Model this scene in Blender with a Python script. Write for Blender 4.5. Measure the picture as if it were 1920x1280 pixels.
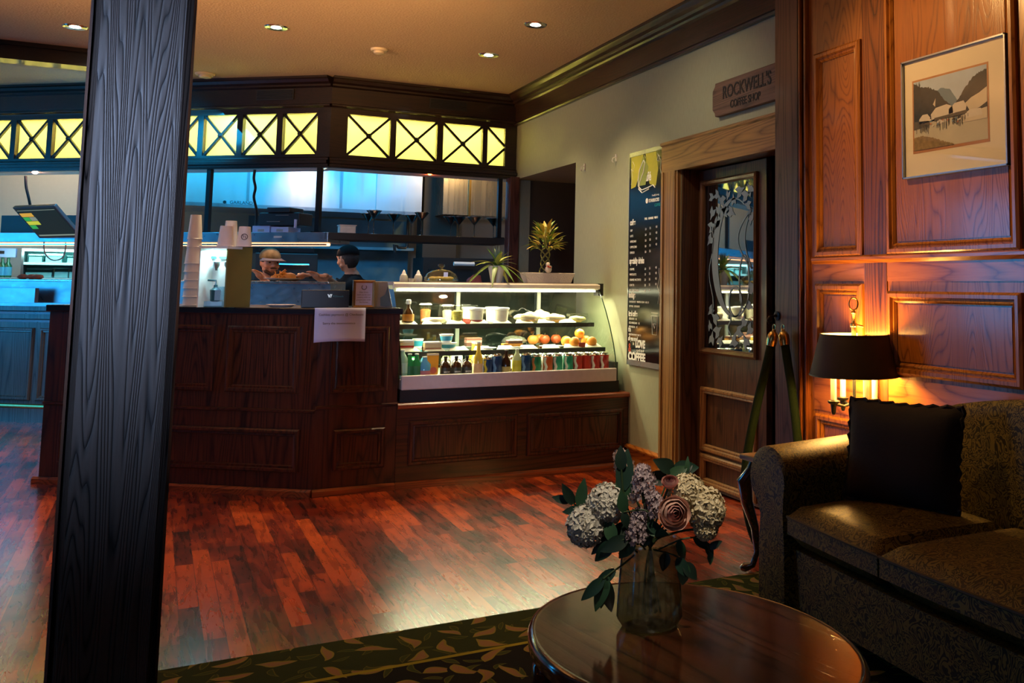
import bpy, math, random
from mathutils import Vector, Matrix, noise
random.seed(7)
R = math.radians
V = Vector
for o in list(bpy.data.objects): bpy.data.objects.remove(o)
SC = bpy.context.scene
COL = SC.collection

# ------------------------------------------------------------------ camera
CAM = V((0, 0, 1.22)); FPX, PX0, PY0 = 1768.2, 1275.15, 368.0
yaw, pit, rol = R(28.942), R(5.4618), R(0.5111)
W_ = V((math.sin(yaw)*math.cos(pit), math.cos(yaw)*math.cos(pit), math.sin(pit)))
r0 = V((math.cos(yaw), -math.sin(yaw), 0)); u0 = r0.cross(W_)
R_ = math.cos(rol)*r0 + math.sin(rol)*u0
U_ = -math.sin(rol)*r0 + math.cos(rol)*u0
cd = bpy.data.cameras.new('camera'); cam = bpy.data.objects.new('camera', cd); COL.objects.link(cam)
cd.sensor_width = 36; cd.sensor_fit = 'HORIZONTAL'; cd.lens = FPX/1920*36
cd.shift_x = (960-PX0)/1920; cd.shift_y = -(640-PY0)/1920
cd.clip_start = .05
cam.matrix_world = Matrix((( R_.x, U_.x, -W_.x, CAM.x), (R_.y, U_.y, -W_.y, CAM.y), (R_.z, U_.z, -W_.z, CAM.z), (0,0,0,1)))
SC.camera = cam

# ------------------------------------------------------------------ world, exposure
w = bpy.data.worlds.new('world'); SC.world = w; w.use_nodes = True
w.node_tree.nodes['Background'].inputs[0].default_value = (.30, .50, .80, 1)
w.node_tree.nodes['Background'].inputs[1].default_value = .018
SC.view_settings.view_transform = 'Standard'; SC.view_settings.look = 'None'
SC.view_settings.exposure = 0.0; SC.view_settings.gamma = 1; SC.view_settings.use_curve_mapping = False

# ------------------------------------------------------------------ large lights
def area(name, loc, target, sx, sy, power, color, spread=180):
    l = bpy.data.lights.new(name, 'AREA'); l.shape = 'RECTANGLE'; l.size = sx; l.size_y = sy
    l.energy = power; l.color = color; l.spread = R(spread)
    o = bpy.data.objects.new(name, l); COL.objects.link(o); o.location = loc
    o.rotation_euler = (V(target)-V(loc)).to_track_quat('-Z', 'Y').to_euler(); return o
def point(name, loc, power, color, rad=.03):
    l = bpy.data.lights.new(name, 'POINT'); l.energy = power; l.color = color; l.shadow_soft_size = rad
    o = bpy.data.objects.new(name, l); COL.objects.link(o); o.location = loc; return o
def spot(name, loc, target, power, color, ang, blend=.6, rad=.03):
    l = bpy.data.lights.new(name, 'SPOT'); l.energy = power; l.color = color; l.spot_size = R(ang); l.spot_blend = blend; l.shadow_soft_size = rad
    o = bpy.data.objects.new(name, l); COL.objects.link(o); o.location = loc
    o.rotation_euler = (V(target)-V(loc)).to_track_quat('-Z', 'Y').to_euler(); return o
# daylight of the windows in the long left wall, plus one added fill on the post
area('window_daylight_left', (-5.3, 9.4, 1.6), (0, 8.9, 1.3), 2.2, 1.9, 80, (.02, .40, .95))
area('post_fill', (-1.7, -2.0, 1.9), (-.06, 2.6, 1.50), .7, .7, 3.6, (.45, .60, .95), 17)  # unseen narrow beam added behind the camera to lighten the post alone
area('window_daylight_near', (-4.6, -.6, 1.6), (2.0, 3.2, 1.1), 1.8, 1.4, 9, (.45, .62, 1.0))
# kitchen fluorescents and warm lights, plus an added streak fill
area('kitchen_light_front', (0.9, 8.85, 2.55), (0.9, 10.9, 1.2), 3.6, .3, 48, (.01, .42, .90))
area('kitchen_light_left', (-1.0, 10.7, 2.8), (-1.0, 11.6, 2.2), 1.8, .2, 11, (1, .78, .52), 130)
area('kitchen_light_floor', (.2, 9.9, 2.7), (.0, 9.6, 0), 2.4, .5, 38, (.01, .46, .88))
area('kitchen_light_warm', (3.0, 9.2, 2.8), (3.2, 10.5, 2.1), .3, .2, 16, (1, .62, .22))
area('hood_streak_fill', (1.35, 9.6, 2.85), (1.30, 10.4, 2.1), .06, .2, 2.2, (1, .50, .15), 40)  # no fixture: added only to lay a warm streak on the hood
# unseen fill lights added outside the frame to brighten the ceiling
area('ceiling_fill', (0.7, 2.4, 1.95), (1.0, 6.0, 3.75), .7, .3, 30, (1, .54, .22), 44)
area('ceiling_fill_left', (-2.6, 4.4, 1.9), (0.6, 6.8, 3.9), .6, .3, 34, (1, .54, .22), 58)
# lounge downlights just above the frame, washing the panelled wall and the door, plus an added fill on the flowers
spot('lounge_downlight', (1.35, 3.35, 2.9), (2.72, 2.75, 1.85), 125, (1, .56, .18), 62, .9, .04)
spot('bouquet_fill', (.80, .95, 2.92), (1.06, 1.97, .66), 150, (1, .82, .60), 22, 1, .04)  # added from the camera side to lift the flowers
spot('lounge_downlight_wall', (1.75, 4.6, 2.9), (2.86, 4.9, 1.6), 26, (1, .88, .62), 95, 1, .05)

# ------------------------------------------------------------------ pixel helpers (a pixel of the photo on a known plane)
def ray(x, y): return R_*((x-PX0)/FPX) - U_*((y-PY0)/FPX) + W_
def onp(x, y, K, n):
    d = ray(x, y); K = V(K); n = V(n); return CAM + d*((K-CAM).dot(n)/d.dot(n))
def onX(x, y, X): return onp(x, y, (X,0,0), (1,0,0))
def onY(x, y, Y): return onp(x, y, (0,Y,0), (0,1,0))
def onZ(x, y, Z): return onp(x, y, (0,0,Z), (0,0,1))
AA = R(-38.73)
DA = V((-math.cos(AA), -math.sin(AA), 0))          # along the angled counter, to the left
NA = V((math.sin(AA), -math.cos(AA), 0))           # out of its front
KC = V((.848, 5.866, 0)); KB = V((1.22, 8.30, 0)); ZC = 2.96
def onK(x, y, back=0): return onp(x, y, KB-NA*back, NA)

# ------------------------------------------------------------------ materials
MATS = {}
def newmat(name):
    m = bpy.data.materials.new(name); m.use_nodes = True
    return m, m.node_tree, m.node_tree.nodes, m.node_tree.links, m.node_tree.nodes['Principled BSDF']
def c4(c): return (c[0], c[1], c[2], 1)
def plain(name, col, rough=.5, metal=0, spec=.5, var=.12, scale=30, bump=0, emit=None, estr=0, coat=0, ior=None, trans=0):
    if name in MATS: return MATS[name]
    m, t, N, L, P = newmat(name)
    P.inputs['Roughness'].default_value = rough; P.inputs['Metallic'].default_value = metal
    P.inputs['Specular IOR Level'].default_value = spec; P.inputs['Coat Weight'].default_value = coat
    P.inputs['Transmission Weight'].default_value = trans
    if ior: P.inputs['IOR'].default_value = ior
    tc = N.new('ShaderNodeTexCoord'); nz = N.new('ShaderNodeTexNoise'); nz.inputs['Scale'].default_value = scale; nz.inputs['Detail'].default_value = 4
    L.new(tc.outputs['Object'], nz.inputs['Vector'])
    mx = N.new('ShaderNodeMix'); mx.data_type = 'RGBA'
    mx.inputs['A'].default_value = c4([c*(1-var) for c in col]); mx.inputs['B'].default_value = c4([min(1, c*(1+var)) for c in col])
    L.new(nz.outputs['Fac'], mx.inputs['Factor']); L.new(mx.outputs['Result'], P.inputs['Base Color'])
    if bump:
        b = N.new('ShaderNodeBump'); b.inputs['Strength'].default_value = bump; b.inputs['Distance'].default_value = .004
        L.new(nz.outputs['Fac'], b.inputs['Height']); L.new(b.outputs['Normal'], P.inputs['Normal'])
    if emit: P.inputs['Emission Color'].default_value = c4(emit); P.inputs['Emission Strength'].default_value = estr
    MATS[name] = m; return m
def wood(name, dark, light, axis='Z', scale=9, stretch=.07, rough=.33, dist=5, contrast=(.35, .68), coat=.25, bump=.25, fine=90, lines=.62):
    if name in MATS: return MATS[name]
    m, t, N, L, P = newmat(name)
    tc = N.new('ShaderNodeTexCoord'); mp = N.new('ShaderNodeMapping')
    s = [1, 1, 1]; s['XYZ'.index(axis)] = stretch; mp.inputs['Scale'].default_value = s
    L.new(tc.outputs['Object'], mp.inputs['Vector'])
    big = N.new('ShaderNodeTexNoise'); big.inputs['Scale'].default_value = scale*.35; big.inputs['Detail'].default_value = 2
    L.new(mp.outputs['Vector'], big.inputs['Vector'])
    m1 = N.new('ShaderNodeMath'); m1.operation = 'MULTIPLY'; m1.inputs[1].default_value = scale*dist*2.4; L.new(big.outputs['Fac'], m1.inputs[0])
    m2 = N.new('ShaderNodeMath'); m2.operation = 'SINE'; L.new(m1.outputs[0], m2.inputs[0])
    m0 = N.new('ShaderNodeMath'); m0.operation = 'ABSOLUTE'; L.new(m2.outputs[0], m0.inputs[0]); m3 = N.new('ShaderNodeMath'); m3.operation = 'POWER'; m3.inputs[1].default_value = .45; L.new(m0.outputs[0], m3.inputs[0])
    fn = N.new('ShaderNodeTexNoise'); fn.inputs['Scale'].default_value = fine; fn.inputs['Detail'].default_value = 5; fn.inputs['Roughness'].default_value = .7
    mp2 = N.new('ShaderNodeMapping'); s2 = [1,1,1]; s2['XYZ'.index(axis)] = .04; mp2.inputs['Scale'].default_value = s2
    L.new(tc.outputs['Object'], mp2.inputs['Vector']); L.new(mp2.outputs['Vector'], fn.inputs['Vector'])
    mm = N.new('ShaderNodeMix'); mm.inputs['Factor'].default_value = lines; L.new(m3.outputs[0], mm.inputs['A']); L.new(fn.outputs['Fac'], mm.inputs['B'])
    cr = N.new('ShaderNodeValToRGB'); cr.color_ramp.elements[0].position = contrast[0]+.04; cr.color_ramp.elements[1].position = contrast[1]+.06
    cr.color_ramp.elements[0].color = c4(dark); cr.color_ramp.elements[1].color = c4(light)
    L.new(mm.outputs['Result'], cr.inputs['Fac']); L.new(cr.outputs['Color'], P.inputs['Base Color'])
    b = N.new('ShaderNodeBump'); b.inputs['Strength'].default_value = bump; b.inputs['Distance'].default_value = .002
    L.new(mm.outputs['Result'], b.inputs['Height']); L.new(b.outputs['Normal'], P.inputs['Normal'])
    P.inputs['Roughness'].default_value = rough; P.inputs['Coat Weight'].default_value = coat; P.inputs['Coat Roughness'].default_value = .12
    MATS[name] = m; return m
def thinglass(name, tint=(1,1,1), refl=.12, rough=.01, frost=0):
    if name in MATS: return MATS[name]
    m, t, N, L, P = newmat(name); N.remove(P); out = N['Material Output']
    tr = N.new('ShaderNodeBsdfTransparent'); tr.inputs[0].default_value = c4(tint)
    gl = N.new('ShaderNodeBsdfGlossy'); gl.inputs['Roughness'].default_value = rough
    fr = N.new('ShaderNodeLayerWeight'); fr.inputs['Blend'].default_value = .5
    pw = N.new('ShaderNodeMath'); pw.operation = 'POWER'; pw.inputs[1].default_value = 4; L.new(fr.outputs['Facing'], pw.inputs[0])
    ad = N.new('ShaderNodeMath'); ad.operation = 'MULTIPLY_ADD'; ad.inputs[1].default_value = .7; ad.inputs[2].default_value = .02+refl*.3
    L.new(pw.outputs[0], ad.inputs[0]); mx = N.new('ShaderNodeMixShader'); L.new(ad.outputs[0], mx.inputs[0]); L.new(tr.outputs[0], mx.inputs[1]); L.new(gl.outputs[0], mx.inputs[2])
    L.new(mx.outputs[0], out.inputs[0]); MATS[name] = m; return m
def emis(name, col, s, base=.8):
    if name in MATS: return MATS[name]
    m, t, N, L, P = newmat(name); P.inputs['Base Color'].default_value = (base,base,base,1)
    P.inputs['Emission Color'].default_value = c4(col); P.inputs['Emission Strength'].default_value = s; MATS[name] = m; return m
def steel(name, col=(.55,.56,.57), rough=.28, scale=(1,1,.03)):
    if name in MATS: return MATS[name]
    m, t, N, L, P = newmat(name)
    tc = N.new('ShaderNodeTexCoord'); mp = N.new('ShaderNodeMapping'); mp.inputs['Scale'].default_value = scale; L.new(tc.outputs['Object'], mp.inputs['Vector'])
    nz = N.new('ShaderNodeTexNoise'); nz.inputs['Scale'].default_value = 25; nz.inputs['Detail'].default_value = 1; L.new(mp.outputs['Vector'], nz.inputs['Vector'])
    n2 = N.new('ShaderNodeTexNoise'); n2.inputs['Scale'].default_value = 2.2; L.new(tc.outputs['Object'], n2.inputs['Vector'])
    mr = N.new('ShaderNodeMapRange'); mr.inputs['To Min'].default_value = rough*.7; mr.inputs['To Max'].default_value = rough*1.4; L.new(nz.outputs['Fac'], mr.inputs['Value']); L.new(mr.outputs[0], P.inputs['Roughness'])
    mx = N.new('ShaderNodeMix'); mx.data_type = 'RGBA'; mx.inputs['A'].default_value = c4([c*.8 for c in col]); mx.inputs['B'].default_value = c4([min(1,c*1.2) for c in col])
    L.new(n2.outputs['Fac'], mx.inputs['Factor']); L.new(mx.outputs['Result'], P.inputs['Base Color'])
    P.inputs['Metallic'].default_value = .9
    b = N.new('ShaderNodeBump'); b.inputs['Strength'].default_value = .15; b.inputs['Distance'].default_value = .03; L.new(n2.outputs['Fac'], b.inputs['Height']); L.new(b.outputs['Normal'], P.inputs['Normal'])
    MATS[name] = m; return m

MAH = wood('dark mahogany upright', (.011,.0035,.002), (.085,.023,.010), 'Z', 9)
MAHX = wood('dark mahogany lengthwise', (.012,.004,.002), (.075,.020,.009), 'X', 9)
MAHR = wood('red mahogany ledge', (.10,.022,.008), (.34,.085,.025), 'X', 9, rough=.28)
OAKP = wood('warm oak panelling', (.13,.036,.005), (.36,.125,.018), 'Z', 9, stretch=.10, dist=7, rough=.27, contrast=(.25,.62), coat=.4)
OAKD = wood('deep oak stile', (.06,.017,.004), (.22,.065,.012), 'Z', 9, stretch=.08, dist=6, rough=.26, coat=.45)
OAKY = wood('warm oak rail', (.18,.045,.006), (.42,.135,.02), 'Y', 9, stretch=.10, dist=6, rough=.25, contrast=(.3,.62), coat=.5)
POSTM = wood('weathered dark oak', (.004,.003,.003), (.085,.066,.056), 'Z', 24, stretch=.032, dist=3.6, rough=.42, contrast=(.34,.72), lines=.35, coat=.1, bump=.6, fine=110)
CASE = wood('light brown oak casing', (.13,.06,.018), (.33,.175,.055), 'Z', 9, rough=.4, coat=.1)
CASEH = wood('light brown oak header', (.13,.06,.018), (.33,.175,.055), 'Y', 9, rough=.4, coat=.1)
DOORM = wood('dark brown door oak', (.022,.010,.005), (.11,.048,.02), 'Z', 9, rough=.35)
CROWN = wood('dark crown oak', (.010,.004,.002), (.042,.016,.007), 'Y', 9, rough=.35, coat=.3)
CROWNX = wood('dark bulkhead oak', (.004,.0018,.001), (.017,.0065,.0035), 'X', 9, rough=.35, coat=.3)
SIGNW = wood('carved sign wood', (.05,.026,.016), (.15,.08,.05), 'Y', 9, rough=.6, coat=0)
TABW = wood('polished table wood', (.012,.004,.002), (.075,.020,.008), 'Y', 7, rough=.07, coat=1)
BLK = plain('black plastic', (.012,.012,.013), .45)
BLKM = plain('black metal', (.015,.016,.018), .4, metal=.6)
WHT = plain('white plastic', (.75,.74,.70), .4)
PAPER = plain('white paper', (.52,.60,.90), .7, var=.04)
CUPW = plain('white paper cup', (.78,.76,.74), .6, var=.04)
BRASS = plain('polished brass', (.62,.42,.15), .25, metal=1)
CHROME = plain('chrome', (.7,.7,.7), .15, metal=1)
STEEL = steel('brushed stainless', rough=.40); 
STEELD = steel('dark stainless', (.30,.31,.33), .35)
INK = plain('grey ink', (.10,.10,.16), .8)
WINK = plain('white print', (.80,.80,.78), .7, var=.03)

# ------------------------------------------------------------------ mesh builder
class MB:
    def __init__(s): s.v = []; s.f = []; s.m = []; s.M = None; s.mi = 0
    def add(s, vs, fs):
        b = len(s.v)
        for p in vs:
            p = V(p); s.v.append(s.M @ p if s.M else p)
        for f in fs: s.f.append([b+i for i in f]); s.m.append(s.mi)
    def box(s, x0, x1, y0, y1, z0, z1):
        if x0 > x1: x0, x1 = x1, x0
        if y0 > y1: y0, y1 = y1, y0
        s.add([(x0,y0,z0),(x1,y0,z0),(x1,y1,z0),(x0,y1,z0),(x0,y0,z1),(x1,y0,z1),(x1,y1,z1),(x0,y1,z1)],
              [(3,2,1,0),(4,5,6,7),(0,1,5,4),(1,2,6,5),(2,3,7,6),(3,0,4,7)])
    def obox(s, o, U, N, u0, u1, n0, n1, z0, z1):   # box in a frame: origin o, along U, out N, up z
        o = V(o); P = lambda u, n, z: o+U*u+N*n+V((0,0,z))
        s.add([P(u0,n0,z0),P(u1,n0,z0),P(u1,n1,z0),P(u0,n1,z0),P(u0,n0,z1),P(u1,n0,z1),P(u1,n1,z1),P(u0,n1,z1)],
              [(3,2,1,0),(4,5,6,7),(0,1,5,4),(1,2,6,5),(2,3,7,6),(3,0,4,7)])
    def prism(s, pts, z0, z1):
        n = len(pts)
        s.add([(p[0],p[1],z0) for p in pts]+[(p[0],p[1],z1) for p in pts],
              [tuple(range(n))[::-1], tuple(range(n,2*n))]+[(i,(i+1)%n,n+(i+1)%n,n+i) for i in range(n)])
    def sweep(s, prof, a, b, up=(0,0,1), out=(0,-1,0)):  # profile (out, up) pairs extruded from a to b
        a = V(a); b = V(b); up = V(up); out = V(out); n = len(prof)
        s.add([a+out*p[0]+up*p[1] for p in prof]+[b+out*p[0]+up*p[1] for p in prof],
              [tuple(range(n)), tuple(range(n,2*n))[::-1]]+[(i,n+i,n+(i+1)%n,(i+1)%n) for i in range(n)])
    def mould(s, o, U, Wv, N, u0, u1, w0, w1, prof):      # mitred moulding round a rectangle, profile (inset, height)
        o = V(o); L = []
        for i, h in prof:
            for u, w_ in ((u0+i,w0+i),(u1-i,w0+i),(u1-i,w1-i),(u0+i,w1-i)): L.append(o+U*u+Wv*w_+N*h)
        F = []
        for k in range(len(prof)-1):
            for j in range(4): F.append((k*4+j, k*4+(j+1)%4, (k+1)*4+(j+1)%4, (k+1)*4+j))
        s.add(L, F)
    def lathe(s, prof, c=(0,0,0), n=20, axis=None, cap=True):
        c = V(c); q = V((0,0,1)).rotation_difference(V(axis).normalized()) if axis else None
        vs = []
        for r, z in prof:
            for i in range(n):
                a = 2*math.pi*i/n; p = V((r*math.cos(a), r*math.sin(a), z)); vs.append(c+(q@p if q else p))
        fs = [(k*n+i, k*n+(i+1)%n, (k+1)*n+(i+1)%n, (k+1)*n+i) for k in range(len(prof)-1) for i in range(n)]
        if cap and prof[0][0] > 1e-5: fs.append(tuple(range(n))[::-1])
        if cap and prof[-1][0] > 1e-5: fs.append(tuple((len(prof)-1)*n+i for i in range(n)))
        s.add(vs, fs)
    def tube(s, pts, r, n=8, closed=False):
        pts = [V(p) for p in pts]; m = len(pts); rs = r if isinstance(r, (list,tuple)) else [r]*m
        vs = []; ref = None
        for i, p in enumerate(pts):
            if closed: t = pts[(i+1)%m]-pts[i-1]
            else: t = pts[min(i+1,m-1)]-pts[max(i-1,0)]
            if t.length < 1e-9: t = V((0,0,1))
            t.normalize()
            if ref is None: ref = t.orthogonal().normalized()
            a = (ref - t*ref.dot(t));
            if a.length < 1e-6: a = t.orthogonal()
            a.normalize(); b = t.cross(a); ref = a
            for k in range(n):
                g = 2*math.pi*k/n; vs.append(p+(a*math.cos(g)+b*math.sin(g))*rs[i])
        fs = [(i*n+k, i*n+(k+1)%n, (i+1)*n+(k+1)%n, (i+1)*n+k) for i in range(m-1) for k in range(n)]
        if closed: fs += [((m-1)*n+k, (m-1)*n+(k+1)%n, (k+1)%n, k) for k in range(n)]
        else: fs += [tuple(range(n))[::-1], tuple((m-1)*n+k for k in range(n))]
        s.add(vs, fs)
    def ball(s, c, r, n=12, m=8, fn=None):
        c = V(c); r = (r,r,r) if not isinstance(r,(tuple,list)) else r; vs = []; 
        for j in range(1, m):
            t = math.pi*j/m
            for i in range(n):
                a = 2*math.pi*i/n; vs.append((math.sin(t)*math.cos(a), math.sin(t)*math.sin(a), math.cos(t)))
        vs += [(0,0,1),(0,0,-1)]; N = (m-1)*n
        fs = [(j*n+i, (j+1)*n+i, (j+1)*n+(i+1)%n, j*n+(i+1)%n) for j in range(m-2) for i in range(n)]
        fs += [(N, i, (i+1)%n) for i in range(n)] + [(N+1, (m-2)*n+(i+1)%n, (m-2)*n+i) for i in range(n)]
        out = []
        for p in vs:
            q = V((p[0]*r[0], p[1]*r[1], p[2]*r[2]))
            if fn: q = fn(q)
            out.append(c+q)
        s.add(out, fs)
    def caps(s, a, b, ra, rb, n=12):
        a = V(a); b = V(b); d = (b-a); L = d.length
        if L < 1e-5: return s.ball(a, ra)
        pr = []
        for k in range(5): t = math.pi/2*k/4; pr.append((ra*math.sin(t)+1e-4, -ra*math.cos(t)))
        for k in range(5): t = math.pi/2*k/4; pr.append((rb*math.cos(t)+1e-4, L+rb*math.sin(t)))
        s.lathe(pr, a, n, axis=d)
    def leaf(s, p, d, up, L, Wd, bend=.3, seg=5, fold=.15, tip=1.0):
        p = V(p); d = V(d).normalized(); up = V(up); side = d.cross(up)
        if side.length < 1e-4: side = d.orthogonal()
        side.normalize(); nn = side.cross(d).normalized(); vs = []
        for i in range(seg+1):
            t = i/seg; wd = Wd*.5*math.sin(math.pi*min(1, (t*.92+.06))**(.8))**tip
            c = p + d*(L*t) - nn*(bend*L*t*t)
            vs += [c-side*wd+nn*wd*fold*2, c, c+side*wd+nn*wd*fold*2]
        fs = []
        for i in range(seg):
            b = i*3; fs += [(b,b+1,b+4,b+3),(b+1,b+2,b+5,b+4)]
        s.add(vs, fs)
    def build(s, name, mat, parent=None, smooth=False, bevel=0, sub=0, solid=0):
        me = bpy.data.meshes.new(name); me.from_pydata([tuple(p) for p in s.v], [], s.f)
        mats = mat if isinstance(mat, (list,tuple)) else [mat]
        for x in mats: me.materials.append(x)
        for p, i in zip(me.polygons, s.m): p.material_index = min(i, len(mats)-1); p.use_smooth = smooth
        me.update()
        o = bpy.data.objects.new(name, me); COL.objects.link(o)
        if parent: o.parent = parent
        if solid: md = o.modifiers.new('solid', 'SOLIDIFY'); md.thickness = solid; md.offset = 0
        if bevel: md = o.modifiers.new('bevel', 'BEVEL'); md.width = bevel; md.segments = 2; md.limit_method = 'ANGLE'; md.angle_limit = R(40)
        if sub: md = o.modifiers.new('sub', 'SUBSURF'); md.levels = sub; md.render_levels = sub
        if smooth and not sub:
            try: me.set_sharp_from_angle(angle=R(42))
            except Exception: pass
        return o
def tag(o, label=None, cat=None, group=None, kind=None):
    if label: o['label'] = label
    if cat: o['category'] = cat
    if group: o['group'] = group
    if kind: o['kind'] = kind
    return o
def thing(name, label, cat, loc=(0,0,0), rz=0, group=None, kind=None):
    o = bpy.data.objects.new(name, None); COL.objects.link(o); o.location = loc; o.rotation_euler = (0,0,rz); o.empty_display_size = .05
    return tag(o, label, cat, group, kind)
def struct(name, mb, mat, **k): return tag(mb.build(name, mat, **k), kind='structure')
def dup(root, loc, rz=None, label=None):
    r = root.copy(); COL.objects.link(r); r.location = loc
    if rz is not None: r.rotation_euler = (0,0,rz)
    if label: r['label'] = label
    for ch in list(root.children):
        c = ch.copy(); COL.objects.link(c); c.parent = r
        for g in list(ch.children):
            d = g.copy(); COL.objects.link(d); d.parent = c
    return r
def text(name, body, size, o, U, Wv, mat, parent=None, ext=.001, align='LEFT', sx=1.0, shear=0, bold=0):
    cu = bpy.data.curves.new(name, 'FONT'); cu.body = body; cu.size = size; cu.extrude = ext; cu.align_x = align; cu.shear = shear; cu.offset = bold; cu.space_line = .95
    t = bpy.data.objects.new(name, cu); COL.objects.link(t)
    dg = bpy.context.evaluated_depsgraph_get(); me = bpy.data.meshes.new_from_object(t.evaluated_get(dg)); bpy.data.objects.remove(t)
    U = V(U).normalized(); Wv = V(Wv).normalized(); N = U.cross(Wv); o = V(o)
    for v in me.vertices:
        c = v.co; v.co = o + U*(c.x*sx) + Wv*c.y + N*c.z
    me.materials.clear(); me.materials.append(mat)
    ob = bpy.data.objects.new(name, me); COL.objects.link(ob)
    if parent:
        ob.parent = parent; M = (Matrix.Translation(parent.location) @ parent.rotation_euler.to_matrix().to_4x4()).inverted()
        if not parent.parent: me.transform(M)
    return ob
ZV = V((0,0,1)); XV = V((1,0,0)); YV = V((0,1,0))
MPROF = [(-.012,0),(-.012,.012),(-.004,.020),(.008,.020),(.014,.010),(.024,.012),(.030,.002),(.030,-.006)]

# ================================================================== SETTING
# ---- floor of mixed red-brown planks
def floor_mat():
    m, t, N, L, P = newmat('plank floor')
    tc = N.new('ShaderNodeTexCoord'); sp = N.new('ShaderNodeSeparateXYZ'); L.new(tc.outputs['Object'], sp.inputs[0])
    cb = N.new('ShaderNodeCombineXYZ'); L.new(sp.outputs['Y'], cb.inputs['X']); L.new(sp.outputs['X'], cb.inputs['Y'])
    br = N.new('ShaderNodeTexBrick'); br.inputs['Scale'].default_value = 1; br.inputs['Brick Width'].default_value = .62; br.inputs['Row Height'].default_value = .070
    br.inputs['Mortar Size'].default_value = .0012; br.inputs['Color1'].default_value = (0,0,0,1); br.inputs['Color2'].default_value = (1,1,1,1); br.inputs['Mortar'].default_value = (0,0,0,1)
    br.offset = .37; L.new(cb.outputs[0], br.inputs['Vector'])
    mp = N.new('ShaderNodeMapping'); mp.inputs['Scale'].default_value = (1, .12, 1); L.new(tc.outputs['Object'], mp.inputs['Vector'])
    n1 = N.new('ShaderNodeTexNoise'); n1.inputs['Scale'].default_value = 38; n1.inputs['Detail'].default_value = 6; n1.inputs['Distortion'].default_value = .8; L.new(mp.outputs['Vector'], n1.inputs['Vector'])
    n2 = N.new('ShaderNodeTexNoise'); n2.inputs['Scale'].default_value = 3.3; n2.inputs['Detail'].default_value = 3; L.new(tc.outputs['Object'], n2.inputs['Vector'])
    a = N.new('ShaderNodeMix'); a.inputs['Factor'].default_value = .55; L.new(br.outputs['Color'], a.inputs['A']); L.new(n1.outputs['Fac'], a.inputs['B'])
    b = N.new('ShaderNodeMix'); b.inputs['Factor'].default_value = .42; L.new(a.outputs['Result'], b.inputs['A']); L.new(n2.outputs['Fac'], b.inputs['B'])
    cr = N.new('ShaderNodeValToRGB'); e = cr.color_ramp.elements; e[0].position = .33; e[0].color = (.020,.004,.002,1); e[1].position = .64; e[1].color = (.70,.10,.011,1)
    x = e.new(.48); x.color = (.26,.022,.004,1)
    L.new(b.outputs['Result'], cr.inputs['Fac']); L.new(cr.outputs['Color'], P.inputs['Base Color'])
    mr = N.new('ShaderNodeMapRange'); mr.inputs['To Min'].default_value = .20; mr.inputs['To Max'].default_value = .36; L.new(n1.outputs['Fac'], mr.inputs['Value']); L.new(mr.outputs[0], P.inputs['Roughness'])
    P.inputs['Specular IOR Level'].default_value = .5; P.inputs['Coat Weight'].default_value = 1; P.inputs['Coat IOR'].default_value = 2.1; P.inputs['Coat Roughness'].default_value = .21
    bp = N.new('ShaderNodeBump'); bp.inputs['Strength'].default_value = .25; bp.inputs['Distance'].default_value = .002; L.new(n1.outputs['Fac'], bp.inputs['Height']); L.new(bp.outputs['Normal'], P.inputs['Normal'])
    return m
mb = MB(); mb.box(-5.5, 4.7, -2.5, 12.2, -.05, 0); struct('floor', mb, floor_mat())
# ---- ceiling: sprayed texture
CEILM = plain('sprayed ceiling', (.46,.33,.20), .9, scale=70, bump=.9, var=.14)
mb = MB(); mb.box(-5.5, 4.7, -2.5, 12.2, ZC, ZC+.1); struct('ceiling', mb, CEILM)
# ---- right wall with door opening and alcove opening
def wallpaper():
    m, t, N, L, P = newmat('woven wallpaper')
    tc = N.new('ShaderNodeTexCoord'); mp = N.new('ShaderNodeMapping'); mp.inputs['Scale'].default_value = (1,1,.12); L.new(tc.outputs['Object'], mp.inputs['Vector'])
    nz = N.new('ShaderNodeTexNoise'); nz.inputs['Scale'].default_value = 150; nz.inputs['Detail'].default_value = 3; L.new(mp.outputs['Vector'], nz.inputs['Vector'])
    mx = N.new('ShaderNodeMix'); mx.data_type = 'RGBA'; mx.inputs['A'].default_value = (.26,.275,.18,1); mx.inputs['B'].default_value = (.37,.385,.26,1); L.new(nz.outputs['Fac'], mx.inputs['Factor']); L.new(mx.outputs['Result'], P.inputs['Base Color'])
    P.inputs['Roughness'].default_value = .55; b = N.new('ShaderNodeBump'); b.inputs['Strength'].default_value = .35; b.inputs['Distance'].default_value = .001; L.new(nz.outputs['Fac'], b.inputs['Height']); L.new(b.outputs['Normal'], P.inputs['Normal'])
    return m
WP = wallpaper(); XW = 2.86
mb = MB()
mb.box(XW, XW+.14, 5.16, 6.88, 0, ZC); mb.box(XW, XW+.14, 6.88, 8.3, 2.19, ZC); mb.box(XW, XW+.14, 8.3, 8.45, 0, ZC)
mb.box(XW, XW+.14, 3.70, 5.16, 1.969, ZC); mb.box(XW, XW+.14, -2.5, 3.70, 0, ZC)
struct('wall_right', mb, WP)
# alcove behind the opening: dark walls
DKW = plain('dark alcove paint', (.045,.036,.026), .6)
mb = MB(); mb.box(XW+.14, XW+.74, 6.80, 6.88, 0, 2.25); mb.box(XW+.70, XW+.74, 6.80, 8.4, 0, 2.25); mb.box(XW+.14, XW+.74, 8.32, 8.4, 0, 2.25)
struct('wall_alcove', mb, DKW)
mb = MB(); mb.box(XW+.14, XW+.74, 6.80, 8.4, 2.19, 2.25); struct('trim_alcove_soffit', mb, WP)
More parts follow.
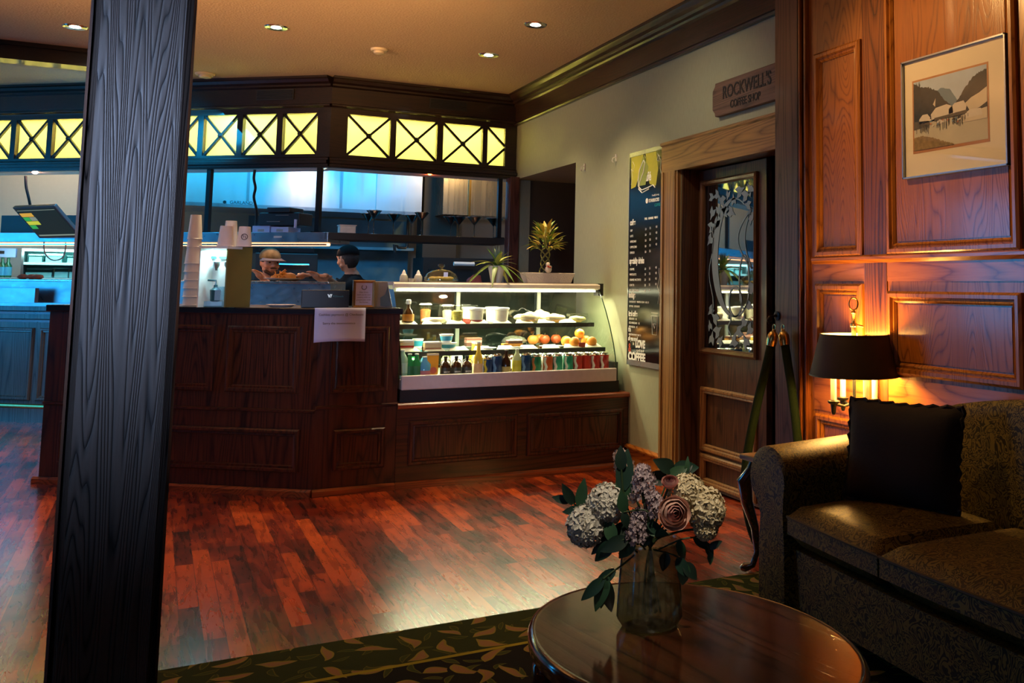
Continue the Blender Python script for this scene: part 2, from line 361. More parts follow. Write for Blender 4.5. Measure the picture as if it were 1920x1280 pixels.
# hall behind the glass door
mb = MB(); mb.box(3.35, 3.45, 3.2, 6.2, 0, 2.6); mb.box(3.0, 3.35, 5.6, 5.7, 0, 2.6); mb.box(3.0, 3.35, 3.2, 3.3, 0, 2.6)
struct('wall_hall', mb, plain('unlit hall wall', (.03,.026,.024), .8))  # near-black colour stands in for the darkness behind the door
# ---- kitchen walls
BEIGE = plain('kitchen wall panel', (.52,.46,.36), .5, var=.05)
mb = MB(); mb.box(-5.5, 4.6, 11.6, 11.7, 0, ZC); struct('wall_back', mb, BEIGE)
mb = MB(); mb.box(4.6, 4.7, 8.45, 11.7, 0, ZC); mb.box(3.0, 4.7, 8.45, 8.5, 0, ZC); struct('wall_kitchen', mb, BEIGE)
# ---- left wall, window openings behind the left daylight
mb = MB()
mb.box(-5.6, -5.5, -2.5, 12.2, 0, .7); mb.box(-5.6, -5.5, -2.5, 12.2, 2.7, ZC); mb.box(-5.6, -5.5, 8.7, 12.2, .7, 2.7); mb.box(-5.6,-5.5,-2.5,3.3,.7,2.7)
struct('wall_left', mb, WP)
# ---- crown moulding on the right wall
CP = [(0,0),(.028,0),(.036,.012),(.028,.024),(.020,.030),(.020,.170),(.034,.182),(.040,.196),(.060,.204),(.066,.222),(.090,.234),(.104,.252),(.110,.262),(.125,.268),(.125,.275),(0,.275)]
mb = MB(); mb.sweep(CP, (XW,8.3,ZC-.275), (XW,3.6,ZC-.275), out=(-1,0,0)); struct('trim_crown_right', mb, CROWN)
# ---- baseboard
mb = MB(); mb.sweep([(0,0),(.016,0),(.016,.135),(.030,.140),(.030,.150),(.012,.163),(0,.163)], (XW,5.9,0), (XW,5.36,0), out=(-1,0,0)); struct('baseboard_right', mb, OAKY)
# ---- door casing
mb = MB(); mb.sweep([(0,-.02),(.030,-.02),(.030,.15),(.042,.158),(.042,.172),(.030,.178),(0,.178)], (XW,5.37,1.969), (XW,3.85,1.969), out=(-1,0,0)); struct('trim_door_header', mb, CASEH)
mb = MB()
for a, b, h in ((5.165,5.19,.022),(5.19,5.335,.03),(5.335,5.36,.038)): mb.box(XW-h, XW, a, b, 0, 1.95)
struct('trim_door_casing', mb, CASE)
mb = MB(); mb.box(XW+.005, XW+.14, 5.145, 5.16, 0, 1.969); mb.box(XW+.005, XW+.14, 3.9, 5.16, 1.955, 1.969); struct('trim_door_jamb', mb, DOORM)

# ---- door leaf with etched glass
d1 = thing('door_1', None, None, (2.98, 5.145, 0)); d1['kind'] = 'structure'
def dp(px, py): q = onX(px, py, 2.98); return q.y-5.145, q.z
mb = MB(); T = .04; y1, y0 = 0, -.76; gy1, gy0, gz0, gz1 = -.07, -.66, .835, 1.86
mb.box(0, T, y0, gy0, .01, 1.945); mb.box(0, T, gy1, y1, .01, 1.945); mb.box(0, T, gy0, gy1, gz1, 1.945); mb.box(0, T, gy0, gy1, .60, gz0)
mb.box(0, T, gy0, gy1, .20, .24); mb.box(0,T,gy0,gy1,.01,.06); mb.box(.012, T-.004, gy0, gy1, .24, .60); mb.box(.012, T-.004, gy0, gy1, .06, .20)
mb.build('leaf', DOORM, d1)
mb = MB(); o = V((0,0,0))
mb.mould(o, YV, ZV, -XV, gy0-.02, gy1+.02, gz0-.02, gz1+.02, [(0,0),(0,.018),(.012,.026),(.026,.018),(.034,.004),(.034,-.004)])
mb.build('glass_frame', wood('door bead', (.06,.03,.012), (.14,.07,.028), 'Z', 9), d1)
mb = MB(); mb.mould(o, YV, ZV, -XV, gy0, gy1, .24, .60, MPROF); mb.mould(o, YV, ZV, -XV, gy0, gy1, .04, .20, MPROF); mb.build('panel_moulding', CASE, d1)
gm = plain('door glass', (.004,.006,.010), .02, spec=1.0, var=0, ior=2.1, coat=1)
mb = MB(); mb.box(.006, .012, gy0+.01, gy1-.01, gz0+.01, gz1-.01); gp = mb.build('glass_pane', gm, d1)
ET = plain('etched frost', (.20,.29,.36), .8, var=.05)
mb = MB(); rnd = random.Random(3); gx = .0035
def eg(u, v): return V((gx, gy1-.03-(gy1-gy0-.06)*u, gz1-.03-(gz1-gz0-.06)*v))
def ribbon(pts, w):
    P = [eg(*p) for p in pts]; vs = []; n = len(P)
    for i, p in enumerate(P):
        t = (P[min(i+1,n-1)]-P[max(i-1,0)]).normalized(); s = t.cross(XV); ww = (w[i] if isinstance(w, list) else w)/2
        vs += [p-s*ww, p+s*ww]
    mb.add(vs, [(2*i,2*i+1,2*i+3,2*i+2) for i in range(n-1)])
# big C stroke, thick on its left
n = 40; P=[]; Wd=[]
for i in range(n+1):
    a = R(-62 - 250*i/n); P.append((.62-.42*math.cos(a)*-1*-1 if False else .60+.42*math.cos(a), .45+.36*math.sin(a))); Wd.append(.010+.062*max(0,-math.cos(a))**1.3)
ribbon(P, Wd)
ribbon([(.95-.28*math.sin(math.pi*t/12)*(1 if t<12 else 1), .16+.36*t/12) for t in range(13)], .010)
ribbon([(.95-.14*math.sin(math.pi*t/12), .16+.36*t/12) for t in range(13)], .010)
for cx_, cy_, rx, ry in ((.62,.72,.13,.09),(.80,.60,.10,.16)):
    ribbon([(cx_+rx*math.cos(R(t*15)), cy_+ry*math.sin(R(t*15))) for t in range(25)], .011)
ribbon([(.10+.05*math.sin(t*.8), .25+.05*t) for t in range(12)], .008)
ribbon([(.50+.03*math.sin(t*.9), .80+.015*t) for t in range(10)], .008)
def ivy(u, v, s, rot):
    c = eg(u, v); pts = []
    for k in range(10):
        a = rot+2*math.pi*k/10; rr = s*(1 if k%2==0 else .6)*(.75+.25*math.cos(k*1.9)); pts.append(c+V((0, rr*math.cos(a), rr*math.sin(a))))
    mb.add([c]+pts, [(0,k+1,(k+1)%10+1) for k in range(10)])
for u, v in [(.10,.06),(.22,.05),(.34,.09),(.46,.06),(.58,.10),(.70,.05),(.82,.08),(.92,.05),(.12,.16),(.26,.15),(.40,.16),(.52,.17),(.88,.14),(.10,.25),(.22,.23),(.08,.33),(.93,.22),
             (.10,.78),(.20,.83),(.08,.88),(.24,.91),(.12,.96),(.30,.97),(.90,.74),(.80,.84),(.92,.88),(.70,.90),(.84,.96),(.60,.96),(.95,.64)]:
    ivy(u, v, rnd.uniform(.040,.062), rnd.uniform(0,6))
mb.build('etched_pattern', ET, gp)

# ================================================================== PANELLED WALL AND PILASTER (right foreground)
XP = 2.72; NX = V((-1,0,0))
mb = MB()
mb.box(XP-.02, XW, 3.705, 3.895, 0, ZC)
pil = struct('trim_pilaster', mb, wood('pilaster oak', (.03,.015,.009), (.13,.07,.045), 'Z', 9, rough=.3))
mb = MB(); mb.box(XP, XW, -2.5, 3.66, 0, ZC); pw = struct('wall_panelled', mb, OAKP)
mb = MB()
for yy, h in ((3.70,.012),(3.685,.030),(3.665,.012),(3.648,.024)): mb.box(XP-h, XP, yy-.012, yy, 0, ZC)
struct('trim_pilaster_bead', mb, OAKD)
# flat stile between the narrow and wide panels, proud of the panels
def pan(px0, py0, px1, py1):
    a = onX(px0, py0, XP); b = onX(px1, py1, XP); return a.y, b.y, a.z, b.z
mb = MB(); o = V((XP,0,0)); F = [(-.004,0),(-.004,.014),(.006,.022),(.020,.022),(.026,.010),(.036,.014),(.044,.004),(.044,-.004)]
NR = (3.245, 3.575); WR = (2.375, 3.075)
zr = {}
for (a, b) in (NR, WR, (1.55, 2.30)):
    wide = (a != NR[0])
    for z0, z1 in ((1.365, 2.33 if not wide else 2.62), ((.87 if wide else .86), (1.205 if wide else 1.235)), (.20, .64)):
        mb.mould(o, YV, ZV, NX, a, b, z0, z1, F)
struct('trim_panel_mouldings', mb, OAKP)
mb = MB()
for (a, b) in (NR, WR, (1.55, 2.30)):
    wide = (a != NR[0])
    for z0, z1 in ((1.365, 2.33 if not wide else 2.62), ((.87 if wide else .86), (1.205 if wide else 1.235)), (.20, .64)):
        mb.box(XP-.003, XP, a+.05, b-.05, z0+.05, z1-.05)
struct('trim_panel_fields', mb, wood('panel field oak', (.085,.021,.004), (.32,.102,.015), 'Z', 9, stretch=.13, dist=11, rough=.22, contrast=(.22,.60), coat=.5))
mb = MB(); mb.box(XP-.006, XP, 3.09, 3.235, 0, ZC); struct('trim_stile', mb, OAKD)
mb = MB(); mb.box(XP-.004, XP, 1.0, 3.60, 1.25, 1.345); mb.box(XP-.004, XP, 1.0, 3.60, .66, .85); struct('trim_rails', mb, OAKY)
mb = MB(); mb.sweep([(0,-.015),(.012,-.015),(.02,0),(.02,.012),(.01,.02),(0,.02)], (XP,3.60,1.345), (XP,1.0,1.345), out=(-1,0,0)); struct('trim_chair_rail', mb, OAKY)

# ================================================================== CEILING BEAM
mb = MB(); mb.box(-5.5, -.15, 8.28, 8.46, ZC-.13, ZC); mb.box(-5.5,-.15,8.25,8.28,ZC-.03,ZC); struct('trim_beam', mb, CROWNX)

# ================================================================== BULKHEADS with the lit lattice
PANE = None
def pane_mat():
    m, t, N, L, P = newmat('lit yellow acrylic'); N.remove(P)
    tl = N.new('ShaderNodeBsdfTranslucent'); tl.inputs[0].default_value = (.92,.86,.42,1)
    df = N.new('ShaderNodeBsdfDiffuse'); df.inputs[0].default_value = (.7,.62,.2,1)
    mx = N.new('ShaderNodeMixShader'); mx.inputs[0].default_value = .15; L.new(tl.outputs[0], mx.inputs[1]); L.new(df.outputs[0], mx.inputs[2]); L.new(mx.outputs[0], N['Material Output'].inputs[0]); return m
PANE = pane_mat(); PZ0, PZ1 = 2.305, 2.655
TUBE = emis('fluorescent tube', (1,.95,.62), 6)
def bulkhead(name, label, O, U, N, u_end, panes, umin=0):
    """O corner, U along, N out of the front"""
    t = thing(name, label, 'bulkhead')
    f = MB(); B = lambda *a: f.obox(O, U, N, *a)
    B(umin, u_end, -.05, 0, PZ1+.0, PZ1+.06); B(umin, u_end, -.05, 0, 2.19, PZ0)
    xs = [umin]+[e for p in panes for e in p]+[u_end]
    for k in range(0, len(xs)-1, 2):
        if xs[k+1] > xs[k]+.002: B(xs[k], xs[k+1], -.05, 0, PZ0, PZ1)
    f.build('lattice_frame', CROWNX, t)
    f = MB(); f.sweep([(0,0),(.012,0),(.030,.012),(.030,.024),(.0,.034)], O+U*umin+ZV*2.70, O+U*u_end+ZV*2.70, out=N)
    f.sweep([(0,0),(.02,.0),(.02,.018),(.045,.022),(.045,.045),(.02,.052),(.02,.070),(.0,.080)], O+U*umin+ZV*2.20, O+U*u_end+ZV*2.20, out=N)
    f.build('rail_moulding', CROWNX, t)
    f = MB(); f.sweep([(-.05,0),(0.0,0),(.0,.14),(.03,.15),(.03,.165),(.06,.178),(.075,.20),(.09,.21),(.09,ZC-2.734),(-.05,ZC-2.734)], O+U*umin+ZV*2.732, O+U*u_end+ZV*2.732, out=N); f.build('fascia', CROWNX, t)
    ub = umin+(.14 if u_end>2 else .0); f = MB(); f.obox(O, U, N, ub+.1, u_end, -.26, -.25, 2.19, ZC-.01); f.obox(O, U, N, ub, u_end, -.25, -.05, 2.19, 2.20); f.obox(O, U, N, ub, u_end, -.25, -.05, 2.70, 2.71)
    f.build('light_box', WHT, t)
    f = MB(); f.tube([O+U*(umin+.2)-N*.13+ZV*2.655, O+U*(u_end-.1)-N*.13+ZV*2.655], .014, 8); f.build('fluorescent_tube', TUBE, t)
    c = O+U*((umin+u_end)/2)-N*.17+ZV*2.66; L_ = abs(u_end-umin)-.1
    l = bpy.data.lights.new('lattice_lamp', 'AREA'); l.shape = 'RECTANGLE'; l.size = L_; l.size_y = .05; l.energy = 14*L_; l.color = (1,.93,.66)
    lo = bpy.data.objects.new('lattice_lamp', l); COL.objects.link(lo); lo.location = c
    zz = -(N*.8-ZV*.6).normalized(); xx = U.normalized(); yy = zz.cross(xx)
    lo.matrix_world = Matrix(((xx.x,yy.x,zz.x,c.x),(xx.y,yy.y,zz.y,c.y),(xx.z,yy.z,zz.z,c.z),(0,0,0,1)))
    for a, b in panes:
        g = MB(); g.obox(O, U, N, a, b, -.045, -.040, PZ0, PZ1); g.build('lit_pane', PANE, t)
        g = MB(); A = O+U*a+ZV*PZ0-N*.02; Bp = O+U*(b)+ZV*PZ1-N*.02; Cp = O+U*a+ZV*PZ1-N*.02; D = O+U*b+ZV*PZ0-N*.02
        full = (b-a) > .25
        w_ = .010
        def bar(p, q):
            d = (q-p).normalized(); s_ = d.cross(N).normalized()
            vs = [p+s_*w_-N*.012, p-s_*w_-N*.012, p-s_*w_+N*.012, p+s_*w_+N*.012]; vs += [v+(q-p) for v in vs]
            g.add(vs, [(0,1,2,3),(7,6,5,4),(0,4,5,1),(1,5,6,2),(2,6,7,3),(3,7,4,0)])
        if full: bar(A, Bp); bar(Cp, D)
        else: E_ = O+U*(a+.357)+ZV*PZ1-N*.02; G_ = O+U*(a+.357)+ZV*PZ0-N*.02; k=(b-a)/.357; bar(A, A+(E_-A)*k); bar(Cp, Cp+(G_-Cp)*k)
        x = g.build('lattice_cross', BLKM, t)
        if full:
            g = MB(); cc = (A+Bp)/2; g.lathe([(.004,.0),(.022,.0),(.024,.01),(.012,.022),(.001,.024)], cc+N*.008, 12, axis=N); g.build('rosette', BLKM, x)
    return t
PA = [(.122+.374*k, .443+.374*k) for k in range(11)]
bulkhead('bulkhead', 'dark wood bulkhead over the angled pass, lit yellow cross panes left of the corner', KB.copy(), DA, NA, 4.6, PA)
bulkhead('bulkhead', 'dark wood bulkhead above the martini glasses, four lit yellow panes', KB.copy(), XV, -YV, XW-KB.x-.005, [(p-1.22, q-1.22) for p, q in ((1.358,1.713),(1.763,2.121),(2.174,2.535),(2.58,2.746))])
# corner filler posts: dark ends
mb = MB(); mb.box(2.765, XW, 8.22, 8.30, 1.05, 2.19); mb.box(2.775, XW, 8.20, 8.22, 1.05, 2.2)
tag(mb.build('end_post', wood('purple brown post', (.03,.010,.008), (.10,.04,.03), 'Z', 9)), 'narrow dark red-brown post at the right end of the kitchen opening', 'post')
# air vents on the fascia
def vent(O, U, N, u0, u1, lab):
    t = thing('air_vent', lab, 'vent'); f = MB(); f.obox(O, U, N, u0, u1, .001, .008, 2.775, 2.865); f.build('frame', BLK, t)
    f = MB()
    for k in range(6): f.obox(O, U, N, u0+.01, u1-.01, .008, .016, 2.784+.013*k, 2.789+.013*k)
    f.build('slats', BLKM, t)
vent(KB, DA, NA, .35, .70, 'black slotted air vent on the fascia of the angled bulkhead')
vent(KB, XV, -YV, .82, 1.16, 'black slotted air vent on the fascia above the four lit panes')

# ================================================================== CEILING FITTINGS
LENS = emis('lamp lens', (1,.93,.75), 14)
def downlight(px, py, lab, power):
    q = onZ(px, py, ZC); t = thing('downlight', lab, 'ceiling light', (q.x, q.y, ZC), group='recessed ceiling downlights')
    f = MB(); f.lathe([(.040,.0),(.040,-.004),(.072,-.007),(.076,-.002),(.078,0)], (0,0,0), 24); f.build('trim_ring', CHROME, t, smooth=True)
    f = MB(); f.lathe([(.001,-.006),(.022,-.008),(.036,-.004)], (0,0,0), 20); f.build('lens', LENS, t, smooth=True)
    spot('downlight_beam', (q.x, q.y, ZC-.03), (q.x, q.y, 0), power, (1,.74,.42), 105, .9, .03)
downlight(141, 50, 'recessed ceiling downlight left of the wooden post', 110)
downlight(518, 51, 'recessed ceiling downlight just right of the wooden post', 130)
downlight(1004, 46, 'recessed ceiling downlight nearest to the crown moulding', 130)
downlight(916, 103, 'recessed ceiling downlight above the display case', 90)
def detector(px, py, lab, s=1):
    q = onZ(px, py, ZC); t = thing('smoke_detector', lab, 'smoke detector', (q.x, q.y, ZC))
    f = MB(); f.lathe([(.062*s,0),(.062*s,-.010),(.055*s,-.018)], (0,0,0), 24); f.build('base', plain('aged plastic', (.5,.42,.30), .5), t, smooth=True)
    f = MB(); f.lathe([(.040*s,-.018),(.038*s,-.034),(.020*s,-.040),(.001,-.041)], (0,0,0), 20); f.build('sensor', plain('aged plastic', (.5,.42,.30), .5), t, smooth=True)
detector(711, 92, 'small round smoke detector in the middle of the ceiling')
detector(385, 138, 'dark round detector on the ceiling edge beside the wooden post', 1.25)

# ================================================================== WOODEN POST
t = thing('wooden_post', 'thick dark oak post with strong vertical grain, left foreground', 'post', (-.058, 2.6, 0))
f = MB(); a, c_ = .108, .018; pts = [(-a+c_,0),(a-c_,0),(a,c_),(a,2*a-c_),(a-c_,2*a),(-a+c_,2*a),(-a,2*a-c_),(-a,c_)]
f.prism(pts, .14, ZC); f.build('shaft', POSTM, t)
f = MB()
f.prism([(x*1.12, (y-a)*1.12+a) for x, y in pts], 0, .14); f.build('plinth', POSTM, t)
f = MB()
for s in (-1,1): f.prism([(s*(a-.002), .0),(s*(a+.004), .002),(s*(a+.004),.02),(s*(a-.002),.02)][::s], .14, ZC)
f.build('corner_bead', wood('post bead', (.02,.008,.004), (.12,.045,.02), 'Z', 9), t)

# ================================================================== BAR COUNTER (angled run + straight run)
SL = 1.80
Lp = KC+DA*SL; back = lambda p, d: p - NA*d
cen_back = V((1.02, 6.46, 0)); Lb = Lp-NA*.60
cnt = thing('bar_counter', 'dark mahogany panelled bar counter that bends behind the wooden post', 'counter')
f = MB(); f.prism([(Lp.x,Lp.y),(KC.x,KC.y),(1.31,5.866),(1.31,6.50),(cen_back.x,cen_back.y+.04),(Lb.x,Lb.y)], .0, 1.035); f.build('body', MAH, cnt)
f = MB(); e = .018; a = Lp+DA*.02+NA*e; b = KC+V((-.008,-e,0)); f.prism([(a.x,a.y),(b.x,b.y),(1.325,5.866-e),(1.325,6.52),(cen_back.x,cen_back.y+.06),(Lb.x+DA.x*.02,Lb.y+DA.y*.02)], 1.035, 1.075)
f.build('countertop', plain('dark slate top', (.010,.012,.018), .25, scale=60, spec=.6), cnt, bevel=.006)
def panel(parent, O, U, N, u0, u1, z0, z1, axis='Z'):
    f = MB(); f.mould(O, U, ZV, N, u0, u1, z0, z1, MPROF); p = f.build('panel', MAH, parent)
    f = MB(); f.obox(O, U, N, u0+.03, u1-.03, 0, .002, z0+.03, z1-.03); f.build('panel_field', wood('panel field mahogany', (.010,.003,.002), (.10,.028,.012), 'Z', 11, contrast=(.4,.75)), p)
for u0, u1, z0, z1 in ((.122,.566,.595,.955),(.675,1.12,.595,.955),(1.23,1.60,.595,.955),(.10,1.05,.145,.365),(1.17,1.66,.145,.365),(1.69,1.77,.595,.955)):
    if u1-u0 > .1: panel(cnt, KC, DA, NA, u0, u1, z0, z1)
B0 = V((KC.x, 5.866, 0)); NB = -YV
q0, q1 = onY(627,613,5.866), onY(722,735,5.866); panel(cnt, B0, XV, NB, q0.x-B0.x, q1.x-B0.x, .595, .955)
panel(cnt, B0, XV, NB, .115, .385, .15, .36)
f = MB(); PL = [(0,0),(.022,0),(.022,.030),(.008,.042),(0,.042)]
f.sweep(PL, KC, KC+DA*(SL+.03), out=NA); f.sweep(PL, B0, V((1.31,5.866,0)), out=NB); f.build('foot_moulding', MAHR, cnt)
f = MB(); f.sweep([(0,0),(.012,.006),(.012,.016),(0,.022)], B0+ZV*.49, V((1.31,5.866,.49)), out=NB); f.sweep([(0,0),(.012,.006),(.012,.016),(0,.022)], KC+ZV*.47, KC+DA*SL+ZV*.47, out=NA); f.build('mid_moulding', MAHX, cnt)

# ---- low panelled base of the display case
base = thing('display_base', 'low panelled mahogany base with red-brown ledge under the pastry case', 'cabinet', (1.312, 5.866, 0))
wB = XW-.004-1.312
f = MB(); f.box(0, wB, 0, .85, 0, .47); f.build('body', MAHX, base)
f = MB(); f.sweep([(-.85,0),(.010,0),(.022,.008),(.022,.026),(.012,.034),(-.85,.034)], (0,0,.47), (wB,0,.47), out=(0,-1,0)); f.build('ledge', MAHR, base)
for u0, u1 in ((.085,.745),(.835,1.49)): panel(base, V((0,0,0)), XV, NB, u0, u1, .145, .385)
f = MB(); f.sweep(PL, (0,0,0), (wB,0,0), out=NB); f.build('foot_moulding', MAHR, base)

# ---- paper notice
q = onp(590,580,(0,5.84,0),(0,1,0)); q2 = onY(683,643,5.84); wN = q2.x-q.x; hN = q.z-q2.z
t = thing('paper_notice', 'white paper notice hanging over the front edge of the bar counter', 'notice', (q.x, 5.838, 1.078))
f = MB(); n = 10; vs = []
for j in range(n+1):
    for i in range(n+1):
        u = i/n; v = j/n; vs.append((u*wN, -.004-.010*v*v-.004*math.sin(u*7+v*3)*v, -v*hN*(1-.03*math.sin(u*3))))
f.add(vs, [(j*(n+1)+i, j*(n+1)+i+1, (j+1)*(n+1)+i+1, (j+1)*(n+1)+i) for j in range(n) for i in range(n)]); f.build('sheet', PAPER, t, smooth=True, solid=.001)
text('notice_lettering', 'Cashless payments @ Checkouts', .0185, (q.x+.022, 5.828, 1.078-.045), XV, ZV, INK, t, ext=.0006)
text('notice_lettering', 'Sorry the inconvenience', .0185, (q.x+.045, 5.825, 1.078-.095), XV, ZV, INK, t, ext=.0006)
f = MB(); f.box(.0, wN, .006, .03, -.001, 0); f.build('taped_edge', PAPER, t)

# ================================================================== DISPLAY CASE
XL, XR = 1.338, 2.778; YF, YT, YBk = 5.90, 6.21, 6.68
case = thing('pastry_case', 'refrigerated glass pastry case with curved front and lit shelves', 'display case', (XL, YF, .504))
def C_(x, y, z): return (x-XL, y-YF, z-.504)
def cbox(f, x0,x1,y0,y1,z0,z1): f.box(x0-XL,x1-XL,y0-YF,y1-YF,z0-.504,z1-.504)
f = MB(); cbox(f, XL, XR+.03, YF+.02, YBk, .504, .578); f.build('plinth', plain('black case base', (.008,.008,.012), .5), case)
f = MB(); cbox(f, XL, XR, YF-.01, YF+.015, .578, .665); cbox(f, XL, XR, YF, YBk, .578, .640); f.build('front_bumper', plain('white enamel', (.62,.56,.52), .35), case, bevel=.006)
f = MB(); cbox(f, XR, XR+.035, YF+.05, YBk, .578, .70); f.build('side_base', BLK, case)
ZD = .642
f = MB(); cbox(f, XL, XR, YT+.02, YBk, 1.212, 1.236); f.build('top_panel', plain('beige top', (.30,.24,.18), .4), case)
f = MB(); f.sweep([(-.03,0),(.005,0),(.018,.010),(.018,.032),(.005,.042),(-.03,.042)], C_(XL,YT,1.19), C_(XR,YT,1.19), out=(0,-1,0)); f.build('top_rail', plain('cream rail', (.70,.62,.50), .35), case)
TUBEW = emis('case tube', (1,.95,.62), 14)
f = MB(); f.tube([C_(XL+.02,YT+.0,1.181), C_(XR-.03,YT+.0,1.181)], .006, 10); f.build('top_tube', TUBEW, case)
f = MB(); cbox(f, XR-.01, XR+.03, YT-.01, YT+.07, 1.15, 1.236); f.build('end_bracket', BLK, case)
GL = thinglass('case glass', (.93,.97,.92), .10)
gp = [(YF+.002,.665),(YF+.018,.74),(YF+.055,.83),(YF+.115,.94),(YF+.19,1.05),(YF+.255,1.13),(YT-.005,1.185)]
f = MB(); vs = []
for y, z in gp: vs += [C_(XL,y,z), C_(XR,y,z)]
f.add(vs, [(2*i,2*i+1,2*i+3,2*i+2) for i in range(len(gp)-1)]); f.build('front_glass', GL, case, smooth=True)
f = MB(); side = gp+[(YBk,1.20),(YBk,.665)]
f.add([C_(XR,y,z) for y,z in side], [tuple(range(len(side)))]); f.build('side_glass', GL, case)
f = MB(); f.add([C_(XL,y,z) for y,z in side], [tuple(range(len(side)))]); f.build('side_panel', plain('dark side', (.05,.06,.05), .3), case)
f = MB(); f.tube([C_(XR,y,z) for y,z in gp], .004, 6); f.build('glass_edge', plain('glass edge', (.02,.05,.03), .2), case)
shelves = ((.958, 6.115, 2.70), (.792, 6.02, 2.745))
for zz, yf, xr in shelves:
    f = MB(); cbox(f, XL+.005, xr, yf, 6.60, zz, zz+.008); s_ = f.build('shelf', thinglass('shelf glass', (.82,.92,.86), .15), case)
    f = MB(); cbox(f, XL+.005, xr, yf-.008, yf, zz-.022, zz+.006); f.build('shelf_edge', plain('dark shelf edge', (.02,.024,.02), .4), s_)
    x = XL+.01; rr = random.Random(int(zz*100))
    while x < xr-.12:
        f = MB(); w_ = .150; a_ = .025
        f.add([C_(x,yf+.002,zz+.0085),C_(x+w_-.02,yf+.002,zz+.0085),C_(x+w_-.035,yf+.06,zz+.030),C_(x+.03,yf+.06,zz+.030)], [(0,1,2,3)]); f.build('price_card', plain('white card', (.66,.66,.58), .6, var=.04), s_, solid=.001)
        x += .156
f = MB()
for x in (1.86, 2.46): cbox(f, x, x+.026, 6.60, 6.62, .66, 1.19)
cbox(f, XL, XR, 6.60, 6.64, 1.17, 1.212); f.build('door_track', plain('grey aluminium', (.42,.44,.40), .35, metal=.3), case)
f = MB(); cbox(f, XL, XR, 6.628, 6.634, .66, 1.18); f.build('rear_door_glass', plain('dark rear glass', (.010,.014,.012), .06, spec=.7, coat=.4), case)
for zz, yf, xr, p in ((1.172, 6.25, 2.7, 23),(.955, 6.14, 2.7, 9),(.789, 6.05, 2.7, 9)):
    area('case_light', ((XL+XR)/2, yf, zz), ((XL+XR)/2, yf+.03, .3), XR-XL-.1, .03, p, (1,.93,.60))
f = MB(); f.tube([C_(1.46,6.16,.949), C_(1.70,6.16,.949)], .007, 8); f.build('shelf_tube', emis('short tube', (.95,1,.9), 9), case)

# ================================================================== ON THE RIGHT WALL
# menu board
mt = thing('menu_board', 'tall narrow black coffee menu poster on the wall left of the door', 'menu board', (XW, 5.876, .690))
mw, mh = .512, 1.448; f = MB(); f.box(-.014, -.001, -mw, 0, 0, mh); f.build('backing', plain('poster black', (.006,.006,.008), .16, spec=.3), mt)
f = MB()
for a, b, c_, d_ in ((-.006,0,0,mh),(-mw,-mw+.006,0,mh),(-mw,0,0,.035),(-mw,0,mh-.028,mh)): f.box(-.017, -.014, a, b, c_, d_)
f.box(-.018,-.014,-mw+.012,-mw+.016,.04,mh-.03)
f.build('silver_edge', plain('silver edge', (.45,.48,.52), .25, metal=.7), mt)
MO = V((XW-.0145, 5.876, .690)); MU = -YV
def mtx(s, size, u, v, sx=.8, mat=WINK, align='LEFT', shear=0, bold=0): return text('menu_lettering', s, size, MO+MU*u+ZV*(mh-v), MU, ZV, mat, mt, .0006, align, sx, shear, bold)
YEL = plain('poster yellow green', (.42,.40,.03), .4, scale=8, var=.35); YEL2 = plain('poster lime', (.22,.27,.05), .4, scale=8, var=.3)
f = MB(); x = -.0150
f.add([(x,-.03,mh-.03),(x,-.21,mh-.03),(x,-.17,mh-.14),(x,-.10,mh-.24),(x,-.03,mh-.25)], [(0,1,2,3,4)])
f.mi = 1; f.add([(x-.0004,-.21,mh-.04),(x-.0004,-.29,mh-.12),(x-.0004,-.25,mh-.24),(x-.0004,-.13,mh-.24),(x-.0004,-.15,mh-.13)], [(0,1,2,3,4)])
f.mi = 0; f.add([(x,-.25,mh-.03),(x,-.40,mh-.03),(x,-.43,mh-.15),(x,-.40,mh-.26),(x,-.31,mh-.24),(x,-.26,mh-.12)], [(0,1,2,3,4,5)])
f.build('poster_artwork', [YEL, YEL2], mt)
f = MB()
def curl(pts, r=.003): f.tube([MO+MU*u+ZV*(mh-v)+V((-.001,0,0)) - mt.location for u, v in pts], r, 5)
curl([(.22,.07),(.16,.13),(.14,.20),(.15,.245),(.19,.27),(.28,.262),(.36,.25),(.39,.27)], .004); curl([(.22,.07),(.24,.09),(.22,.15),(.17,.21),(.15,.26),(.20,.29),(.30,.272)], .004)
curl([(.42,.05),(.45,.07),(.44,.10),(.41,.09),(.43,.06),(.47,.10),(.46,.15),(.48,.20)], .0015); curl([(.05,.06),(.08,.09),(.06,.13),(.03,.11),(.05,.17),(.03,.22)], .0015)
curl([(.46,.80),(.46,.83),(.47,.86),(.44,.92),(.47,.96),(.45,1.03)], .0015)
f.build('poster_curls', WINK, mt)
mtx('café', .085, .21, .215, .9, bold=.002)
mtx('Proudly Serving', .018, .345, .325, .9); mtx('STARBUCKS', .030, .30, .362, .92, bold=.001)
TEAL = plain('teal print', (.02,.35,.40), .6); mtx('COFFEE', .026, .385, .395, .9, mat=TEAL)
f = MB(); f.lathe([(.001,0),(.018,0),(.018,.001)], MO+MU*.275+ZV*(mh-.35)+V((-.001,0,0))-mt.location, 16, axis=(-1,0,0)); f.build('round_emblem', WINK, mt)
def rows(v0, dv, names, cols, s=.019):
    mtx('\n'.join(names), s, .025, v0, .85)
    for u, vals in cols: mtx('\n'.join(vals), s, u, v0, .85)
mtx('coffee', .055, .022, .50, .62, bold=.002); mtx('TALL   GRANDE   VENTI', .019, .24, .475, .95, bold=.001)
